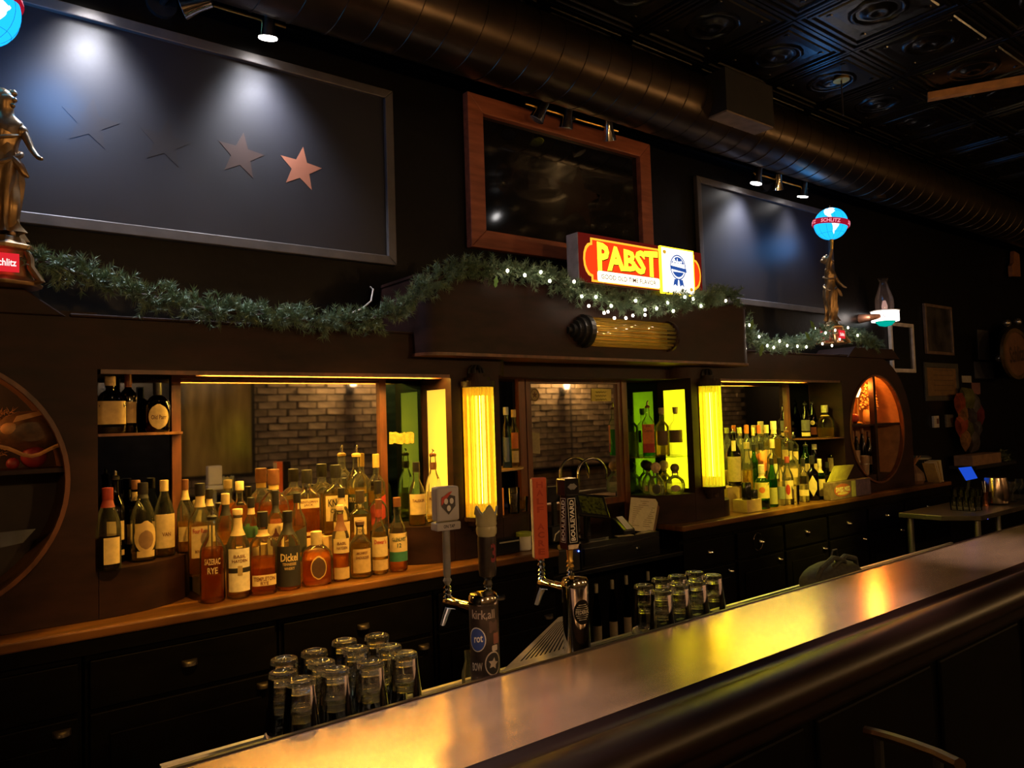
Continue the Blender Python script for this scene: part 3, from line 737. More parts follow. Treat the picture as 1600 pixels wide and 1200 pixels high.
bar_mat('black ribbed rubber mat under the farther cluster of pint glasses', 1.87, 2.58)

# pint glasses, upside down, nested two by two
M_pthin = glass('thin_pint_glass', (0.94, 0.95, 0.92), 1.55, 0.02)
M_pbase = liquid('thick_glass_base', (0.98, 0.98, 0.94), 0.75, 1.5, 0.02)
PG = MB()
PG.lathe([(0.0315, 0.140), (0.0318, 0.128), (0.036, 0.080), (0.0405, 0.035), (0.0437, 0.0), (0.0420, 0.0), (0.0388, 0.035), (0.0342, 0.080), (0.0298, 0.124)], 24, cap0=False, cap1=False)
pint_me = PG.mesh('pint_glass'); pint_me.materials.append(M_pthin)
PB = MB()
PB.lathe([(0.0005, 0.1235), (0.0290, 0.1238), (0.0316, 0.1285), (0.0312, 0.139), (0.0304, 0.1455), (0.0292, 0.1490), (0.0235, 0.1492), (0.0205, 0.1465), (0.0005, 0.1455)], 24, cap0=False, cap1=False)
base_me = PB.mesh('thick_base'); base_me.materials.append(M_pbase)
for me_ in (pint_me, base_me):
    for p in me_.polygons: p.use_smooth = True
nearnames = ['nearest the camera, front row', 'second along the front row', 'third along the front row', 'end of the front row beside the tower',
             'start of the middle row', 'second along the middle row', 'third along the middle row', 'end of the middle row',
             'start of the back row', 'second along the back row', 'third along the back row', 'end of the back row']
def pints(px, label, which, grp, zt=BZ(1.132)):
    p = AZ(px[0], px[1], zt)
    for k, (z, w) in enumerate(((ZL+0.0125, 'lower'), (ZL+0.0125+0.0575*FB, 'upper'))):
        o = bpy.data.objects.new('pint_glass', pint_me); C.objects.link(o)
        o.location = (p.x+random.uniform(-.0004, .0004), p.y, z); o.rotation_euler = (0, 0, random.uniform(0, 6)); o.scale = (FB, FB, FB)
        b_ = bpy.data.objects.new('thick_base', base_me); C.objects.link(b_); b_.parent = o
        tag(o, '%s upturned pint glass, %s, %s' % (w, which, label), 'glass', grp)
nearp = [(470, 1069), (524, 1053), (579, 1041), (632, 1027), (442, 1057), (502, 1041), (555, 1019), (608, 1016), (444, 1036), (491, 1024), (538, 1007), (589, 999)]
for q, w in zip(nearp, nearnames): pints(q, 'nearer cluster', w, 'pint glasses in the nearer cluster')
farp = [(1033, 928), (1060, 919), (1088, 913), (1113, 903), (1006, 919), (1033, 909), (1058, 904), (1085, 898)]
farn = ['first in the front row', 'second in the front row', 'third in the front row', 'last in the front row', 'first in the back row', 'second in the back row', 'third in the back row', 'last in the back row']
for q, w in zip(farp, farn): pints(q, 'farther cluster', w, 'pint glasses in the farther cluster')

# ------------------------------------------------------------------ tap towers
def flatmap(p, yoff, ang=0.0):
    ca, sa = math.cos(ang), math.sin(ang)
    return lambda u, v: (p[0]+u*ca, p[1]+u*sa+yoff, p[2]+v)
def cylmap(c, r, a0, zc):          # wraps u around a cylinder, facing direction a0
    return lambda u, v: (c[0]+r*math.cos(a0+u/r), c[1]+r*math.sin(a0+u/r), zc+v)
def tower(label, c, zt, r, mbody):
    t = wthing('tap_tower', label, 'beer tower', (c[0], c[1], ZL))
    MB().lathe([(r+0.014, ZL+0.001), (r+0.014, ZL+0.012), (r, ZL+0.02)], 24, (c[0], c[1], 0)).build('flange', M_chrome, t, True)
    MB().lathe([(r, ZL+0.02), (r, zt-0.012)], 32, (c[0], c[1], 0)).build('column', mbody, t, True)
    MB().lathe([(r+0.001, zt-0.022), (r+0.001, zt-0.006), (r-0.004, zt+0.002), (r-0.02, zt+0.005), (0.002, zt+0.006)], 32, (c[0], c[1], 0), cap0=False).build('cap', M_chrome, t, True)
    return t
def faucet(t, c, r, ang, zf, ext):
    d = Vector((math.cos(ang), math.sin(ang), 0)); base = Vector((c[0], c[1], zf))
    f = MB().tube([base+d*(r-0.004), base+d*(r+0.015), base+d*(r+0.016), base+d*(r+0.05)], [0.020, 0.020, 0.016, 0.016], 16).build('shank', M_chrome, t, True)
    e = base+d*ext
    MB().tube([base+d*(r+0.05), e-d*0.012, e+d*0.004], [0.013, 0.017, 0.015], 14).build('faucet_body', M_chrome, f, True)
    MB().tube([e-d*0.002+Vector((0, 0, -0.004)), e+d*0.014+Vector((0, 0, -0.03)), e+d*0.03+Vector((0, 0, -0.062))], [0.015, 0.0125, 0.0105], 12).build('spout', M_chrome, f, True)
    MB().lathe([(0.011, 0.008), (0.013, 0.014), (0.008, 0.02), (0.012, 0.026), (0.008, 0.032), (0.011, 0.038), (0.006, 0.046)], 14, e).build('collar', M_chrome, f, True)
    return e+Vector((0, 0, 0.046))
cL = A(755, 928, BY(1.60)); cR = A(898, 904, BY(1.60))
cL.z = ZL+(cL.z-ZL)/FB; cR.z = ZL+(cR.z-ZL)/FB      # built at unit size, then scaled about the foot
zL, zR, rT = cL.z, cR.z, 0.0375
viewL = math.atan2(-cL.y, -cL.x); viewR = math.atan2(-cR.y, -cR.x)
M_sticker = pm('dark_sticker_wrap', (0.010, 0.009, 0.009), 0.4, var=0.6, scale=30, col2=(0.05, 0.032, 0.026))
tL = tower('tap tower covered in dark stickers beside the nearer pint glasses', cL, zL, rT, M_sticker)
tR = tower('polished chrome tap tower with one round black sticker', cR, zR, rT, M_chrome)
hA = faucet(tL, cL, rT, PI/2+0.05, zL-0.045, 0.155)
hB = faucet(tL, cL, rT, viewL+PI-0.12, zL-0.045, 0.115)
hC = faucet(tR, cR, rT, PI/2, zR-0.035, 0.145)
hD = faucet(tR, cR, rT, viewR+PI+0.12, zR-0.035, 0.10)
def grow(h, c): f_ = Vector((c.x, c.y, ZL)); return f_+(h-f_)*FB
hA, hB, hC, hD = grow(hA, cL), grow(hB, cL), grow(hC, cR), grow(hD, cR)
tL.scale = tR.scale = (FB, FB, FB)
def wrap_patch(mb, c, r, a0, poly):     # polygon (u,v) laid on the cylinder
    n = len(poly); cm = cylmap(c, r, a0, 0)
    us = [p[0] for p in poly]; cu = sum(us)/n; cv = sum(p[1] for p in poly)/n
    vs = [cm(cu, cv)]
    K = 4
    for k in range(1, K+1):
        vs += [cm(cu+(p[0]-cu)*k/K, cv+(p[1]-cv)*k/K) for p in poly]
    fs = [(0, 1+j, 1+(j+1) % n) for j in range(n)]
    for k in range(K-1):
        fs += [(1+k*n+j, 1+(k+1)*n+j, 1+(k+1)*n+(j+1) % n, 1+k*n+(j+1) % n) for j in range(n)]
    return mb.add(vs, fs)
def sticker(t, c, r, a0, poly, m, name='sticker'):
    mb = MB(); wrap_patch(mb, c, r, a0, poly); return mb.build(name, m, t, True)
vL = viewL
s1 = sticker(tL, cL, rT+0.0006, vL, ellipse(-0.020, zL-0.105, 0.024, 0.030), flat((0.75, 0.72, 0.66)))
sticker(tL, cL, rT+0.0010, vL, ellipse(-0.020, zL-0.105, 0.0215, 0.0275), flat((0.03, 0.07, 0.32)), 'blue_disc')
lettering('rot', 0.024, 0.017, lambda u, v: cylmap(cL, rT+0.0014, vL, zL-0.103)(u-0.016, v+u*0.15), flat((0.85, 0.82, 0.78)), tL, 0.02)
lettering('kirk,all', 0.062, 0.026, lambda u, v: cylmap(cL, rT+0.0008, vL, zL-0.045)(u-0.002, v), flat((0.42, 0.36, 0.32)), tL, 0.01)
sticker(tL, cL, rT+0.0006, vL, ellipse(0.022, zL-0.165, 0.023, 0.030), flat((0.55, 0.47, 0.40)))
sticker(tL, cL, rT+0.0010, vL, ellipse(0.022, zL-0.165, 0.020, 0.0265), flat((0.02, 0.018, 0.018)), 'black_disc')
sticker(tL, cL, rT+0.0013, vL, star_poly(0.022, zL-0.165, 0.015, 0.5, 0.2), flat((0.5, 0.42, 0.35)), 'badge')
lettering('BOW', 0.030, 0.020, lambda u, v: cylmap(cL, rT+0.0008, vL, zL-0.172)(u-0.022, v+0.1*u), flat((0.5, 0.45, 0.4)), tL, 0.01)
for k, (u, v, w, h, c) in enumerate(((0.026, -0.075, 0.026, 0.03, (0.10, 0.06, 0.05)), (0.034, -0.105, 0.02, 0.028, (0.25, 0.10, 0.07)), (0.028, -0.128, 0.018, 0.014, (0.55, 0.5, 0.45)),
                                      (0.0, -0.215, 0.05, 0.035, (0.13, 0.09, 0.07)), (-0.02, -0.205, 0.02, 0.02, (0.05, 0.035, 0.03)))):
    sticker(tL, cL, rT+0.0004, vL, rrect(u-w/2, u+w/2, zL+v-h/2, zL+v+h/2, 0.003, 2), flat(c))
# chrome tower sticker
sticker(tR, cR, rT+0.0006, viewR, ellipse(0.020, zR-0.085, 0.026, 0.034), M_ink)
lettering('FEDERAL', 0.045, 0.011, lambda u, v: cylmap(cR, rT+0.001, viewR, zR-0.085)(u+0.022, v), flat((0.6, 0.55, 0.5)), tR, 0.02)
for k in range(6):
    dv = (0.020, 0.0145, 0.009, -0.009, -0.0145, -0.020)[k]; hw = (0.012, 0.017, 0.020, 0.020, 0.017, 0.012)[k]
    sticker(tR, cR, rT+0.001, viewR, [(0.020-hw, zR-0.0855+dv-0.0011), (0.020+hw, zR-0.0855+dv-0.0011), (0.020+hw, zR-0.0855+dv+0.0011), (0.020-hw, zR-0.0855+dv+0.0011)], flat((0.6, 0.55, 0.5)), 'stripe')
sticker(tR, cR, rT+0.0006, viewR, ellipse(0.022, zR-0.215, 0.020, 0.022), flat((0.12, 0.11, 0.10)))

# ------------------------------------------------------------------ tap handles
def orient(o, p, rz): o.location = p; o.rotation_euler = (0, 0, rz)
face = lambda p: math.atan2(p.y, p.x) - PI/2         # turn so local -y looks at the customer
# shield paddle
hz = face(hA)
h1 = thing('tap_lever', 'pale grey tap handle with a shield badge on a long stick', 'tap handle', hA, hz+0.50); h1.scale = (FB, FB, FB)
MB().lathe([(0.006, 0), (0.012, 0.012), (0.008, 0.02), (0.0105, 0.028), (0.0105, 0.155)], 14).build('stick', pm('grey_stick', (0.22, 0.22, 0.23), 0.4), h1, True)
M_paddle = pm('pale_grey_plastic', (0.42, 0.41, 0.43), 0.45, var=0.08)
pd = MB().box(-0.035, 0.035, -0.017, 0.017, 0.172, 0.265).build('paddle', M_paddle, h1, bevel=0.006)
MB().box(-0.037, 0.037, -0.019, 0.019, 0.148, 0.170).build('paddle_foot', M_paddle, h1, bevel=0.004)
MB().prism([(-0.02, 0.238), (0.0, 0.244), (0.021, 0.238), (0.021, 0.212), (0.0, 0.190), (-0.02, 0.212)][::-1], -0.0185, -0.0172).build('shield', flat((0.05, 0.045, 0.05)), pd)
MB().prism([(-0.022, 0.235), (-0.022, 0.215), (0.012, 0.252), (0.002, 0.25)], -0.0195, -0.0186).build('red_flash', flat((0.5, 0.06, 0.04)), pd)
for k, (u, v) in enumerate(((-0.008, 0.226), (0.009, 0.226), (0.0, 0.207))):
    MB().prism(ellipse(u, v, 0.006, 0.008, 10)[::-1], -0.0200, -0.0187).build('badge_mark', flat((0.7, 0.68, 0.66)), pd)
lettering('ON TAP', 0.034, 0.009, lambda u, v: (u, -0.0193, 0.159+v), M_ink, h1, 0.02)
# crown handle
h2 = thing('tap_lever', 'dark tap handle topped with a pale ceramic crown', 'tap handle', hB, face(hB)); h2.scale = (FB, FB, FB)
MB().lathe([(0.007, -0.01), (0.013, 0.0), (0.009, 0.01), (0.013, 0.018), (0.022, 0.022), (0.024, 0.035), (0.0255, 0.115), (0.024, 0.128)], 20).build('grip', pm('dark_wrapped_grip', (0.02, 0.014, 0.014), 0.4, var=0.6, scale=40), h2, True)
lettering('3', 0.018, 0.05, lambda u, v: (0.026*math.sin(u/0.026+0.75), -0.026*math.cos(u/0.026+0.75), 0.085+v), flat((0.20, 0.02, 0.03)), h2, 0.03)
M_cer = pm('pale_green_ceramic', (0.40, 0.38, 0.22), 0.25, var=0.1)
cr = MB(); N = 30
rows = [(0.0235, 0.128), (0.0275, 0.135), (0.0285, 0.148), (0.0265, 0.155), (0.029, 0.160), (0.0275, 0.168), (0.029, 0.185)]
rs = [[(r*math.cos(2*PI*j/N), r*math.sin(2*PI*j/N), z) for j in range(N)] for r, z in rows]
top = [((0.0325)*math.cos(2*PI*j/N), 0.0325*math.sin(2*PI*j/N), 0.198+0.011*math.cos(2*PI*j/N*5)) for j in range(N)]
inn = [((0.027)*math.cos(2*PI*j/N), 0.027*math.sin(2*PI*j/N), 0.197+0.010*math.cos(2*PI*j/N*5)) for j in range(N)]
cr.rings(rs+[top, inn, [(0.02*math.cos(2*PI*j/N), 0.02*math.sin(2*PI*j/N), 0.165) for j in range(N)]], False, True)
cr.build('crown', M_cer, h2, True)
# orange handle
h3 = thing('tap_lever', 'flat bright orange tap handle with raised orange letters', 'tap handle', hC, face(hC)+0.22); h3.scale = (FB, FB, FB)
MB().lathe([(0.007, -0.002), (0.012, 0.008), (0.008, 0.016), (0.011, 0.022), (0.006, 0.03)], 14).build('ferrule', M_chrome, h3, True)
M_or = pm('orange_paint', (0.62, 0.10, 0.035), 0.42, var=0.08)
bd = MB().box(-0.022, 0.022, -0.012, 0.012, 0.028, 0.265).build('blade', M_or, h3, bevel=0.004)
MB().box(-0.0235, -0.0205, -0.0105, 0.0105, 0.032, 0.261).build('pale_edge', pm('pale_wood_edge', (0.62, 0.5, 0.3), 0.5), bd)
M_or2 = pm('deep_orange_letter', (0.45, 0.05, 0.02), 0.4)
for i, ch in enumerate('HALF ACRE'):
    if ch != ' ':
        lettering(ch, 0.020, 0.018, lambda u, v, i=i: (u, -0.0126, 0.245-0.0245*i+v), M_or2, bd, 0.03)
# black tall handle
h4 = thing('tap_lever', 'tall black tap handle with white sideways lettering', 'tap handle', hD, face(hD)+0.62); h4.scale = (FB, FB, FB)
MB().lathe([(0.007, -0.004), (0.012, 0.004), (0.008, 0.012), (0.011, 0.018), (0.008, 0.024), (0.011, 0.06)], 14).build('ferrule', M_gold, h4, True)
b4 = MB(); b4.rings([[(sx*w, sy*w, z) for sx, sy in ((-1, -1), (1, -1), (1, 1), (-1, 1))] for w, z in ((0.019, 0.055), (0.0215, 0.07), (0.0165, 0.205), (0.0165, 0.212))])
blk = b4.build('grip', M_gblack, h4, bevel=0.002)
MB().box(-0.024, 0.024, -0.024, 0.024, 0.212, 0.262).build('head', M_gblack, h4, bevel=0.004)
M_wh = flat((0.75, 0.72, 0.66))
for fs_ in (0, 1):
    def mp(u, v, fs_=fs_):
        z = 0.140+u; w = 0.0215-(0.005)*(z-0.07)/0.135+0.0006
        return ((-v, -w, z) if fs_ == 0 else (-w, v, z))
    lettering('BOULEVARD', 0.118, 0.016, mp, M_wh, blk, 0.03)
    mb = MB()
    for (a, b_, c_, d_) in ((-0.064, 0.064, -0.0135, -0.0120), (-0.064, 0.064, 0.0120, 0.0135), (-0.064, -0.0625, -0.0135, 0.0135), (0.0625, 0.064, -0.0135, 0.0135)):
        mb.add([mp(a, c_), mp(b_, c_), mp(b_, d_), mp(a, d_)], [(0, 1, 2, 3)])
    mb.build('border', M_wh, blk)
lz = [(0.017, 0), (0.011, 0.005), (0.006, 0.009), (0, 0.008), (-0.006, 0.009), (-0.011, 0.005), (-0.017, 0), (-0.011, -0.005), (-0.006, -0.009), (0, -0.008), (0.006, -0.009), (0.011, -0.005)]
MB().prism([(a, 0.238+b_) for a, b_ in lz], -0.0252, -0.0242).build('diamond_badge', flat((0.3, 0.3, 0.3), 0.3, 0.5), h4)

# ------------------------------------------------------------------ things between the towers
gr = wthing('slotted_tray', 'slotted metal strainer tray leaning against the chrome tower', 'tray', (1.7, BY(1.72), ZL))
pA, pB, pC, pD = A(783, 1050, BY(1.68)), A(912, 1012, BY(1.68)), A(915, 955, BY(1.74)), A(872, 965, BY(1.74))
uu = (pB-pA); vv = (pD-pA)
def bil(s, t_): return pA*(1-s)*(1-t_)+pB*s*(1-t_)+pC*s*t_+pD*(1-s)*t_
nrm = uu.cross(vv).normalized()*0.003
mb = MB()
for s0, s1, t0, t1 in ((0, 1, 0, 0.12), (0, 1, 0.88, 1), (0, 0.1, 0.12, 0.88), (0.9, 1, 0.12, 0.88)):
    q = [bil(s0, t0), bil(s1, t0), bil(s1, t1), bil(s0, t1)]
    mb.add(q+[x+nrm for x in q], [(3, 2, 1, 0), (4, 5, 6, 7), (0, 1, 5, 4), (1, 2, 6, 5), (2, 3, 7, 6), (3, 0, 4, 7)])
mb.build('frame', M_steel, gr)
for k in range(13):
    s0 = 0.1+0.8*k/13; q = [bil(s0, 0.12), bil(s0+0.035, 0.12), bil(s0+0.035, 0.88), bil(s0, 0.88)]
    MB().add(q+[x+nrm for x in q], [(3, 2, 1, 0), (4, 5, 6, 7), (0, 1, 5, 4), (1, 2, 6, 5), (2, 3, 7, 6), (3, 0, 4, 7)]).build('bar', M_steel, gr)
p = A(733, 1040, BY(1.66))
sb = thing('small_bottle', 'small clear glass bottle half hidden by the stickered tower', 'bottle', (p.x, BY(1.66), ZL)); sb.scale = (FB, FB, FB)
MB().lathe([(0.018, 0), (0.02, 0.01), (0.02, 0.10), (0.011, 0.13), (0.012, 0.155)], 14).build('glass_body', M_glass, sb, True)
MB().lathe([(0.016, 0.004), (0.017, 0.06)], 14).build('liquid', M_lamber, sb, True)
# dark bag on the far part of the ledge
bag = wthing('backpack', 'dark olive backpack lying behind the customer bar', 'bag', (3.1, BY(1.70), ZL))
M_bag = pm('olive_canvas', (0.030, 0.030, 0.022), 0.75, var=0.4, scale=60, bump=0.3)
pb = A(1265, 915, BY(1.80)); bag.location.x = pb.x; WB[bag.name].x = pb.x; bag.scale = (FB, FB, FB); WB[bag.name] = Vector((pb.x, BY(1.70), ZL))
mb = MB(); mb.sphere((pb.x, BY(1.70), ZL+0.062), 0.2, 20, 12, (1.0, 0.42, 0.36)); mb.build('body', M_bag, bag, True)
for k, (dx, h) in enumerate(((-0.05, 0.155), (0.04, 0.15))):
    MB().tube([(pb.x+dx-0.13, BY(1.70)-0.02, ZL+0.05), (pb.x+dx-0.09, BY(1.70)-0.04, ZL+h-0.03), (pb.x+dx, BY(1.70)-0.04, ZL+h), (pb.x+dx+0.08, BY(1.70)-0.04, ZL+h-0.02), (pb.x+dx+0.13, BY(1.70)-0.02, ZL+0.07)], 0.011, 8).build('strap', M_bag, bag, True)
MB().tube([(pb.x+0.0, BY(1.70), ZL+0.14), (pb.x+0.02, BY(1.70), ZL+0.172), (pb.x+0.05, BY(1.70), ZL+0.172), (pb.x+0.06, BY(1.70), ZL+0.14)], 0.004, 6).build('grab_loop', M_dark, bag, True)

# ================================================================== BOTTLES
PROF = {
 'bourbon': [(.90, 0), (1, .015), (1, .54), (.95, .60), (.74, .67), (.46, .735), (.36, .79), (.33, .90), (.38, .905), (.38, .93)],
 'long':    [(.90, 0), (1, .015), (1, .50), (.96, .56), (.78, .66), (.52, .76), (.38, .83), (.34, .90), (.38, .905), (.38, .93)],
 'shoulder':[(.96, 0), (1, .015), (1, .57), (.96, .62), (.62, .685), (.38, .72), (.34, .76), (.33, .86), (.37, .865), (.37, .88)],
 'bulb':    [(.78, 0), (.93, .03), (1, .25), (1, .44), (.92, .55), (.62, .64), (.34, .69), (.31, .73), (.31, .84), (.34, .845), (.34, .86)],
 'squat':   [(.82, 0), (.97, .04), (1, .20), (1, .48), (.92, .60), (.62, .70), (.30, .755), (.28, .80), (.32, .81), (.32, .83)],
 'ball':    [(.62, 0), (.90, .04), (1, .16), (1, .30), (.88, .44), (.55, .55), (.34, .60), (.32, .66), (.38, .67), (.38, .69)],
 'slim':    [(.92, 0), (1, .01), (1, .60), (.90, .66), (.60, .73), (.46, .78), (.44, .91), (.50, .915), (.50, .94)],
 'pot':     [(.86, 0), (1, .02), (1, .40), (.96, .50), (.78, .60), (.50, .68), (.36, .74), (.42, .80), (.38, .86), (.34, .92), (.38, .925), (.38, .94)],
}
def rad(prof, z):
    P_ = PROF[prof]
    for (r0, z0), (r1, z1) in zip(P_, P_[1:]):
        if z <= z1: return r0+(r1-r0)*max(0, (z-z0))/(z1-z0)
    return P_[-1][0]
DARK, CLEAR, GREEN, BLUEG = 'd', 'c', 'g', 'b'
GL = {DARK: M_dglass, CLEAR: M_glass, GREEN: M_gglass, BLUEG: M_bluglass}
LQ = {'a': M_amber, 'd': M_damber, 'l': M_lamber, 'c': M_clear, 'k': M_black_liq, 'g': M_gliq}
def bottle(label, px, ytop, wpx, base=None, y=None, z=None, prof='bourbon', n=2.0, ry=1.0, gl=CLEAR, liq='a', fill=0.45, lab=(), txt=(), cap=('cap', (0.02, 0.018, 0.018)),
           neck=None, turn=0.0, grp='bottles on the first worktop', name='whiskey_bottle', marks=()):
    z = ZCT if z is None else z
    if y is None:
        p = AZ(px, base, z); y = p.y
    p = A(px, ytop, y); H = p.z - z
    R = wpx/2*depth(p)/FPX
    t = thing(name, label, 'bottle', (p.x, y, z), face(p)+turn, grp)
    sec = (lambda a: (math.copysign(abs(math.cos(a))**(2/n), math.cos(a)), ry*math.copysign(abs(math.sin(a))**(2/n), math.sin(a))))
    def blend(r):        # the neck goes back to a round section
        k = min(1.0, max(0.0, (r-0.40)/0.35))
        return lambda a: tuple(k*s+(1-k)*c for s, c in zip(sec(a), (math.cos(a), math.sin(a))))
    seg = 20
    def loft(pts, mb):
        rs = []
        for r, zz in pts:
            sc_ = blend(r/R if R else 0)
            rs.append([(r*sc_(2*PI*j/seg)[0], r*sc_(2*PI*j/seg)[1], zz) for j in range(seg)])
        return mb.rings(rs)
    P_ = PROF[prof]
    loft([(r*R, zz*H) for r, zz in P_], MB()).build('glass_body', GL[gl], t, True)
    if liq:
        zs = sorted([0.02, 0.03] + [zz for _, zz in P_ if 0.03 < zz < fill] + [fill])
        loft([(rad(prof, zz)*R*(0.88 if zz > 0.021 else 0.80), zz*H) for zz in zs], MB()).build('liquid', LQ[liq], t, True)
    def front(u, zf, off):
        r = rad(prof, zf)*R + off
        k = min(0.999, abs(u)/r)
        return -ry*r*(1-k**n)**(1.0/n) if n > 2.1 or ry != 1 else -math.sqrt(max(1e-9, r*r-min(abs(u), r*0.999)**2))
    for i, L in enumerate(lab):
        z0, z1, w, c = L[:4]; shape = L[4] if len(L) > 4 else 'rect'
        mb = MB(); nu, nv = 10, (8 if shape == 'oval' else 3); rs = []
        for j in range(nv+1):
            zz = z0+(z1-z0)*j/nv
            ww = w
            if shape == 'oval': ww = w*math.sqrt(max(0.02, 1-(2*j/nv-1)**2))
            if shape == 'diamond': ww = w*max(0.04, 1-abs(2*j/nv-1))
            sh = (lambda u: 0.0)
            if shape == 'slant': sh = lambda u: 0.10*u/R*H*0.6
            rs.append([(u, front(u, zz, 0.0012+0.0004*i), zz*H+sh(u)) for u in [ww*R*(2*k/nu-1) for k in range(nu+1)]])
        mb.rings(rs, False, False, closed=False)
        mb.build('label', flat(c) if not isinstance(c, bpy.types.Material) else c, t, True)
    for (s, zc_, w, h, c) in txt:
        lettering(s, 2*w*R, h*H, lambda u, v: (u, front(u, zc_, 0.0026), zc_*H+v), flat(c), t, 0.02)
    if neck:
        c, z0, z1 = neck
        zs = [z0+(z1-z0)*k/3 for k in range(4)]
        MB().lathe([(rad(prof, zz)*R+0.0012, zz*H) for zz in zs], 16, cap0=False, cap1=False).build('neck_label', flat(c), t, True)
    zt = P_[-1][1]*H; rc = P_[-1][0]*R
    kind, c = cap[0], cap[1]
    if kind in ('cap', 'pourer+cap'):
        zb = max(zt*0.90, zt-0.022)
        MB().lathe([(rc*1.10, zb), (rc*1.12, zb+0.002), (rc*1.12, H-0.0015), (rc*1.0, H)], 16).build('cap', flat(c, 0.4), t, True)
    elif kind == 'cork':
        MB().lathe([(rc*0.8, zt-0.008), (rc*0.85, zt), (rc*1.12, zt+0.001), (rc*1.15, H-0.002), (rc*1.05, H)], 16).build('cork', M_cork if c is None else flat(c, 0.6), t, True)
    elif kind == 'ball':
        MB().lathe([(rc*0.8, zt-0.004), (rc*0.9, zt+0.006)], 14).build('stopper_neck', M_cork, t, True)
        rb = (H-zt)/2; MB().sphere((0, 0, zt+rb), rb, 14, 8).build('ball_stopper', M_cork if c is None else flat(c, 0.5), t, True)
    elif kind == 'pourer':
        MB().lathe([(rc*1.1, zt-0.004), (rc*1.15, zt+0.006), (rc*0.6, zt+0.012)], 14).build('pourer_collar', flat(c, 0.4), t, True)
        MB().tube([(0, 0, zt+0.01), (0, 0, zt+0.03), (0.006, 0, H)], [0.006, 0.0055, 0.004], 10).build('pourer', M_chrome, t, True)
    return t
CR, CR2, WHT, BLK, RED, GRN, OR = (0.58, 0.43, 0.20), (0.48, 0.33, 0.14), (0.64, 0.55, 0.37), (0.015, 0.013, 0.012), (0.40, 0.03, 0.02), (0.03, 0.14, 0.05), (0.60, 0.16, 0.03)
BRN = (0.16, 0.06, 0.025); GLD = (0.55, 0.36, 0.10)
G1 = 'bottles on the corner plinth by the round window'
# --- corner plinth, first shelf
bottle('clear bottle with red capsule, pale label and black liquid on the corner plinth', 168, 762, 38, base=890, z=1.195, prof='long', liq='k', fill=0.42, lab=((.08, .40, .62, CR),), cap=('cap', (0.25, 0.03, 0.02)), neck=((0.22, 0.025, 0.02), .76, .90), turn=0.35, grp=G1)
bottle('dark bottle with metal pourer and oval cream label behind the red capsule', 180, 738, 30, y=3.17, z=1.195, prof='bourbon', gl=DARK, liq=None, lab=((.25, .46, .8, CR), (.08, .14, .8, CR2)), cap=('pourer', BLK), grp=G1)
bottle('dark bottle with brown stopper and patterned neck label on the corner plinth', 212, 750, 31, y=3.19, z=1.195, prof='shoulder', gl=DARK, liq=None, lab=((.2, .45, .8, CR2),), cap=('cork', BRN), neck=(CR, .74, .85), grp=G1)
bottle('clear bottle with black capsule and large oval picture label on the corner plinth', 223, 754, 36, base=876, z=1.195, prof='long', liq='a', fill=0.10, lab=((.10, .52, .86, CR2, 'oval'), (.16, .40, .6, (0.20, 0.11, 0.05), 'oval'), (.06, .14, .7, CR2)), cap=('cap', BLK), neck=((0.02, 0.02, 0.02), .80, .92), turn=0.25, grp=G1)
bottle('clear bottle with cream stopper and tall cream label at the end of the plinth', 256, 750, 31, base=869, z=1.195, prof='long', liq='a', fill=0.12, lab=((.12, .56, .86, CR),), txt=(('VAN', .30, .4, .05, BRN),), cap=('cap', CR), turn=0.2, grp=G1)
G2 = 'bottles on the upper corner shelf'
bottle('large squarish bottle with wide cream label on the upper corner shelf', 172, 588, 44, y=3.09, z=1.672, prof='squat', n=4, ry=.8, gl=DARK, liq='d', fill=.3, lab=((.16, .56, .9, CR2),), cap=('cork', None), turn=0.15, grp=G2)
bottle('dark bottle with long reddish neck behind the squarish one, upper shelf', 200, 580, 26, y=3.16, z=1.672, prof='shoulder', gl=DARK, liq=None, lab=((.16, .50, .9, CR2),), cap=('cap', (0.20, 0.05, 0.02)), neck=((0.2, 0.05, 0.02), .74, .86), turn=-.1, grp=G2)
bottle('squat dark bottle with round cream label alone on the upper shelf', 246, 598, 36, y=3.12, z=1.672, prof='squat', n=3, ry=.8, gl=DARK, liq='d', fill=.5, lab=((.06, .56, .78, CR, 'oval'),), txt=(('Old Parr', .30, .60, .09, (0.12, 0.05, 0.03)),), cap=('cap', BLK), turn=0.1, grp=G2)
# --- risers
rA = tag(MB().box(0.86, 1.73, 3.065, 3.135, ZCT+0.0005, 1.115).build('step_riser', M_card), 'low pale step riser under the middle row of whiskey bottles', 'riser')
rB = tag(MB().box(0.86, 1.73, 3.138, 3.245, ZCT+0.0005, 1.195).build('step_riser', M_card), 'high pale step riser under the back row of whiskey bottles', 'riser')
Y2, Z2, Y3, Z3 = 3.10, 1.115, 3.19, 1.195
# --- back row on the high riser (their reflections double them)
bottle('amber bottle with brown cap against the mirror edge', 289, 749, 24, y=Y3, z=Z3, liq='a', fill=.42, lab=((.16, .36, .8, CR),), cap=('cap', BRN), neck=(CR, .72, .86))
bottle('amber bottle with cream capped neck in front of the brown draped hanging', 327, 764, 24, y=Y3, z=Z3, liq='a', fill=.4, lab=((.14, .40, .8, CR),), cap=('cap', BLK), neck=(CR, .72, .88), turn=.2)
bottle('dark red whiskey bottle with pale tall stopper, back row', 374, 752, 34, y=Y3, z=Z3, prof='bulb', n=2.6, ry=.6, liq='d', fill=.62, lab=((.2, .34, .8, GRN),), cap=('cork', CR), turn=.1)
bottle('flat rounded bottle of dark whiskey with tall dark cap, back row', 427, 733, 47, y=Y3, z=Z3, prof='bulb', n=2.5, ry=.5, liq='d', fill=.5, lab=((.10, .32, .7, (0.3, 0.07, 0.02)),), cap=('cap', BRN), neck=(GLD, .72, .84))
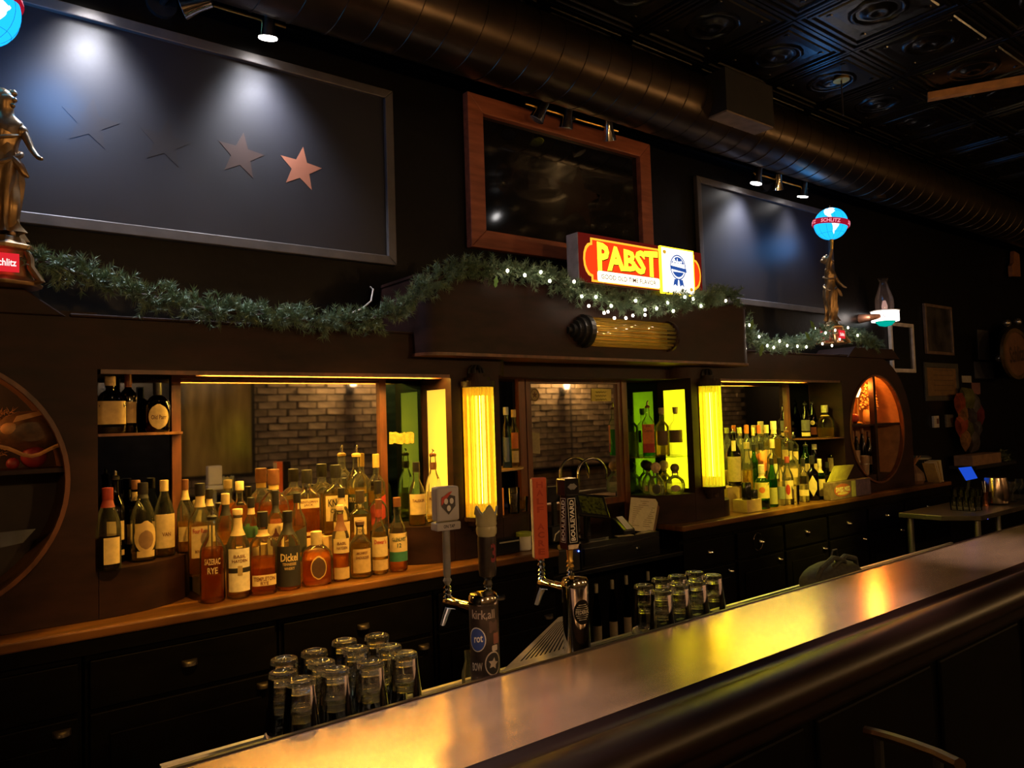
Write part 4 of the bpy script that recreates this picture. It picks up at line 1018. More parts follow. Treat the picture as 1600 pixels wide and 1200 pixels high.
bottle('square bottle with black cap and small cream band, back row', 479, 734, 40, y=Y3, z=Z3, prof='shoulder', n=4, ry=.75, liq='d', fill=.52, lab=((.44, .58, .82, CR), (.04, .09, .5, CR2)), txt=(('GENTLEMAN', .535, .70, .035, BRN), ('JACK', .485, .36, .04, BRN)), cap=('cap', BLK), turn=.15)
bottle('square bottle with big black letters on a cream label, back row', 524, 726, 40, y=Y3, z=Z3, prof='shoulder', n=4, ry=.7, liq='l', fill=.55, lab=((.20, .56, .84, CR),), txt=(('KNOB', .46, .66, .11, BLK), ('CREEK', .345, .5, .06, BLK)), cap=('cap', BLK), turn=.1)
bottle('bottle with metal pourer and dark green label against the mirror', 556, 696, 34, y=Y3, z=Z3, prof='shoulder', liq='l', fill=.5, lab=((.12, .44, .95, (0.025, 0.035, 0.018)),), txt=(('TULLAMORE', .375, .78, .055, CR), ('DEW', .30, .30, .05, CR)), cap=('pourer', GLD), turn=.1)
bottle('square clear bottle with gold cap and slanting red label', 587, 709, 26, y=Y3, z=Z3, prof='shoulder', n=4, ry=.9, liq='l', fill=.5, lab=((.10, .40, .96, RED, 'slant'),), cap=('cap', GLD), turn=.15)
# --- middle row on the low riser
bottle('amber bourbon bottle with black cap and rose label, middle row', 312, 755, 36, y=Y2, z=Z2, prof='bourbon', n=3, ry=.85, liq='a', fill=.56, lab=((.20, .54, .78, CR),), txt=(('Four Roses', .49, .66, .05, RED), ('BOURBON', .27, .5, .03, BRN)), marks=(), cap=('cap', BLK), neck=(CR, .74, .86), turn=.1)
bottle('amber bottle with black cap and gold script behind the sloping front bottle', 352, 771, 30, y=Y2, z=Z2, liq='a', fill=.5, lab=((.12, .36, .6, (0.06, 0.035, 0.02), 'slant'),), cap=('cap', CR), neck=(BLK, .72, .88))
bottle('bottle with green label band over dark amber whiskey, middle row', 392, 777, 27, y=Y2, z=Z2, liq='a', fill=.40, lab=((.44, .60, .95, (0.04, 0.12, 0.05)), (.08, .30, .8, CR2)), cap=('cap', BLK), neck=(CR, .76, .9))
bottle('bottle with tall black cap and dark diamond label, middle row', 430, 766, 27, y=Y2, z=Z2, prof='shoulder', liq='a', fill=.5, lab=((.10, .56, .9, CR), (.16, .50, .92, (0.12, 0.03, 0.02), 'diamond')), txt=(('TINHOUSE', .36, .62, .05, CR),), cap=('cap', BLK), neck=(BLK, .70, .86))
bottle('bottle with black slanting label and black cap, middle row', 464, 770, 28, y=Y2, z=Z2, prof='bourbon', liq='l', fill=.5, lab=((.12, .46, .92, (0.03, 0.03, 0.02), 'slant'), (.02, .08, .9, GRN)), cap=('cap', BLK))
bottle('pale bottle with short black cap behind the dark squat bottle', 533, 762, 27, y=Y2, z=Z2, liq='l', fill=.5, lab=((.1, .5, .9, CR),), cap=('cap', BLK), neck=(CR2, .72, .86))
bottle('clear facetted bottle with pale label and brush character', 562, 766, 34, y=Y2, z=Z2, prof='shoulder', n=5, ry=.8, liq='l', fill=.6, lab=((.30, .58, .55, CR),), txt=(('TOKI', .36, .36, .06, BRN),), cap=('cap', (0.05, 0.035, 0.02)))
bottle('square bottle with slanting black label and black cap by the mirror post', 590, 751, 29, y=Y2, z=Z2, prof='shoulder', n=4, ry=.9, liq='a', fill=.36, lab=((.10, .34, .96, BLK, 'slant'),), cap=('cap', BLK), turn=.1)
# --- front row on the worktop
bottle('dark rye bottle with black pourer and white printed letters, front row', 331, 800, 37, y=2.995, prof='bourbon', liq='d', fill=.60, txt=(('SAZERAC', .46, .62, .07, CR), ('RYE', .36, .40, .07, CR)), cap=('pourer', BLK))
bottle('bourbon bottle with beige cap and white label crossed by a black belt', 371, 795, 36, y=2.995, prof='bourbon', liq='a', fill=.30, lab=((.08, .56, .86, WHT), (.29, .345, .9, BLK), (.26, .37, .2, (0.35, 0.25, 0.1))), txt=(('BASIL', .475, .5, .035, BRN), ('HAYDEN', .425, .62, .035, BRN)), cap=('cork', CR), neck=(CR, .70, .90), turn=.15)
bottle('squarish rye bottle with black cap and low cream label, front row', 410, 799, 40, y=2.995, prof='shoulder', n=3, ry=.9, liq='d', fill=.44, lab=((.11, .24, .88, CR),), txt=(('TEMPLETON', .195, .78, .05, BRN), ('RYE', .14, .3, .04, BRN)), cap=('cap', BLK), neck=(CR2, .70, .78), turn=.1, marks=())
bottle('bottle with large black label and white writing, front row', 449, 798, 37, y=2.995, prof='bourbon', liq='d', fill=.5, lab=((.05, .56, .94, BLK),), txt=(('Dickel', .42, .68, .10, CR), ('TENNESSEE', .335, .55, .035, CR2), ('WHISKY', .28, .42, .035, CR2)), cap=('cap', BLK), neck=(BLK, .70, .92), turn=.1)
bottle('squat broad bottle of dark whisky with oval label, front row', 494, 830, 48, y=2.995, prof='squat', n=3, ry=.8, liq='d', fill=.62, lab=((.12, .56, .5, GLD, 'oval'), (.145, .53, .45, (0.07, 0.03, 0.012), 'oval')), cap=('cap', CR), turn=.15)
bottle('slender bourbon bottle with brown neck sleeve and split label, front row', 531, 789, 27, y=2.995, prof='bourbon', liq='d', fill=.46, lab=((.37, .56, .88, CR), (.03, .18, .86, CR2)), txt=(('BASIL', .50, .5, .04, BRN), ('HAYDEN', .44, .6, .04, BRN)), cap=('cork', None), neck=(BRN, .66, .88), turn=.15)
bottle('pale gold bottle with dark cork and beige label, front row', 562, 814, 34, y=2.995, prof='bourbon', liq='l', fill=.60, lab=((.10, .52, .8, CR2),), txt=(('MONKEY', .45, .5, .05, BRN), ('SHOULDER', .37, .6, .05, BRN)), cap=('cork', (0.10, 0.05, 0.03)), turn=.2)
bottle('scotch bottle with red neck sleeve and cream label, front row', 591, 780, 26, y=2.995, prof='pot', liq='l', fill=.55, lab=((.24, .50, .92, CR), (.06, .20, .92, CR2)), txt=(("Dewar's", .44, .7, .06, RED),), cap=('cap', BRN), neck=((0.28, 0.04, 0.02), .76, .92), turn=.15)
bottle('scotch bottle with cream and green label at the end of the front row', 620, 777, 29, y=2.995, prof='pot', liq='d', fill=.40, lab=((.27, .52, .95, CR), (.14, .27, .95, (0.03, 0.16, 0.10))), txt=(('GLENLIVET', .44, .74, .05, (0.03, 0.08, 0.05)), ('12', .36, .22, .06, (0.03, 0.08, 0.05))), cap=('cap', BRN), turn=.15)
# --- plinth beside the lit pane
G3 = 'bottles on the plinth beside the amber pane'
bottle('scotch bottle with dark cap and arched cream label beside the amber pane', 626, 726, 25, base=812, z=1.20, prof='bourbon', liq='d', fill=.25, lab=((.22, .56, .9, CR),), txt=(('BOWMORE', .50, .66, .05, BRN),), cap=('cap', BLK), turn=.25, grp=G3)
bottle('scotch bottle with black capsule and tall yellow lit label, middle of the plinth', 650, 722, 27, base=821, z=1.20, prof='pot', liq='a', fill=.20, lab=((.18, .50, .92, CR),), txt=(('TALISKER', .40, .7, .045, BRN),), cap=('cap', BLK), neck=(BLK, .84, .92), turn=.2, grp=G3)
bottle('scotch bottle with metal pourer next to the amber pane edge', 676, 705, 26, base=816, z=1.20, prof='pot', liq='l', fill=.36, lab=((.12, .44, .92, CR),), txt=(('MACALLAN', .34, .7, .045, BRN),), cap=('pourer', BRN), neck=(BRN, .74, .84), turn=.2, grp=G3)
# --- middle bay, first side shelf
G4 = 'bottles on the small half-round shelf'
bottle('tall blue vodka bottle on the small half-round shelf', 790, 636, 15, y=3.12, z=1.432, prof='slim', gl=BLUEG, liq='c', fill=.5, lab=((.1, .5, .5, (0.06, 0.10, 0.25)),), cap=('cap', (0.35, 0.4, 0.5)), grp=G4, name='vodka_bottle')
bottle('bottle with orange label beside the blue vodka bottle', 802, 640, 14, y=3.15, z=1.432, prof='slim', liq='l', fill=.5, lab=((.32, .60, .9, OR), (.08, .28, .9, CR)), cap=('cap', CR), grp=G4, name='tequila_bottle')
# --- middle bay, second side shelves
G5 = 'bottles on the glass shelf before the yellow pane'
bottle('square tequila bottle with orange and red label and pourer on the glass shelf', 1011, 626, 19, y=3.12, z=1.43, prof='shoulder', n=4, ry=.8, liq='g', fill=.5, lab=((.24, .58, .95, OR), (.08, .24, .95, RED)), txt=(('Jose', .55, .4, .05, BRN), ('Cuervo', .47, .7, .06, BRN)), cap=('pourer', BRN), grp=G5, name='tequila_bottle')
bottle('clear bottle with dark square label in the middle of the glass shelf', 1033, 637, 22, y=3.14, z=1.43, prof='shoulder', liq='l', fill=.5, lab=((.22, .52, .7, (0.12, 0.07, 0.02)),), cap=('cork', CR), grp=G5, name='tequila_bottle')
bottle('clear bottle with dark band label right before the yellow pane', 1055, 636, 22, y=3.13, z=1.43, prof='shoulder', liq='c', fill=.3, lab=((.26, .52, .95, (0.16, 0.10, 0.03)),), cap=('cork', CR), grp=G5, name='tequila_bottle')
G6 = 'round tequila bottles under the glass shelf'
bottle('round clear bottle with black ball stopper under the glass shelf', 1012, 720, 20, y=3.19, z=1.20, prof='ball', liq='c', fill=.3, lab=((.1, .26, .6, CR),), cap=('ball', BLK), grp=G6, name='tequila_bottle')
bottle('round clear bottle with dark oval badge under the glass shelf', 1024, 722, 26, y=3.09, z=1.20, prof='ball', liq='c', fill=.32, lab=((.06, .36, .5, (0.05, 0.05, 0.03), 'oval'),), cap=('ball', None), grp=G6, name='tequila_bottle')
bottle('round bottle with pale ball cork behind the two front ones', 1037, 719, 24, y=3.19, z=1.20, prof='ball', liq='l', fill=.32, cap=('ball', CR), grp=G6, name='tequila_bottle')
bottle('round bottle with olive cork and oval pale badge under the glass shelf', 1054, 724, 30, y=3.09, z=1.20, prof='ball', liq='c', fill=.34, lab=((.08, .30, .5, CR, 'oval'),), cap=('ball', (0.25, 0.2, 0.06)), grp=G6, name='tequila_bottle')
# --- second worktop
G7 = 'bottles on the second worktop'
bx1 = tag(MB().box(4.20, 4.36, 3.12, 3.24, ZCT+0.0005, 1.19).build('box_riser', M_card), 'pale cardboard box used as a riser by the yellow lamp', 'box')
bx2 = tag(MB().box(4.22, 4.38, 2.99, 3.10, ZCT+0.0005, 1.11).build('box_riser', M_card), 'smaller pale cardboard box behind the green herb liqueur', 'box')
bx3 = tag(MB().box(4.37, 5.22, 3.183, 3.245, ZCT+0.0005, 1.28).build('step_riser', M_card), 'long step riser under the back row of clear spirits', 'riser')
bx4 = tag(MB().box(4.40, 5.22, 3.102, 3.180, ZCT+0.0005, 1.14).build('step_riser', M_card), 'lower step riser under the middle row of clear spirits', 'riser')
Y4, Z4, Y5, Y6 = 3.213, 1.28, 3.14, 3.058
bottle('bourbon bottle with big cream label and pourer on the cardboard box', 1145, 671, 21, y=3.15, z=1.19, prof='bourbon', gl=DARK, liq='d', fill=.4, lab=((.08, .52, .95, CR), (.62, .8, .3, CR)), cap=('pourer', BLK), grp=G7)
bottle('tall slim clear bottle with yellow cap behind the cream labelled bourbon', 1155, 668, 13, y=Y4, z=Z4, prof='slim', liq='c', fill=.6, cap=('cap', (0.5, 0.5, 0.15)), grp=G7, name='gin_bottle')
for px, yt, w, c, kind, lb in ((1166, 664, 16, OR, 'cap', 'clear bottle with orange cap, first of the back row of spirits'), (1176, 668, 12, GLD, 'cap', 'clear bottle with gold cap beside the orange capped one'),
                         (1185, 664, 14, (0.5, 0.1, 0.03), 'cap', 'clear bottle with red-orange cap in the back row of spirits'), (1197, 664, 17, CR, 'cap', 'clear bottle with tall pale neck in the back row of spirits'),
                         (1228, 668, 18, BRN, 'pourer', 'clear bottle with thin pourer near the mirror post'), (1239, 676, 15, BLK, 'pourer', 'clear bottle with black pourer beside the mirror post')):
    bottle(lb, px, yt, w, y=Y4, z=Z4, prof='shoulder', liq='c' if c != GLD else 'l', fill=.5, lab=((.16, .42, .8, CR2),), cap=(kind, c), grp=G7, name='vodka_bottle')
bottle('large clear bottle with white cap standing tallest among the spirits', 1208, 658, 22, y=Y4, z=Z4, prof='shoulder', liq='l', fill=.62, cap=('cap', WHT), neck=(CR, .72, .88), grp=G7, name='vodka_bottle')
bottle('clear gold bottle with tall cylinder shape beside the small black cans', 1166, 691, 16, y=3.075, z=1.11, prof='slim', liq='l', fill=.5, cap=('cap', CR), grp=G7, name='rum_bottle')
bottle('slim green bottle with dark cap in the middle of the spirits', 1177, 694, 12, y=Y5, z=1.14, prof='slim', gl=GREEN, liq=None, cap=('cap', BLK), grp=G7, name='liqueur_bottle')
bottle('bottle with bright orange pennant label among the spirits', 1188, 692, 18, y=Y5, z=1.14, prof='bourbon', liq='d', fill=.3, lab=((.36, .80, .95, OR, 'slant'),), cap=('cap', BLK), grp=G7, name='rum_bottle')
bottle('clear bottle with pale square cap below the tallest one', 1206, 686, 18, y=Y5, z=1.14, prof='shoulder', liq='l', fill=.6, lab=((.2, .5, .8, (0.45, 0.42, 0.2)),), cap=('cap', CR), grp=G7, name='vodka_bottle')
bottle('round clear bottle with tapering shoulder behind the glass tumbler', 1235, 690, 22, y=Y5, z=1.14, prof='bulb', liq='c', fill=.5, lab=((.2, .4, .8, CR2),), cap=('cap', BLK), grp=G7, name='rum_bottle')
bottle('green glass bottle with silver shoulder near the corner shelf', 1258, 692, 18, y=Y5, z=1.14, prof='bourbon', gl=GREEN, liq=None, lab=((.2, .5, .9, CR2),), cap=('pourer', BLK), grp=G7, name='gin_bottle')
bottle('dark bottle with white cap next to the corner shelf', 1272, 694, 13, y=Y5, z=1.14, prof='slim', gl=DARK, liq=None, lab=((.2, .5, .9, CR2),), cap=('cap', WHT), grp=G7, name='liqueur_bottle')
bottle('herb liqueur in green glass with yellow label and white cap, front row', 1189, 726, 22, y=Y6, prof='shoulder', gl=GREEN, liq='k', fill=.2, lab=((.24, .60, .97, (0.62, 0.50, 0.12)), (.36, .5, .4, OR, 'oval')), cap=('cap', WHT), neck=(CR, .70, .80), grp=G7, name='liqueur_bottle')
bottle('bright green bottle with black cap right of the herb liqueur', 1205, 716, 15, y=Y6, prof='long', gl=GREEN, liq='g', fill=.55, lab=((.06, .40, .9, (0.3, 0.27, 0.08)),), cap=('cap', BLK), grp=G7, name='liqueur_bottle')
bottle('clear bottle with small grey label right of the bright green one', 1217, 715, 15, y=Y6, prof='bourbon', liq='c', fill=.5, lab=((.14, .40, .9, (0.16, 0.17, 0.10)),), cap=('cap', BLK), grp=G7, name='gin_bottle')
bottle('rum bottle with red figure on a pale label, front row', 1229, 713, 17, y=Y6, prof='bourbon', liq='c', fill=.5, lab=((.12, .50, .95, CR), (.2, .42, .4, RED, 'oval')), cap=('cap', (0.3, 0.05, 0.04)), grp=G7, name='rum_bottle')
bottle('clear square bottle with low cream label near the tumbler', 1254, 716, 15, y=Y6, prof='shoulder', n=4, liq='c', fill=.4, lab=((.14, .28, .9, CR),), cap=('cap', BLK), grp=G7, name='gin_bottle')
bottle('dark bottle with diamond shaped cream label, front row', 1268, 712, 18, y=Y6, prof='shoulder', n=4, gl=DARK, liq='d', fill=.4, lab=((.10, .56, .95, CR, 'diamond'),), cap=('cap', BLK), grp=G7, name='liqueur_bottle')
bottle('dark green bottle with white neck band and cream label, front row', 1280, 717, 15, y=Y6, prof='shoulder', gl=GREEN, liq='k', fill=.4, lab=((.08, .50, .95, CR),), cap=('cap', WHT), neck=(CR, .66, .84), grp=G7, name='liqueur_bottle')
bottle('nearly black bottle at the end of the front row of spirits', 1292, 722, 13, y=Y6, prof='bourbon', gl=DARK, liq='k', fill=.5, lab=((.2, .4, .8, (0.05, 0.05, 0.04)),), cap=('cap', BLK), grp=G7, name='liqueur_bottle')
G8 = 'bottles on the far corner shelf'
bottle('dark wine-like bottle with pourer and grey label on the far corner shelf', 1257, 628, 14, y=3.18, z=1.474, prof='long', gl=DARK, liq='k', fill=.5, lab=((.06, .16, .9, CR), (.2, .5, .9, (0.10, 0.09, 0.08))), cap=('pourer', BLK), grp=G8, name='liqueur_bottle')
bottle('dark red bottle with foil neck on the far corner shelf', 1268, 626, 13, y=3.20, z=1.474, prof='long', gl=DARK, liq='k', fill=.5, lab=((.08, .28, .9, (0.25, 0.06, 0.04)), (.34, .46, .5, CR, 'oval')), cap=('pourer', BLK), grp=G8, name='liqueur_bottle')
bottle('big clear domed bottle with pale wax cap on the far corner shelf', 1288, 633, 27, y=3.10, z=1.474, prof='bulb', liq='l', fill=.3, cap=('cap', (0.6, 0.55, 0.25)), neck=(GLD, .66, .70), grp=G8, name='brandy_bottle')
bottle('dark cognac bottle with pale square label under the far corner shelf', 1300, 691, 17, y=3.12, z=1.195, prof='squat', gl=DARK, liq='d', fill=.5, lab=((.06, .50, .85, CR2),), cap=('cap', BRN), grp=G8, name='brandy_bottle')
# --- bottles in the dark under the low counter
for i, (px, yt, w) in enumerate(((931, 912, 15), (956, 906, 14), (978, 899, 13), (1012, 893, 12))):
    bottle('dark bottle in the shade below the low counter, %s from the chrome tower' % ('first', 'second', 'third', 'fourth')[i], px, yt, w, y=3.02, z=0.40, prof='long', gl=DARK, liq=None, lab=((.15, .42, .9, (0.25, 0.2, 0.14)),), cap=('cap', (0.3, 0.27, 0.2)), grp='bottles below the low counter', name='wine_bottle')

# ================================================================== GLOBE STATUES
M_globe = em('lit_blue_globe', (0.010, 0.36, 0.95), 1.5)
M_land = em('lit_white_land', (0.85, 0.92, 1.0), 1.4)
M_band = em('lit_red_band', (0.50, 0.008, 0.03), 0.55)
M_bandtxt = em('lit_band_letters', (1.0, 0.30, 0.40), 1.0)
M_plaque = em('lit_red_plaque', (0.75, 0.02, 0.03), 0.8)
M_plaque_w = em('lit_white_plaque', (1.0, 0.85, 0.8), 1.0)
def on_sphere(c, r, a0, tilt):
    T = Matrix.Rotation(tilt, 3, Vector((math.cos(a0), math.sin(a0), 0)))
    def f(lon, lat, rr=r):      # lon 0 looks along a0
        v = T @ Vector((math.cos(lat)*math.cos(a0+lon), math.cos(lat)*math.sin(a0+lon), math.sin(lat)))
        return Vector(c)+v*rr
    return f
def statue(label, px, py, y, tilt, lonoff, grp):
    p = A(px, py, y); z0 = LEDGE+0.087
    t = thing('globe_statue', label, 'statue', (p.x, p.y, z0), 0, grp)
    # pedestal
    mb = MB(); mb.lathe([(0.11, 0), (0.115, 0.012), (0.10, 0.02), (0.085, 0.03), (0.075, 0.10), (0.085, 0.115), (0.10, 0.12), (0.10, 0.135), (0.07, 0.145), (0.06, 0.165)], 8, sec=lambda a: (math.cos(a), math.sin(a)*0.85))
    mb.build('pedestal', M_bronze, t, bevel=0.003)
    for a in (PI/4, 3*PI/4, 5*PI/4, 7*PI/4):
        d = Vector((math.cos(a), math.sin(a)*0.85, 0))
        MB().tube([d*0.085+Vector((0, 0, 0.118)), d*0.10+Vector((0, 0, 0.09)), d*0.102+Vector((0, 0, 0.06)), d*0.125+Vector((0, 0, 0.03)), d*0.14+Vector((0, 0, 0.014)), d*0.118+Vector((0, 0, 0.01))], [0.008, 0.011, 0.012, 0.013, 0.012, 0.008], 8).build('scroll_foot', M_bronze, t, True)
    vd = math.atan2(-p.y, -p.x)
    for a in (-PI/2, PI):
        d = Vector((math.cos(a), math.sin(a)*0.92, 0)); n_ = Vector((-d.y, d.x, 0)).normalized()
        q = [d*0.083+n_*s*0.038+Vector((0, 0, z)) for s, z in ((-1, 0.038), (1, 0.038), (1, 0.098), (-1, 0.098))]
        pl = MB().add(q+[v+d.normalized()*0.006 for v in q], [(3, 2, 1, 0), (4, 5, 6, 7), (0, 1, 5, 4), (1, 2, 6, 5), (2, 3, 7, 6), (3, 0, 4, 7)]).build('lit_plaque', M_plaque, t)
        lettering('Schlitz', 0.06, 0.024, lambda u, v, d=d, n_=n_: d*0.083+d.normalized()*0.0065+n_*u*(-1 if False else 1)+Vector((0, 0, 0.068+v)), M_plaque_w, pl, 0.02)
    # body: one skinned figure
    gx = Vector((-0.074, -0.080, 0.885))
    V = [((0.0, -0.005, 0.40), 0.040), ((0.004, -0.005, 0.46), 0.036), ((0.008, -0.003, 0.52), 0.040), ((0.008, -0.002, 0.555), 0.036), ((0.008, -0.004, 0.585), 0.017), ((0.008, -0.008, 0.625), 0.030), ((0.010, -0.012, 0.652), 0.024),
         ((-0.028, -0.008, 0.556), 0.018), ((-0.052, -0.030, 0.600), 0.015), ((-0.066, -0.058, 0.650), 0.013), ((-0.073, -0.076, 0.700), 0.011),
         ((0.046, -0.006, 0.548), 0.018), ((0.066, -0.022, 0.500), 0.015), ((0.078, -0.040, 0.462), 0.012), ((0.092, -0.066, 0.432), 0.009), ((0.104, -0.082, 0.424), 0.006),
         ((-0.022, -0.004, 0.34), 0.034), ((-0.024, -0.018, 0.26), 0.026), ((-0.022, -0.012, 0.18), 0.017), ((-0.024, -0.040, 0.166), 0.012),
         ((0.022, -0.002, 0.34), 0.034), ((0.024, -0.030, 0.27), 0.026), ((0.020, -0.014, 0.185), 0.016), ((0.024, -0.040, 0.168), 0.012)]
    E_ = [(0, 1), (1, 2), (2, 3), (3, 4), (4, 5), (5, 6), (3, 7), (7, 8), (8, 9), (9, 10), (3, 11), (11, 12), (12, 13), (13, 14), (14, 15), (0, 16), (16, 17), (17, 18), (18, 19), (0, 20), (20, 21), (21, 22), (22, 23)]
    me = bpy.data.meshes.new('figure'); me.from_pydata([v[0] for v in V], E_, []); me.update()
    o = link_mesh('figure', me, M_bronze, t)
    md = o.modifiers.new('skin', 'SKIN'); md.use_smooth_shade = True
    sv = me.skin_vertices[0].data
    for i, v in enumerate(V): sv[i].radius = (v[1], v[1]*0.9)
    sv[0].use_root = True
    sd = o.modifiers.new('subd', 'SUBSURF'); sd.levels = 2; sd.render_levels = 2
    # hair, gown with folds, sash
    MB().sphere((-0.006, 0.010, 0.640), 0.036, 14, 9, (1.0, 1.0, 0.95)).build('hair', M_bronze, t, True)
    MB().sphere((-0.028, 0.026, 0.632), 0.017, 10, 7).build('hair_knot', M_bronze, t, True)
    mb = MB(); N = 48; rs = []
    for k, (zz, r, fold, dx) in enumerate(((0.512, 0.046, 0.02, .006), (0.485, 0.040, 0.06, .004), (0.462, 0.036, 0.08, .003), (0.435, 0.043, 0.10, .002), (0.40, 0.052, 0.13, .0), (0.36, 0.053, 0.18, -.002), (0.31, 0.047, 0.24, -.004), (0.26, 0.042, 0.30, -.004), (0.22, 0.040, 0.34, -.002), (0.19, 0.046, 0.38, .0), (0.172, 0.054, 0.40, .002))):
        rs.append([((r*(1+fold*math.sin(6*2*PI*j/N+k*0.55)*0.9+fold*0.4*math.sin(11*2*PI*j/N-k*0.3)))*math.cos(2*PI*j/N)+dx, (r*0.85*(1+fold*math.sin(6*2*PI*j/N+k*0.55)*0.9))*math.sin(2*PI*j/N)-0.006, zz+0.010*math.sin(2*PI*j/N*2+k)) for j in range(N)])
    mb.rings(rs, False, False); mb.build('gown', M_bronze, t, True)
    for q_, (h0, amp, rr_s) in enumerate(((0.432, 0.030, 0.009), (0.505, 0.016, 0.007))):
        MB().tube([((0.046-0.004*q_)*math.cos(a)+0.004, 0.041*math.sin(a)-0.004, h0+amp*math.sin(a+0.8)) for a in [2*PI*k/18 for k in range(19)]], rr_s, 8).build('sash', M_bronze, t, True)
    MB().sphere((0.050, -0.010, 0.528), 0.021, 12, 8, (1, 1, 1.15)).build('puffed_sleeve', M_bronze, t, True)
    MB().sphere((-0.034, -0.010, 0.556), 0.019, 12, 8).build('puffed_sleeve', M_bronze, t, True)
    MB().tube([(0.022, -0.036, 0.425), (0.044, -0.050, 0.395), (0.056, -0.058, 0.370), (0.066, -0.062, 0.362)], [0.013, 0.015, 0.011, 0.004], 8).build('flying_drape', M_bronze, t, True)
    MB().tube([(-0.040, 0.0, 0.36), (-0.052, -0.012, 0.31), (-0.046, -0.02, 0.26), (-0.054, -0.02, 0.21)], [0.010, 0.013, 0.010, 0.006], 8).build('trailing_drape', M_bronze, t, True)
    MB().sphere((0.030, -0.026, 0.628), 0.0065, 8, 6, (1.2, 1, 1.3)).build('nose', M_bronze, t, True)
    MB().sphere((0.024, -0.024, 0.609), 0.0085, 8, 6).build('chin', M_bronze, t, True)
    for k in range(7):
        a = PI*0.15+PI*1.0*k/6
        MB().sphere((0.004+0.028*math.cos(a), 0.004+0.016*math.sin(a*1.0), 0.655+0.012*math.sin(a*2)), 0.012, 8, 6).build('hair_wave', M_bronze, t, True)
    MB().tube([(-0.0735, -0.077, 0.695), (-0.074, -0.079, 0.74), (-0.074, -0.080, 0.775)], [0.010, 0.012, 0.016], 12).build('torch_stem', M_gold, t, True)
    # globe
    R = 0.118
    g = MB().sphere(gx, R, 36, 24).build('globe', M_globe, t, True)
    point_light('globe_light', Vector((p.x, p.y, z0))+gx+Vector((0.28, R+0.04, -0.03)), 4.0 if px < 100 else 1.6, (0.05, 0.35, 1.0), 0.11)
    f = on_sphere(gx, R*1.006, vd+lonoff, 0.0)
    NA = [(-50, 62), (-20, 70), (5, 66), (12, 52), (0, 45), (6, 38), (-6, 28), (-14, 24), (-18, 14), (-10, 9), (-22, 14), (-34, 24), (-42, 38), (-48, 50)]
    SA = [(-8, 8), (4, 8), (20, -5), (12, -22), (4, -34), (-2, -52), (-8, -40), (-8, -20), (-16, -4)]
    for nm, pts in (('northern_land', NA), ('southern_land', SA)):
        cl = (sum(q[0] for q in pts)/len(pts), sum(q[1] for q in pts)/len(pts)); mb = MB(); vs = [f(math.radians(cl[0]), math.radians(cl[1]))]; n = len(pts); K = 5
        for k in range(1, K+1): vs += [f(math.radians(cl[0]+(q[0]-cl[0])*k/K), math.radians(cl[1]+(q[1]-cl[1])*k/K)) for q in pts]
        fs = [(0, 1+(j+1) % n, 1+j) for j in range(n)]
        for k in range(K-1): fs += [(1+k*n+j, 1+k*n+(j+1) % n, 1+(k+1)*n+(j+1) % n, 1+(k+1)*n+j) for j in range(n)]
        mb.add(vs, fs).build(nm, M_land, g, True)
    fb = on_sphere(gx, R, vd, tilt)
    mb = MB(); N = 48
    mb.rings([[fb(2*PI*j/N, 0, 1)*0+fb(2*PI*j/N, la, R*rr) for j in range(N)] for la, rr in ((-0.16, 1.0), (-0.17, 1.10), (0.17, 1.10), (0.16, 1.0))], False, False)
    bnd = mb.build('belt', M_band, g, True)
    for off in (0, 1.62, 3.24, 4.86):
        lettering('SCHLITZ', 1.05, 0.20, lambda u, v, off=off: fb(u+off, v, R*1.115), M_bandtxt, bnd, 0.02)
    mb = MB()
    for la in (-40, 40):
        mb.tube([f(2*PI*j/30, math.radians(la), R*1.002) for j in range(31)], 0.0007, 4)
    for lo in range(0, 180, 30):
        mb.tube([f(math.radians(lo), math.radians(-90+12*k), R*1.002) for k in range(31)], 0.0007, 4)
    mb.build('grid_lines', flat((0.02, 0.1, 0.2)), g)
    MB().tube([gx+Vector((0, 0, R-0.002)), gx+Vector((0, 0, R+0.018))], [0.006, 0.003], 8).build('finial', M_gold, g)
    return t
statue('large bronze woman statue holding up a lit blue globe, cut by the frame', 5, 450, 2.99, 0.42, 0.5, 'globe statues on the back bar')
statue('small far bronze woman statue holding up a lit blue globe', 1300, 532, 2.99, -0.14, 0.25, 'globe statues on the back bar')

# ================================================================== LIT SIGN ON THE CANOPY
SX0, SX1, SZ0, SZ1, SY = 2.672, 3.672, 2.378, 2.640, 2.845
sg = wthing('beer_sign', 'glowing red and yellow beer sign on the canopy above the garland', 'sign', ((SX0+SX1)/2, SY, 2.352))
MB().box(SX0, SX1, SY, SY+0.09, SZ0, SZ1).build('case', pm('white_sign_case', (0.55, 0.52, 0.52), 0.5), sg, bevel=0.004)
MB().box(SX0+0.05, SX1-0.05, SY+0.01, SY+0.08, 2.353, SZ0).build('plinth', M_dark, sg)
su = lambda u: SX0+(SX1-SX0)*u
sv_ = lambda v: SZ1-(SZ1-SZ0)*v
M_sdark = em('sign_maroon', (0.16, 0.010, 0.006), 0.5)
M_sred = em('sign_red', (0.80, 0.045, 0.006), 1.0)
M_sor = em('sign_orange_outline', (1.0, 0.33, 0.02), 1.5)
M_syel = em('sign_yellow', (1.0, 0.70, 0.02), 2.2)
M_swht = em('sign_white', (1.0, 0.90, 0.60), 2.0)
M_sblue = em('sign_blue', (0.03, 0.10, 0.42), 0.7)
M_sblk = flat((0.05, 0.01, 0.005))
fr = MB().box(SX0+0.002, SX1-0.002, SY-0.004, SY-0.0005, SZ0+0.002, SZ1-0.002).build('face', M_sdark, sg)
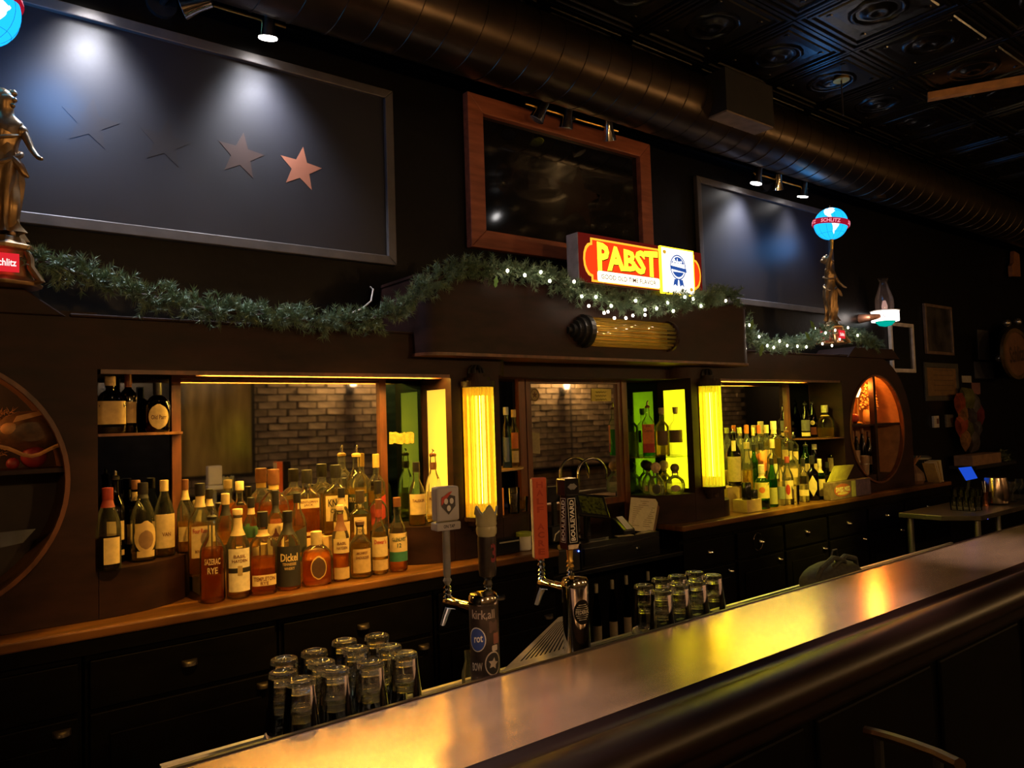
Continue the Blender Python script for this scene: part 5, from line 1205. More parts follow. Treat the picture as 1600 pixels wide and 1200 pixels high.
def sign_shape(g):
    L, R_, T, B_ = 0.03+g, 0.985-g, 0.08+g*3.6, 0.97-g*3.6
    pts = [(L+0.055, T), (R_-0.055, T)]
    for i in range(9):
        a = -PI/2+PI*i/8; pts.append((R_-0.055+0.055*math.cos(a), (T+B_)/2+((B_-T)/2-0.10)*math.sin(a)))
    pts += [(R_-0.055, B_), (L+0.055, B_)]
    for i in range(9):
        a = PI/2+PI*i/8; pts.append((L+0.055+0.055*math.cos(a), (T+B_)/2+((B_-T)/2-0.10)*math.sin(a)))
    return [(su(u), sv_(v)) for u, v in pts]
MB().prism(sign_shape(0), SY-0.006, SY-0.0042).build('orange_outline', M_sor, fr)
MB().prism(sign_shape(0.012), SY-0.008, SY-0.0062).build('red_field', M_sred, fr)
for dx, m_, yy in ((0.004, M_sblk, -0.0090), (0.0, M_syel, -0.0102)):
    lettering('PABST', 0.475*(SX1-SX0), 0.118, lambda u, v, dx=dx, yy=yy: (su(0.365)+u+dx, SY+yy, sv_(0.44)+v*(1.0+0.35*abs(u)/0.24)-dx), m_, fr, 0.045)
MB().prism(rrect(su(0.125), su(0.61), sv_(0.95), sv_(0.735), 0.012), SY-0.0105, SY-0.0085).build('banner', M_swht, fr)
lettering('GOOD OLD TIME FLAVOR', 0.43*(SX1-SX0), 0.026, lambda u, v: (su(0.365)+u, SY-0.011, sv_(0.843)+v), flat((0.25, 0.02, 0.01)), fr, 0.015)
MB().box(su(0.612), su(0.905), SY-0.022, SY-0.009, SZ0-0.012, SZ1-0.004).build('card_edge', M_syel, fr)
card = MB().box(su(0.622), su(0.895), SY-0.0235, SY-0.0222, SZ0-0.004, SZ1-0.012).build('white_card', em('sign_white_card', (1.0, 0.95, 0.82), 1.7), fr)
cxs, czs = su(0.758), sv_(0.44)
mb = MB(); ring_poly(mb, ellipse(cxs, czs, 0.062, 0.066, 32), ellipse(cxs, czs, 0.068, 0.073, 32), SY-0.0250, SY-0.0236); mb.build('ribbon_ring', M_sblue, card)
MB().prism([(cxs+0.058*math.cos(a), czs+0.06*math.sin(a)) for a in [PI*0.12+PI*0.76*i/14 for i in range(15)]], SY-0.0250, SY-0.0236).build('ribbon_disc_top', M_sblue, card)
MB().prism([(cxs+0.055*math.cos(a), czs+0.057*math.sin(a)) for a in [PI*1.16+PI*0.68*i/14 for i in range(15)]], SY-0.0250, SY-0.0236).build('ribbon_disc_foot', M_sblue, card)
MB().prism([(cxs-0.066, czs-0.014), (cxs+0.074, czs-0.026), (cxs+0.070, czs-0.004), (cxs-0.066, czs+0.006)], SY-0.0256, SY-0.0251).build('ribbon_band', M_sblue, card)
lettering('Pabst', 0.080, 0.044, lambda u, v: (cxs+u-0.004, SY-0.0262, czs+0.028+v), em('sign_white_script', (1, 0.97, 0.9), 1.7), card, 0.02)
for s in (-1, 1):
    MB().prism([(cxs+s*0.004, czs-0.070), (cxs+s*0.036, czs-0.070), (cxs+s*0.048, czs-0.112), (cxs+s*0.030, czs-0.100), (cxs+s*0.012, czs-0.112)][::s], SY-0.0250, SY-0.0236).build('ribbon_tail', M_sblue, card)
for u, v in ((0.645, 0.14), (0.87, 0.90)):
    MB().prism(ellipse(su(u), sv_(v), 0.014, 0.011, 12), SY-0.0250, SY-0.0236).build('gold_leaf', em('sign_gold_%d' % int(u*100), (0.6, 0.32, 0.02), 1.0), card)

# ================================================================== GARLANDS
def resample(pts, step):
    out = [pts[0].copy()]; acc = 0.0
    for a, b in zip(pts, pts[1:]):
        d = (b-a).length; t_ = step-acc
        while t_ <= d: out.append(a+(b-a)*t_/d); t_ += step
        acc = d-(t_-step)
    return out
def garland(label, pts, radius, bulbs, dens=1.0, leaves=(), bare=0.0):
    base = pts[len(pts)//2]
    t = wthing('pine_garland', label, 'garland', tuple(base), 'pine garlands along the back bar')
    pts = [Vector(p) for p in pts]
    MB().tube(pts, 0.008, 6).build('wire_stem', M_twig, t, True)
    path = resample(pts, 0.0115/dens); mb = MB(); rnd = random.Random(len(path))
    for i, c in enumerate(path):
        tg = (path[min(i+1, len(path)-1)]-path[max(i-1, 0)]).normalized()
        for _ in range(3):
            d = Vector((rnd.gauss(0, 1), rnd.gauss(0, 1)-0.25, rnd.gauss(0, 1)+0.1)).normalized()
            if d.y > 0.5: d.y *= -0.6
            d = (d+tg*rnd.uniform(-0.7, 0.9)).normalized()
            L = radius*rnd.uniform(0.75, 1.35)
            u = d.cross(Vector((0.3, 0.2, 1))).normalized(); w = d.cross(u)
            for k in range(34):
                s = rnd.uniform(0.2, 1.0); p = c+d*L*s; a = rnd.uniform(0, 2*PI)
                dr = (d*rnd.uniform(0.5, 1.0)+(u*math.cos(a)+w*math.sin(a))*0.85).normalized()
                n_ = dr.cross(Vector((rnd.gauss(0, 1), rnd.gauss(0, 1), rnd.gauss(0, 1)))).normalized()
                ln = rnd.uniform(0.020, 0.034); hw = 0.0021
                mb.add([p-n_*hw, p+n_*hw, p+dr*ln], [(0, 1, 2)])
    nd = mb.build('needles', M_pine, t); nd['kind'] = 'stuff'
    for b in bulbs:
        s = MB().sphere(b, 0.0062, 8, 6, (1, 1, 1.4)).build('fairy_bulb', M_fairy, t, True)
    for (c, s) in leaves:
        c = Vector(c); mb = MB(); n = 6
        ang = random.uniform(-0.8, 0.8)
        ca, sa = math.cos(ang), math.sin(ang)
        pl = [(0, -s), (0.35*s, -0.6*s), (0.28*s, -0.2*s), (0.5*s, 0.1*s), (0.28*s, 0.45*s), (0, s), (-0.28*s, 0.45*s), (-0.5*s, 0.1*s), (-0.28*s, -0.2*s), (-0.35*s, -0.6*s)]
        mb.prism([(c.x+a*ca-b*sa, c.z+a*sa+b*ca) for a, b in pl], c.y, c.y+0.0015).build('holly_leaf', M_leaf, t)
    return t
gl1 = [A(22, 405, 2.99), A(60, 408, 2.98), A(110, 424, 2.975), A(160, 440, 2.97), A(220, 460, 2.97), A(280, 476, 2.97), A(340, 486, 2.97), A(400, 492, 2.97), A(460, 500, 2.965), A(520, 506, 2.96), A(570, 502, 2.94), A(610, 490, 2.92)]
garland('plain dark green pine garland sagging along the first ledge', gl1, 0.062, [])
bul = [(793, 423), (820, 430), (859, 439), (897, 440), (909, 463), (931, 464), (955, 478), (993, 470), (950, 487), (1008, 484), (960, 497), (1026, 482), (1043, 473), (1070, 464), (1083, 467), (1134, 470), (944, 489), (978, 497), (1008, 492), (989, 493), (1095, 478), (1052, 486), (920, 478), (845, 425)]
gl2 = [A(612, 490, 2.90), A(640, 470, 2.88), A(665, 448, 2.86), A(700, 428, 2.85), A(745, 418, 2.85), A(800, 424, 2.845), A(850, 434, 2.83), A(895, 450, 2.81), A(940, 468, 2.80), A(990, 474, 2.80), A(1040, 476, 2.80), A(1085, 470, 2.80), A(1120, 462, 2.83), A(1148, 464, 2.85)]
garland('pine garland climbing over the canopy with lit fairy lights under the sign', gl2, 0.060, [A(px, py, 2.755) for px, py in bul], leaves=[(A(775, 440, 2.80), 0.03)])
bur = [(1171, 508), (1186, 526), (1199, 540), (1209, 543), (1218, 533), (1230, 540), (1246, 541), (1260, 542), (1273, 513), (1290, 520), (1305, 516), (1312, 530), (1325, 512), (1285, 537), (1300, 540), (1340, 524), (1165, 545)]
gl3 = [A(1163, 500, 2.97), A(1168, 525, 2.97), A(1185, 538, 2.97), A(1210, 540, 2.97), A(1240, 538, 2.97), A(1268, 530, 2.965), A(1290, 518, 2.96), A(1320, 522, 2.96), A(1345, 528, 2.97), A(1372, 540, 2.98)]
garland('short pine garland with holly leaves and fairy lights below the far globe statue', gl3, 0.055, [A(px, py, 2.90) for px, py in bur], dens=0.75,
        leaves=[(A(1175, 507, 2.87), 0.04), (A(1190, 546, 2.87), 0.05), (A(1270, 508, 2.87), 0.045), (A(1262, 525, 2.87), 0.04)])

# ================================================================== MIDDLE STATION (till, papers, tap)
ZLC = 0.885
till = wthing('cash_drawer', 'black metal cash drawer under the tablet till', 'cash drawer', (3.02, 3.0, ZLC))
MB().box(2.72, 3.33, 2.955, 3.22, ZLC+0.001, 1.018).build('body', M_gblack, till, bevel=0.004)
dw = MB().box(2.735, 3.315, 2.945, 2.954, ZLC+0.02, 0.99).build('drawer', M_gblack, till, bevel=0.002)
MB().tube([(3.14, 2.938, 0.945), (3.14, 2.945, 0.945)], 0.012, 12).build('lock', M_chrome, dw)
side = wthing('register_box', 'small black box with a blue power light beside the till', 'electronics', (2.64, 3.0, ZLC))
MB().box(2.56, 2.71, 2.955, 3.15, ZLC+0.001, 1.0).build('body', M_dark, side, bevel=0.004)
MB().sphere((2.70, 2.953, 0.985), 0.004, 8, 6).build('power_light', em('blue_led', (0.05, 0.12, 1.0), 12), side)
pad = wthing('tablet_till', 'black tablet till tilted on a stand, green reflection painted on its screen', 'tablet', (2.93, 3.08, 1.018))
p0 = A(925, 790, 3.03)
Rm = Matrix.Translation(p0) @ Matrix.Rotation(math.radians(-6), 4, 'Z') @ Matrix.Rotation(math.radians(-38), 4, 'X') @ Matrix.Rotation(math.radians(12), 4, 'Y')
MB().box(-0.095, 0.095, -0.004, 0.010, -0.072, 0.072).xf(Rm).build('case', M_gblack, pad, bevel=0.003)
M_screen = pm('painted_reflection_screen', (0.008, 0.012, 0.004), 0.10, var=0.8, scale=55, col2=(0.12, 0.14, 0.02), detail=8, spec=0.8)  # green reflection painted into the screen colour as noise
MB().box(-0.076, 0.076, -0.0055, -0.0042, -0.054, 0.054).xf(Rm).build('screen', M_screen, pad)
MB().tube([p0+Vector((0, 0.02, -0.01)), p0+Vector((0.005, 0.05, -0.07)), Vector((p0.x+0.005, p0.y+0.05, 1.03))], 0.02, 12).build('stand', M_gblack, pad, True)
MB().box(p0.x-0.07, p0.x+0.08, 2.99, 3.13, 1.019, 1.028).build('foot', M_gblack, pad, bevel=0.002)
mon = wthing('receipt_screen', 'dark back of a small screen beside the tablet till', 'screen', (2.74, 3.15, 1.0))
p = A(865, 773, 3.15)
MB().box(p.x-0.05, p.x+0.05, 3.14, 3.16, p.z-0.04, p.z+0.045).xf(Matrix.Identity(4)).build('panel', M_gblack, mon, bevel=0.003)
MB().box(p.x-0.06, p.x+0.06, 3.10, 3.20, 1.019, 1.10).build('printer', M_dark, mon, bevel=0.006)
MB().box(p.x-0.012, p.x+0.012, 3.14, 3.16, 1.10, p.z-0.04).build('neck', M_dark, mon)
rd = wthing('card_reader', 'slanted black card reader with a shiny strip beside the tablet', 'card reader', (3.1, 3.05, 1.018))
p = A(975, 812, 3.03)
MB().prism_x([(2.99, 1.019), (3.09, 1.019), (3.09, 1.10), (3.075, 1.108), (2.99, 1.045)], p.x-0.045, p.x+0.045).build('body', M_gblack, rd, bevel=0.004)
MB().add([(p.x-0.02, 2.992, 1.049), (p.x+0.03, 2.992, 1.049), (p.x+0.03, 3.072, 1.1115), (p.x-0.02, 3.072, 1.1115)], [(0, 1, 2, 3)]).build('paper_strip', M_white, rd)
mn = wthing('menu_clipboard', 'printed menu on a clipboard leaning beside the till', 'menu', (3.28, 3.1, 1.018))
q = [A(981, 828, 3.02), A(1020, 832, 3.02), A(1029, 780, 3.10), A(986, 777, 3.10)]
def slab(q, th):
    n_ = (q[1]-q[0]).cross(q[3]-q[0]).normalized()*th
    return MB().add(list(q)+[x-n_ for x in q], [(0, 1, 2, 3), (7, 6, 5, 4), (0, 4, 5, 1), (1, 5, 6, 2), (2, 6, 7, 3), (3, 7, 4, 0)])
bo = slab([q[0]+Vector((.006, .004, 0)), q[1]+Vector((.025, .004, 0)), q[2]+Vector((.025, .004, -0.004)), q[3]+Vector((.006, .004, -.004))], 0.004).build('board', M_wood2, mn)
slab(q, 0.0008).build('sheet', M_cream, mn)
nn = (q[1]-q[0]).cross(q[3]-q[0]).normalized()*0.0006
def onq(s, t_): return q[0]*(1-s)*(1-t_)+q[1]*s*(1-t_)+q[2]*s*t_+q[3]*(1-s)*t_+nn
mb = MB()
for k in range(13):
    t_ = 0.90-0.062*k; ln = [0.30, 0.16, 0.40, 0.36, 0.30, 0.38, 0.28, 0.36, 0.38, 0.3, 0.36, 0.24, 0.3][k]; s0 = 0.12 if k > 2 else 0.5-ln/2
    mb.add([onq(s0, t_-0.008), onq(s0+ln, t_-0.008), onq(s0+ln, t_+0.008), onq(s0, t_+0.008)], [(0, 1, 2, 3)])
    if k > 2: mb.add([onq(0.55, t_-0.008), onq(0.55+ln, t_-0.008), onq(0.55+ln, t_+0.008), onq(0.55, t_+0.008)], [(0, 1, 2, 3)])
mb.build('printed_lines', flat((0.2, 0.14, 0.06)), mn)
for i, (px, py, w, lb) in enumerate(((985, 838, 0.05, 'paper slip lying on the till edge'), (1012, 832, 0.045, 'second paper slip lying under the menu'))):
    pp = AZ(px, py, 1.019)
    tag(MB().box(-w, w, -0.02, 0.02, 0, 0.0012).xf(Matrix.Translation((pp.x, max(pp.y, 2.985), 1.0185)) @ Matrix.Rotation(-0.3+0.5*i, 4, 'Z')).build('paper_slip', M_cream), lb, 'paper', 'paper slips on the till')
pp = AZ(913, 842, 1.012)
tag(MB().tube([(2.60, 2.99, 1.014), (2.69, 3.0, 1.014)], 0.013, 12).build('paper_roll', M_cream, None, True), 'roll of till paper lying beside the tablet', 'paper roll')
fc = wthing('gooseneck_tap', 'tall arched chrome tap in front of the middle mirror', 'tap', (3.0, 3.2, ZLC))
yf_ = 3.19
arc = [A(903, 800, yf_), A(903, 748, yf_)] + [A(925+22*math.cos(PI-PI*k/10), 740-24*math.sin(PI*k/10), yf_) for k in range(11)] + [A(947, 748, yf_)]
arc[0].z = ZLC+0.001
MB().tube(arc, 0.008, 10).build('spout', M_chrome, fc, True)
MB().lathe([(0.022, 0), (0.022, 0.01), (0.012, 0.02), (0.012, 0.05)], 14, (arc[0].x, yf_, ZLC+0.001)).build('base', M_chrome, fc, True)
cbl = tag(MB().tube([A(866, 845, 3.0), A(868, 835, 2.99), A(876, 828, 2.99), A(886, 822, 3.0)], 0.003, 6).build('cable', M_white, None, True), 'thin white cable beside the till', 'cable')
# left of it: black box and lidded tub on the first worktop
bxk = wthing('black_carton', 'flat black carton on the worktop beside the lidded tub', 'box', (2.2, 2.98, ZCT))
pk = AZ(803, 858, ZCT)
MB().box(2.16, 2.315, 2.955, 3.0, ZCT, 1.105).build('carton', M_gblack, bxk, bevel=0.003)
MB().box(2.19, 2.31, 2.9535, 2.9548, 1.085, 1.092).build('white_strip', flat((0.3, 0.28, 0.2)), bxk)
tub = thing('lidded_tub', 'small white tub with a yellow-green lid on the worktop', 'tub', (2.368, 2.99, ZCT))
MB().lathe([(0.032, 0), (0.036, 0.004), (0.037, 0.070), (0.035, 0.074)], 20).build('jar', M_white, tub, True)
MB().lathe([(0.040, 0.070), (0.040, 0.086), (0.037, 0.089)], 20).build('lid', pm('yellow_green_lid', (0.35, 0.42, 0.06), 0.4), tub, True)
# small half-round shelf, lower level
sal = tag(MB().prism_z([(2.28, 3.09), (2.315, 3.075), (2.33, 3.10), (2.295, 3.12)], 1.201, 1.335).build('orange_block', pm('orange_carton', (0.75, 0.30, 0.08), 0.6)), 'upright orange carton below the half-round shelf', 'box')
def tumbler(name, label, px, py, w, h, z, y, grp, fillm=None):
    p = A(px, py, y); 
    t = thing(name, label, 'glass', (p.x, y, z), 0, grp)
    MB().lathe([(w*0.82, 0), (w*0.84, 0.004), (w, h), (w*0.93, h), (w*0.78, 0.012), (0.001, 0.010)], 18, cap1=False).build('glass_wall', M_pthin, t, True)
    if fillm: MB().lathe([(w*0.74, 0.013), (w*0.86, h*0.75)], 14).build('contents', fillm, t, True)
    return t
tumbler('tall_tumbler', 'tall tumbler of dark bits beside the orange carton', 803, 800, 0.034, 0.13, 1.2005, 3.10, 'glasses below the half-round shelf', pm('dark_bits', (0.06, 0.04, 0.02), 0.6, var=0.8, scale=90))
tumbler('short_tumbler', 'short facetted glass beside the tall tumbler', 817, 800, 0.03, 0.075, 1.2005, 3.13, 'glasses below the half-round shelf', M_lamber)
tumbler('short_tumbler', 'clear tumbler standing among the front row of spirits', 1242, 780, 0.034, 0.13, ZCT, 3.02, 'glasses on the second worktop', None)
can1 = tag(MB().lathe([(0.03, 0), (0.032, 0.004), (0.032, 0.105), (0.028, 0.112)], 18, (4.265, 3.022, 1.1105)).build('black_can', M_gblack, None, True), 'tall black can on the smaller cardboard box', 'can')
can2 = tag(MB().lathe([(0.027, 0), (0.029, 0.004), (0.029, 0.055), (0.026, 0.06)], 18, (4.34, 3.022, 1.1105)).build('black_can', M_gblack, None, True), 'short black can on the smaller cardboard box', 'can')
# notes and badges on the mirrors
nt = wthing('taped_note', 'yellow taped note at the top of the middle mirror', 'note', (3.2, M-0.005, 1.8))
pn = [A(924, 607, M-0.007), A(955, 608, M-0.007), A(955, 627, M-0.007), A(924, 627, M-0.007)]
MB().add(pn, [(3, 2, 1, 0)]).build('paper', pm('yellow_note', (0.62, 0.52, 0.12), 0.7), nt)
mb = MB()
for k in range(3):
    za = pn[0].z-0.022*(k+1)
    xs = [pn[0].x+0.03+0.007*i for i in range(14)]
    mb.tube([(x, M-0.0085, za+0.005*math.sin(i*2.1+k)) for i, x in enumerate(xs)], 0.0012, 4)
mb.build('handwriting', M_ink, nt)
sbg = wthing('star_badge', 'round gold star badge on the middle mirror corner', 'badge', A(835, 617, M-0.006))
pb_ = A(835, 617, M-0.006)
MB().prism(ellipse(pb_.x, pb_.z, 0.034, 0.037), M-0.008, M-0.005).build('disc', flat((0.35, 0.26, 0.10)), sbg)
mb = MB(); ring_poly(mb, ellipse(pb_.x, pb_.z, 0.027, 0.030), ellipse(pb_.x, pb_.z, 0.030, 0.033), M-0.009, M-0.0082); mb.build('ring', flat((0.08, 0.05, 0.02)), sbg)
MB().prism(list(reversed(star_poly(pb_.x, pb_.z, 0.02))), M-0.009, M-0.0082).build('star', flat((0.12, 0.06, 0.02)), sbg)
sb2 = wthing('old_label', 'worn paper strip low on the middle mirror edge', 'sticker', A(837, 693, M-0.006))
MB().add([A(831, 676, M-0.006), A(843, 677, M-0.006), A(844, 709, M-0.006), A(832, 708, M-0.006)], [(3, 2, 1, 0)]).build('paper', flat((0.32, 0.26, 0.14)), sb2)
tp = wthing('torn_note', 'torn yellow paper strip on the green corner mirror', 'note', A(628, 684, M-0.006))
rr_ = random.Random(4)
up = [A(608+2.6*i, 676+rr_.uniform(-1.5, 1.5), M-0.006) for i in range(16)]; dn = [A(608+2.6*i, 693+rr_.uniform(-1.5, 1.5), M-0.006) for i in range(16)]
MB().add(up+dn, [(i, i+1, 17+i, 16+i)[::-1] for i in range(15)]).build('paper', pm('torn_yellow_paper', (0.55, 0.42, 0.08), 0.7, var=0.3, scale=60), tp)

# ================================================================== COCOA BOX, SHAKERS, END OF THE SECOND WORKTOP
cb = wthing('cocoa_box', 'printed cocoa packet box with its yellow flap open', 'box', (5.6, 3.0, ZCT))
yb0 = 2.938; xl, xm, xr = A(1298, 772, yb0).x, A(1338, 774, yb0).x, A(1361, 772, yb0).x
M_bp = pm('box_print_brown', (0.10, 0.055, 0.035), 0.55, var=0.6, scale=25, col2=(0.22, 0.15, 0.09))
MB().box(xl, xr, yb0, yb0+0.056, ZCT, ZCT+0.125).build('carton', M_bp, cb, bevel=0.002)
MB().box(xm, xr-0.003, yb0-0.0015, yb0-0.0004, ZCT+0.003, ZCT+0.122).build('purple_end', pm('box_purple', (0.10, 0.06, 0.10), 0.55, var=0.4, scale=30), cb)
cxb = xl+(xm-xl)*0.46
MB().prism(ellipse(cxb, ZCT+0.064, 0.115, 0.046)[::-1], yb0-0.002, yb0-0.0005).build('oval_logo', flat((0.42, 0.11, 0.04)), cb)
MB().prism(ellipse(cxb, ZCT+0.040, 0.075, 0.010)[::-1], yb0-0.003, yb0-0.0021).build('oval_band', flat((0.60, 0.45, 0.15)), cb)
lettering('SWISS MISS', 0.195, 0.036, lambda u, v: (cxb+u, yb0-0.0035, ZCT+0.070+v), flat((0.85, 0.76, 0.42)), cb, 0.03)
MB().box(xm-0.065, xm-0.004, yb0-0.002, yb0-0.0005, ZCT+0.004, ZCT+0.12).build('side_print', flat((0.45, 0.45, 0.10)), cb)
fl = slab([Vector((xl+0.05, yb0+0.052, ZCT+0.126)), Vector((xm-0.03, yb0+0.052, ZCT+0.126)), Vector((xm+0.03, yb0+0.02, ZCT+0.235)), Vector((xl+0.12, yb0+0.03, ZCT+0.24))], 0.002); fl.build('flap', pm('yellow_flap', (0.62, 0.58, 0.10), 0.6), cb)
for i, (px, yt, w, lb) in enumerate(((1336, 704, 15, 'first steel shaker behind the cocoa box'), (1351, 712, 14, 'second steel shaker behind the cocoa box'))):
    pq = A(px, yt, 3.06); r_ = w/2*depth(pq)/FPX; h_ = pq.z-1.1605
    s_ = thing('cocktail_shaker', lb, 'shaker', (pq.x, 3.06, 1.1605), 0, 'steel shakers behind the cocoa box')
    MB().lathe([(r_*0.72, 0), (r_*0.75, 0.006), (r_, h_-0.004), (r_*1.03, h_), (r_*0.95, h_), (r_*0.70, 0.01)], 20, cap1=False).build('cup', pm('coppery_steel_%d' % i, (0.80, 0.56, 0.38), 0.3, 0.75), s_, True)
    MB().lathe([(r_*1.0, h_*0.55), (r_*1.01, h_*0.57), (r_*1.0, h_*0.59)], 20, cap0=False, cap1=False).build('band', M_steel, s_, True)
bagp = wthing('wrapped_gift', 'brown paper bundle tied with raffia at the end of the worktop', 'bundle', (6.55, 3.0, ZCT))
pg = A(1412, 735, 2.98)
mb = MB(); mb.lathe([(0.08, 0), (0.10, 0.03), (0.09, 0.09), (0.04, 0.14), (0.025, 0.155)], 11, (6.70, 3.06, ZCT), sec=lambda a: (math.cos(a)*(1+0.08*math.sin(5*a)), math.sin(a)*0.8)); mb.build('paper', pm('brown_wrapping', (0.16, 0.08, 0.045), 0.6, var=0.4), bagp)
for k in range(9):
    a = 2*PI*k/9
    MB().tube([(6.70, 3.06, ZCT+0.15), (6.70+0.03*math.cos(a), 3.06+0.03*math.sin(a), ZCT+0.20), (6.70+0.08*math.cos(a), 3.06+0.06*math.sin(a), ZCT+0.235)], [0.006, 0.010, 0.003], 5).build('raffia_loop', pm('raffia_%d' % k, (0.40, 0.18, 0.08), 0.6), bagp)
jar = wthing('glass_jar', 'wide glass jar holding pale paper packets at the worktop end', 'jar', (6.8, 3.0, ZCT))
pj = A(1452, 740, 3.08)
MB().lathe([(0.09, 0.0), (0.10, 0.01), (0.10, 0.16), (0.085, 0.18), (0.088, 0.20)], 22, (6.96, 3.12, ZCT), cap1=False).build('glass_wall', M_glass, jar, True)
MB().lathe([(0.09, 0.195), (0.092, 0.21), (0.07, 0.222)], 22, (6.96, 3.12, ZCT)).build('lid', M_steel, jar, True)
for k in range(4):
    tag(MB().box(-0.004, 0.004, -0.05, 0.05, 0, 0.19).xf(Matrix.Translation((6.90+0.022*k, 2.985, ZCT+0.001)) @ Matrix.Rotation(math.radians(-28+6*k), 4, 'Y')).build('paper_menu', M_cream if k % 2 else M_card),
        ['cream menu leaning against the glass jar, outermost', 'brown card leaning second against the glass jar', 'cream menu leaning third against the glass jar', 'brown card leaning innermost against the glass jar'][k], 'menu', 'menus leaning on the jar')

# ================================================================== ROUND ALCOVES
al = wthing('flame_lamp', 'small flame bulb lamp glowing orange in the far round window', 'lamp', A(1338, 640, 3.12))
pl = A(1338, 606, 3.12)
MB().lathe([(0.012, -0.075), (0.022, -0.055), (0.034, -0.015), (0.030, 0.02), (0.012, 0.06), (0.002, 0.075)], 14, pl).build('flame_bulb', em('orange_flame', (1.0, 0.50, 0.12), 8.0), al, True)
MB().lathe([(0.035, 1.5605-pl.z), (0.035, 1.57-pl.z), (0.012, 1.58-pl.z), (0.010, -0.085), (0.018, -0.078)], 12, pl).build('candlestick', M_gold, al, True)
point_light('flame_light', (pl.x+0.02, pl.y-0.055, pl.z+0.01), 9.0, (1.0, 0.30, 0.03), 0.04)
vs_ = wthing('dried_flower_vase', 'pale vase of dried flowers in the far round window', 'vase', A(1358, 656, 3.13))
pv = A(1358, 650, 3.13)
MB().lathe([(0.035, 0), (0.05, 0.02), (0.048, 0.09), (0.038, 0.115)], 14, (pv.x, 3.13, 1.5605)).build('pot', pm('pale_pot', (0.45, 0.28, 0.13), 0.6), vs_, True)
mb = MB(); rn = random.Random(3)
for k in range(420):
    u_ = rn.random(); rr = 0.12*math.sqrt(rn.random())*(1-0.45*u_); a = rn.uniform(0, 2*PI)
    c = Vector((pv.x+0.01+rr*math.cos(a), 3.13+0.5*rr*math.sin(a), 1.675+0.21*u_)); s = rn.uniform(0.006, 0.012)
    d1 = Vector((rn.gauss(0, 1), rn.gauss(0, 1), rn.gauss(0, 1))).normalized()*s; d2 = d1.cross(Vector((rn.gauss(0, 1), rn.gauss(0, 1), rn.gauss(0, 1)))).normalized()*s
    mb.add([c-d1, c+d2, c+d1, c-d2], [(0, 1, 2, 3)])
fo = mb.build('flower_heads', pm('straw_flowers', (0.62, 0.36, 0.13), 0.7), vs_); fo['kind'] = 'stuff'
rb_ = wthing('red_ball_ornament', 'red ball on a little stand in the far round window', 'ornament', A(1335, 650, 3.06))
po_ = A(1335, 645, 3.06)
MB().sphere((po_.x, 3.06, 1.61), 0.035, 14, 9).build('ball', pm('red_ball', (0.45, 0.07, 0.04), 0.4), rb_, True)
MB().lathe([(0.045, 0), (0.045, 0.008), (0.015, 0.012), (0.02, 0.02)], 12, (po_.x, 3.06, 1.5605)).build('stand', M_dark, rb_, True)
for i, px in enumerate((1337, 1346, 1356)):
    bottle('dark bottle standing in the lower half of the far round window, %s' % ('first', 'middle one', 'last')[i], px, (673, 668, 674)[i], 11, y=3.14, z=1.161, prof='long', gl=DARK, liq='k', fill=.5, lab=((.2, .4, .8, (0.12, 0.05, 0.02)),), cap=('cap', (0.2, 0.07, 0.03)), grp='bottles in the far round window', name='wine_bottle')
# near alcove
point_light('alcove_lamp_light', (-0.20, 3.05, 1.84), 3.2, (1.0, 0.36, 0.08), 0.04)
la = wthing('flame_lamp', 'small flame bulb lamp hidden in the near round window', 'lamp', (-0.22, 3.13, 1.5605))
MB().lathe([(0.012, 0.165), (0.03, 0.22), (0.012, 0.28), (0.002, 0.30)], 12, (-0.22, 3.13, 1.5605)).build('flame_bulb', MATS['orange_flame'], la, True)
MB().lathe([(0.035, 0), (0.01, 0.015), (0.01, 0.165)], 12, (-0.22, 3.13, 1.5605)).build('candlestick', M_gold, la, True)
sh = wthing('shell_basket', 'orange curled shell shaped basket on the near alcove shelf', 'basket', A(42, 690, 3.12))
pc = A(46, 668, 3.12)
mb = MB(); N = 24; rs = []
for k, (rx_, rz_, yy) in enumerate(((0.03, 0.02, 0.06), (0.075, 0.045, 0.05), (0.10, 0.062, 0.02), (0.105, 0.066, -0.02), (0.085, 0.05, -0.05), (0.05, 0.03, -0.065))):
    rs.append([(pc.x+rx_*math.cos(2*PI*j/N), 3.12+yy, pc.z-0.015+rz_*math.sin(2*PI*j/N)*(1.1 if k % 2 else 0.95)) for j in range(N)])
mb.rings(rs); mb.build('body', pm('brown_shell', (0.12, 0.055, 0.02), 0.5, var=0.5, scale=30), sh, True)
M_sand = pm('sandy_rim', (0.62, 0.30, 0.10), 0.6)
MB().tube([(pc.x+0.115*math.cos(a), 3.05+0.01*math.sin(3*a), pc.z-0.02+0.07*math.sin(a)+0.008*math.sin(5*a)) for a in [PI*0.95+PI*1.1*k/16 for k in range(17)]], 0.007, 6).build('curled_rim', M_sand, sh, True)
slab([A(20, 660, 3.06), A(26, 650, 3.06), A(62, 642, 3.07), A(66, 648, 3.07)], 0.006).build('top_lip', M_sand, sh)
MB().sphere(A(16, 670, 3.07), 0.022, 12, 8, (1.3, 0.8, 1)).build('end_knob', M_sand, sh, True)
for i, (px, py, r_, lb) in enumerate(((53, 703, 0.040, 'larger dark red ball below the shell basket'), (20, 726, 0.020, 'smaller dark red ball in the near round window'))):
    pr = A(px, py, 3.10)
    o_ = tag(MB().sphere((pr.x, 3.10, 1.5605+r_), r_, 16, 10).build('red_ball', pm('dark_red_ball_%d' % i, (0.22, 0.015, 0.02), 0.5), None, True), lb, 'ball', 'red balls in the near round window')
pam = wthing('pampas_plume', 'fluffy orange pampas plume in the near round window', 'plant', (0.18, 3.12, 1.5605))
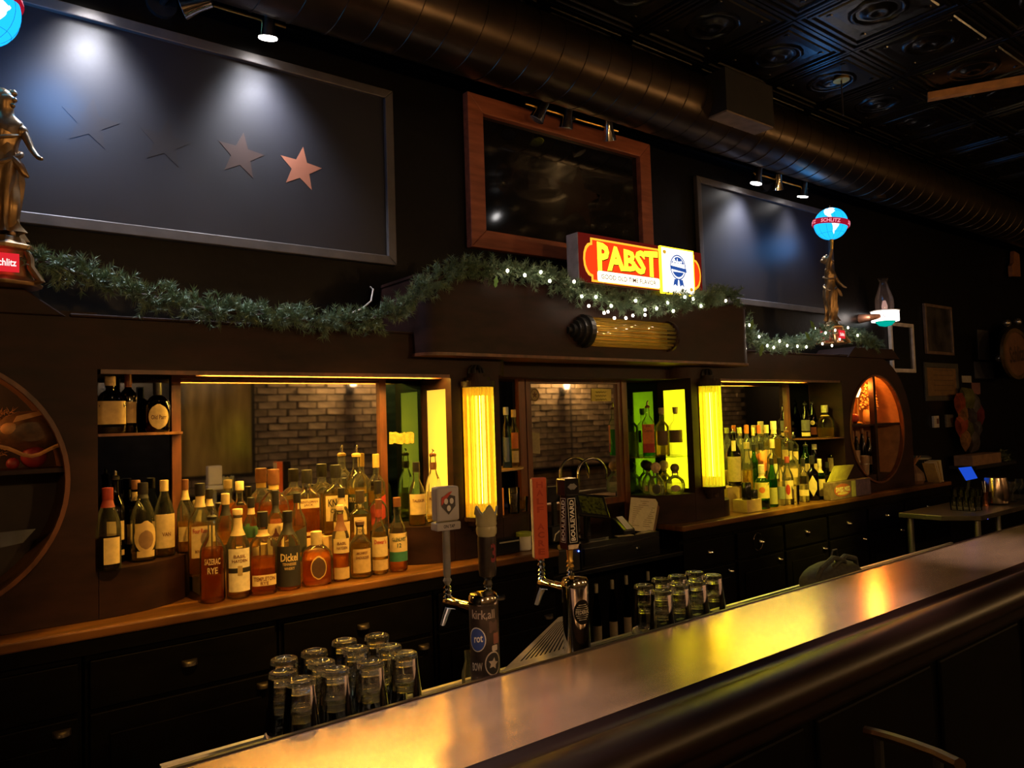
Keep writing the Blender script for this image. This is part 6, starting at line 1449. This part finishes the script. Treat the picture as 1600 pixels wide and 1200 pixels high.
mb = MB(); rn = random.Random(9)
for k in range(900):
    u_ = rn.random(); c = Vector((0.175+0.055*rn.gauss(0, 0.6)*(0.5+u_*0.7), 3.13+0.02*rn.gauss(0, 1), 1.60+0.16*u_)); d = Vector((rn.gauss(0, 1), rn.gauss(0, 0.5), rn.uniform(0.1, 1))).normalized(); s = rn.uniform(0.012, 0.028)
    n_ = d.cross(Vector((0, 1, 0.1))).normalized()*0.0012
    mb.add([c-n_, c+n_, c+d*s], [(0, 1, 2)])
fo = mb.build('plume', pm('orange_plume', (0.55, 0.24, 0.08), 0.8), pam); fo['kind'] = 'stuff'
MB().tube([(0.175, 3.13, 1.561), (0.175, 3.13, 1.66)], 0.005, 6).build('stalk', M_twig, pam)
wp = tag(MB().add([A(0, 832, 2.99), A(56, 826, 2.99), A(36, 848, 2.99), A(0, 856, 2.99)], [(3, 2, 1, 0)]).build('grey_paper', pm('grey_paper', (0.10, 0.10, 0.11), 0.7)), 'grey paper corner pinned below the near round window', 'paper')

# ================================================================== OIL LAMP SCONCE, PICTURES, WALL CLUTTER
so_ = wthing('oil_lamp_sconce', 'glass chimney lamp on a lit white drum with teal bowl on the wall', 'lamp', A(1383, 505, 3.16))
pS = A(1383, 495, 3.16); cxS, cyS, czS = pS.x, 3.16, pS.z
r_ = 20*depth(pS)/FPX
MB().lathe([(r_, -0.04), (r_, 0.045)], 26, (cxS, cyS, czS)).build('lit_drum', em('white_lamp_drum', (1.0, 0.92, 0.86), 3.2), so_, True)
MB().lathe([(r_*1.05, 0.045), (r_*1.08, 0.052), (r_*0.7, 0.056)], 26, (cxS, cyS, czS)).build('rim', M_white, so_, True)
MB().lathe([(0.01, -0.085), (r_*0.45, -0.075), (r_*0.75, -0.04)], 26, (cxS, cyS, czS)).build('teal_bowl', em('teal_bowl_glow', (0.0, 0.42, 0.33), 0.75), so_, True)
k_ = r_/0.105
MB().lathe([(0.068*k_, 0.056), (0.072*k_, 0.10), (0.070*k_, 0.16), (0.040*k_, 0.25), (0.028*k_, 0.30), (0.042*k_, 0.335)], 22, (cxS, cyS, czS), cap0=False, cap1=False).build('chimney', glass('chimney_glass', (0.85, 0.78, 0.76), 1.7, 0.05, haze=0.16), so_, True)
MB().lathe([(0.02, 0.056), (0.025, 0.09), (0.012, 0.14)], 12, (cxS, cyS, czS)).build('burner', em('pinkish_burner', (1.0, 0.6, 0.5), 0.5), so_, True)
MB().tube([(cxS-r_*0.9, cyS, czS), (cxS-r_*1.5, cyS+0.05, czS-0.01), (cxS-r_*1.5, YW-0.002, czS-0.01)], [0.022, 0.03, 0.04], 14).build('wall_arm', pm('copper_arm', (0.5, 0.22, 0.12), 0.35, 0.6), so_, True)
vdS = math.atan2(-cyS, -cxS)
lettering('Schlitz', 0.085, 0.03, lambda u, v: cylmap((cxS, cyS), r_+0.001, vdS, czS)(u-0.035, v), flat((0.45, 0.05, 0.05)), so_, 0.02)
lettering('ON TAP', 0.05, 0.022, lambda u, v: cylmap((cxS, cyS), r_+0.001, vdS, czS)(u+0.045, v-0.003), flat((0.3, 0.28, 0.25)), so_, 0.02)
point_light('sconce_glow', (cxS-0.25, 3.20, czS+0.0), 0.5, (1.0, 0.86, 0.78), 0.04)
def wall_pic(name, label, cat, px0, py0, px1, py1, fw, mf, mframe, fy=0.03):
    a = A(px0, py0, YW); b = A(px1, py1, YW)
    return framed(name, label, cat, a.x, b.x, b.z, a.z, fw, fy, mf, mframe)
wall_pic('framed_picture', 'white framed glossy black picture below the chimney lamp', 'picture', 1386, 503, 1427, 583, 0.035, M_bglass, pm('white_frame', (0.55, 0.48, 0.46), 0.5))
wall_pic('framed_picture', 'dim brown framed picture hung higher on the black wall', 'picture', 1440, 474, 1487, 556, 0.03, pm('murky_print', (0.03, 0.026, 0.024), 0.35, var=0.8, scale=8), pm('dull_brown_frame', (0.12, 0.075, 0.055), 0.5))
cal = wall_pic('wall_calendar', 'brownish wall calendar sheet with ruled lines on a dark backing', 'calendar', 1441, 566, 1497, 626, 0.05, pm('brown_calendar', (0.16, 0.085, 0.03), 0.7), pm('calendar_backing', (0.045, 0.04, 0.035), 0.6), 0.02)
a_, b_ = A(1456, 578, YW), A(1488, 618, YW); mb = MB()
for k in range(6):
    zz = a_.z+(b_.z-a_.z)*k/5; mb.box(a_.x, b_.x, YW-0.016, YW-0.0142, zz-0.003, zz+0.003)
mb.build('ruled_lines', flat((0.07, 0.035, 0.015)), cal)
for i, (px0, py0, px1, py1, c, lb) in enumerate(((1455, 650, 1464, 668, (0.40, 0.36, 0.33), 'white thermostat on the black wall below the calendar'), (1475, 648, 1487, 667, (0.09, 0.07, 0.06), 'dim switch plate right of the thermostat'))):
    a, b = A(px0, py0, YW), A(px1, py1, YW)
    t_ = wthing('wall_switch', lb, 'switch', ((a.x+b.x)/2, YW, b.z))
    MB().box(a.x, b.x, YW-0.025, YW-0.0015, b.z, a.z).build('plate', flat(c), t_, bevel=0.004)
    xm = (a.x*0.35+b.x*0.65); MB().box(xm-0.018, xm+0.018, YW-0.029, YW-0.0255, (a.z+b.z)/2-0.02, (a.z+b.z)/2+0.03).build('display', flat((0.10, 0.03, 0.03)), t_)
for i, (px0, py0, px1, py1, c, lb) in enumerate(((1502, 587, 1517, 598, (0.30, 0.27, 0.24), 'small white note pinned beside the calendar'), (1526, 515, 1546, 563, (0.05, 0.045, 0.05), 'tall dim grey sheet pinned high on the wall'), (1521, 565, 1552, 592, (0.035, 0.035, 0.05), 'wide dim bluish sheet below the tall one'),
                                                 (1517, 598, 1531, 616, (0.14, 0.06, 0.07), 'small reddish picture card above the snack packets'))):
    a, b = A(px0, py0, YW), A(px1, py1, YW)
    tag(MB().box(a.x, b.x, YW-0.008, YW-0.0015, b.z, a.z).build('pinned_sheet', flat(c)), lb, 'paper', 'sheets pinned to the far wall')
# hanging snack packets
rk = random.Random(12)
snack = [(1500, 630), (1511, 622), (1522, 634), (1505, 648), (1518, 652), (1530, 648), (1503, 664), (1514, 670), (1527, 668), (1509, 686), (1521, 690)]
cols = [((0.30, 0.06, 0.03), 'dark red'), ((0.10, 0.10, 0.03), 'olive'), ((0.09, 0.08, 0.09), 'grey'), ((0.35, 0.17, 0.06), 'orange'), ((0.07, 0.06, 0.07), 'silvery dark'), ((0.18, 0.03, 0.04), 'maroon')]
places = ['topmost row, first', 'topmost row, middle', 'topmost row, last', 'second row, first', 'second row, middle', 'second row, last', 'third row, first', 'third row, middle', 'third row, last', 'lowest row, first', 'lowest row, last']
for i, (px, py) in enumerate(snack):
    c, cn = cols[i % 6]; p = A(px, py, YW-0.09)
    mb = MB(); mb.rings([[(w*sx, d*sy, z) for sx, sy in ((-1, -1), (0, -1.5), (1, -1), (1, 1), (0, 1.5), (-1, 1))] for w, d, z in ((0.085, 0.002, -0.10), (0.09, 0.004, -0.088), (0.08, 0.028, -0.03), (0.08, 0.028, 0.04), (0.09, 0.004, 0.088), (0.085, 0.002, 0.10))])
    o_ = mb.xf(Matrix.Translation(p) @ Matrix.Rotation(rk.uniform(-0.4, 0.4), 4, 'Y') @ Matrix.Rotation(rk.uniform(-0.3, 0.3), 4, 'Z')).build('snack_packet', pm('foil_%d' % i, c, 0.28, 0.3, var=0.5, scale=20), None, True)
    tag(o_, '%s foil snack packet hanging on the far wall, %s' % (cn, places[i]), 'snack packet', 'snack packets on the far wall')
# barrel shaped beer sign
bs = wthing('barrel_sign', 'rounded barrel shaped beer sign with glass knobs on the far wall', 'sign', A(1585, 550, YW))
pB = A(1588, 548, YW-0.12)
MB().sphere((pB.x, pB.y, pB.z), 0.42, 24, 14, (1, 0.35, 0.75)).build('barrel', pm('dark_gold_barrel', (0.045, 0.034, 0.016), 0.3, 0.5), bs, True)
pO = A(1588, 553, YW-0.27)
mb = MB(); ring_poly(mb, ellipse(pO.x, pO.z, 0.33, 0.23), ellipse(pO.x, pO.z, 0.38, 0.27), pO.y-0.01, pO.y+0.02); mb.build('gold_rim', pm('dull_gold_rim', (0.22, 0.14, 0.05), 0.35, 0.7), bs, True)
MB().prism(ellipse(pO.x, pO.z, 0.33, 0.23), pO.y-0.004, pO.y+0.015).build('oval_face', pm('brown_oval', (0.13, 0.06, 0.03), 0.5), bs)
lettering('Schlitz', 0.40, 0.17, lambda u, v: (pO.x+u, pO.y-0.006, pO.z+v+0.1*u), flat((0.03, 0.015, 0.012)), bs, 0.02)
for k in range(4):
    pt = A((1573, 1590, 1562, 1597)[k], (505, 503, 560, 517)[k], YW-0.14)
    MB().sphere(pt, 0.045, 12, 8).build('glass_knob', pm('glass_knob_%d' % k, (0.5, 0.45, 0.4), 0.12, 0.9), bs, True)
lmp = tag(MB().prism([(0, 0), (0.25, 0.02), (0.25, 0.28), (0.1, 0.30), (0.06, 0.16), (0.0, 0.12)], -0.02, 0.02).xf(Matrix.Translation(A(1579, 432, YW-0.05))).build('wooden_bracket', pm('orange_wood_bracket', (0.22, 0.09, 0.035), 0.5)), 'orange-brown wooden bracket high on the far wall', 'bracket')

# ================================================================== FAR SERVING STATION
ZS = 0.90
cS = AZ(1533, 806, ZS)
stn = wthing('serving_station', 'dark metal serving station crowded with glasses at the end of the bar', 'table', (cS.x+0.4, cS.y+0.25, 0))
poly = [(cS.x-0.16, cS.y+0.20), (cS.x, cS.y), (cS.x+1.6, cS.y), (cS.x+1.6, cS.y+0.5), (cS.x-0.16, cS.y+0.5)]
MB().prism_z(poly, ZS-0.035, ZS).build('top', pm('dark_pewter', (0.10, 0.085, 0.07), 0.35, 0.7), stn, bevel=0.003)
MB().prism_z([(cS.x-0.12, cS.y+0.22), (cS.x, cS.y+0.05), (cS.x+1.5, cS.y+0.05), (cS.x+1.5, cS.y+0.45), (cS.x-0.12, cS.y+0.45)], 0.52, 0.55).build('lower_shelf', M_dark, stn)
for dx, dy in ((0.03, 0.04), (1.5, 0.04), (-0.11, 0.44), (1.5, 0.44)): MB().tube([(cS.x+dx, cS.y+dy, 0), (cS.x+dx, cS.y+dy, ZS-0.035)], 0.022, 12).build('leg', M_steel, stn, True)
pled = A(1543, 810, cS.y+0.2)
tag(MB().sphere((pled.x, cS.y+0.2, 0.80), 0.006, 8, 6).build('indicator_light', em('blue_indicator', (0.04, 0.06, 1.0), 25)), 'tiny blue indicator light under the serving station', 'light')
gsh = {}
def sta_glass(i, px, py, w, h, lb, m):
    p = AZ(px, py, ZS)
    o_ = MB().lathe([(w*0.8, 0), (w*0.82, 0.004), (w, h), (w*0.9, h), (w*0.74, 0.01), (0.001, 0.009)], 14, (p.x, p.y, ZS+0.0005), cap1=False).build('bar_glass', m, None, True)
    tag(o_, lb, 'glass', 'glasses on the serving station')
k = 0
for r_i in range(3):
    for c_i in range(5):
        sta_glass(k, 1491+c_i*9.5+r_i*2, 797-r_i*6.5+c_i*0.6-(2 if c_i == 4 else 0), 0.030, (0.10, 0.13, 0.12)[r_i], 'small bar glass on the serving station, %s row, %s along' % (('front', 'middle', 'back')[r_i], ('first', 'second', 'third', 'fourth', 'fifth')[c_i]), M_pthin); k += 1
pt_ = AZ(1558, 788, ZS)
pitc = thing('steel_pitcher', 'large steel tumbler reflecting orange on the serving station', 'pitcher', (pt_.x, pt_.y, ZS))
MB().lathe([(0.055, 0), (0.085, 0.015), (0.095, 0.07), (0.085, 0.16), (0.075, 0.21), (0.07, 0.21), (0.08, 0.15)], 24, cap1=False).build('cup', pm('warm_steel', (0.6, 0.45, 0.36), 0.2, 1.0), pitc, True)
MB().tube([(0.09, 0, 0.17), (0.14, 0, 0.15), (0.14, 0, 0.08), (0.095, 0, 0.05)], 0.008, 8).build('handle', M_steel, pitc, True)
jg = thing('jigger', 'reddish hourglass jigger on the serving station', 'jigger', (AZ(1540, 790, ZS).x, AZ(1540, 790, ZS).y, ZS))
MB().lathe([(0.022, 0), (0.012, 0.05), (0.026, 0.105), (0.024, 0.105), (0.010, 0.055)], 16, cap1=False).build('cup', pm('copper_jigger', (0.45, 0.16, 0.09), 0.25, 1.0), jg, True)
for kx in (-0.008, 0.008): MB().tube([(kx, 0, 0.06), (kx*3, 0.005, 0.19)], 0.003, 6).build('bar_tool', M_steel, jg)
tb = wthing('blue_tablet', 'blue lit tablet screen standing on the serving station', 'tablet', AZ(1520, 790, ZS))
q = [A(1509, 751, cS.y+0.32), A(1527, 747, cS.y+0.32), A(1517, 729, cS.y+0.34), A(1497, 731, cS.y+0.34)]
slab(q, 0.012).build('case', M_dark, tb)
slab([v+Vector((0, -0.003, 0)) for v in q], 0.001).build('screen', em('blue_screen', (0.012, 0.07, 0.60), 0.75), tb)
MB().tube([(q[0]+q[1])/2+Vector((0, 0.02, 0)), Vector(((q[0].x+q[1].x)/2, cS.y+0.36, ZS))], 0.012, 8).build('stand', M_dark, tb)
for i, (px, py, h, lb) in enumerate(((1583, 784, 0.16, 'dim stemmed glass beside the steel tumbler'), (1594, 781, 0.17, 'dim stemmed glass at the picture edge'))):
    p = AZ(px, py, ZS); t_ = thing('wine_glass', lb, 'glass', (p.x, p.y, ZS), 0, 'stemmed glasses on the serving station')
    MB().lathe([(0.03, 0), (0.03, 0.003), (0.004, 0.01), (0.004, 0.07), (0.028, 0.10), (0.034, 0.13), (0.028, h), (0.026, h), (0.031, 0.13), (0.001, 0.08)], 16, cap1=False).build('glass_wall', M_glass, t_, True)
crt = wthing('shelf_tray', 'wooden tray with a leafy green bundle on a wall shelf', 'tray', A(1530, 720, 3.1))
a, b = A(1507, 712, 3.15), A(1553, 722, 3.15)
MB().box(a.x, b.x+0.3, 3.05, YW-0.004, b.z-0.03, b.z).build('shelf_board', M_dark, crt)
MB().box(a.x, b.x, 3.08, 3.25, b.z+0.001, a.z).build('tray', pm('tan_tray', (0.22, 0.12, 0.07), 0.6), crt, bevel=0.004)
pgN = A(1572, 712, 3.12)
mb = MB(); rn = random.Random(5)
for k in range(160):
    d = Vector((rn.gauss(0, 1), rn.gauss(0, 0.7), abs(rn.gauss(0, 0.8)))).normalized(); c = Vector((pgN.x, 3.15, b.z+0.01))+d*rn.uniform(0.03, 0.11)
    u_ = d.cross(Vector((0, 0, 1))).normalized()*0.02; w_ = Vector((rn.gauss(0, 1), rn.gauss(0, 1), rn.gauss(0, 1))).normalized()*0.025
    mb.add([c-u_, c+w_, c+u_, c-w_], [(0, 1, 2, 3)])
lo_ = mb.build('green_leaves', pm('dull_leaf', (0.06, 0.07, 0.03), 0.5), crt); lo_['kind'] = 'stuff'

# ================================================================== BAR STOOL (only the rim of its back shows)
pS0 = A(1352, 1142, 0.62); 
st = wthing('bar_stool', 'black bar stool, only its curved back rim catching light', 'stool', (pS0.x+0.12, 0.55, 0))
sx_ = pS0.x+0.14
MB().lathe([(0.17, 0.70), (0.19, 0.715), (0.19, 0.75), (0.16, 0.77)], 24, (sx_, 0.62, 0)).build('seat', M_dark, st, True)
MB().tube([(sx_, 0.62, 0.02), (sx_, 0.62, 0.70)], 0.03, 14).build('post', M_dark, st, True)
MB().lathe([(0.22, 0.0), (0.22, 0.012), (0.04, 0.03)], 24, (sx_, 0.62, 0)).build('base', M_dark, st, True)
rim = [A(1352, 1142, 0.62), A(1372, 1147, 0.60), A(1400, 1155, 0.56), A(1430, 1165, 0.52), A(1465, 1178, 0.48), A(1500, 1195, 0.44)]
MB().tube(rim, 0.008, 8).build('back_rim', pm('worn_brass_rim', (0.07, 0.04, 0.02), 0.35, 0.6), st, True)
for pnt in (rim[1], rim[4]): MB().tube([(pnt.x, pnt.y, pnt.z), (pnt.x+0.02, pnt.y+0.01, 0.74)], 0.007, 8).build('back_support', M_dark, st, True)
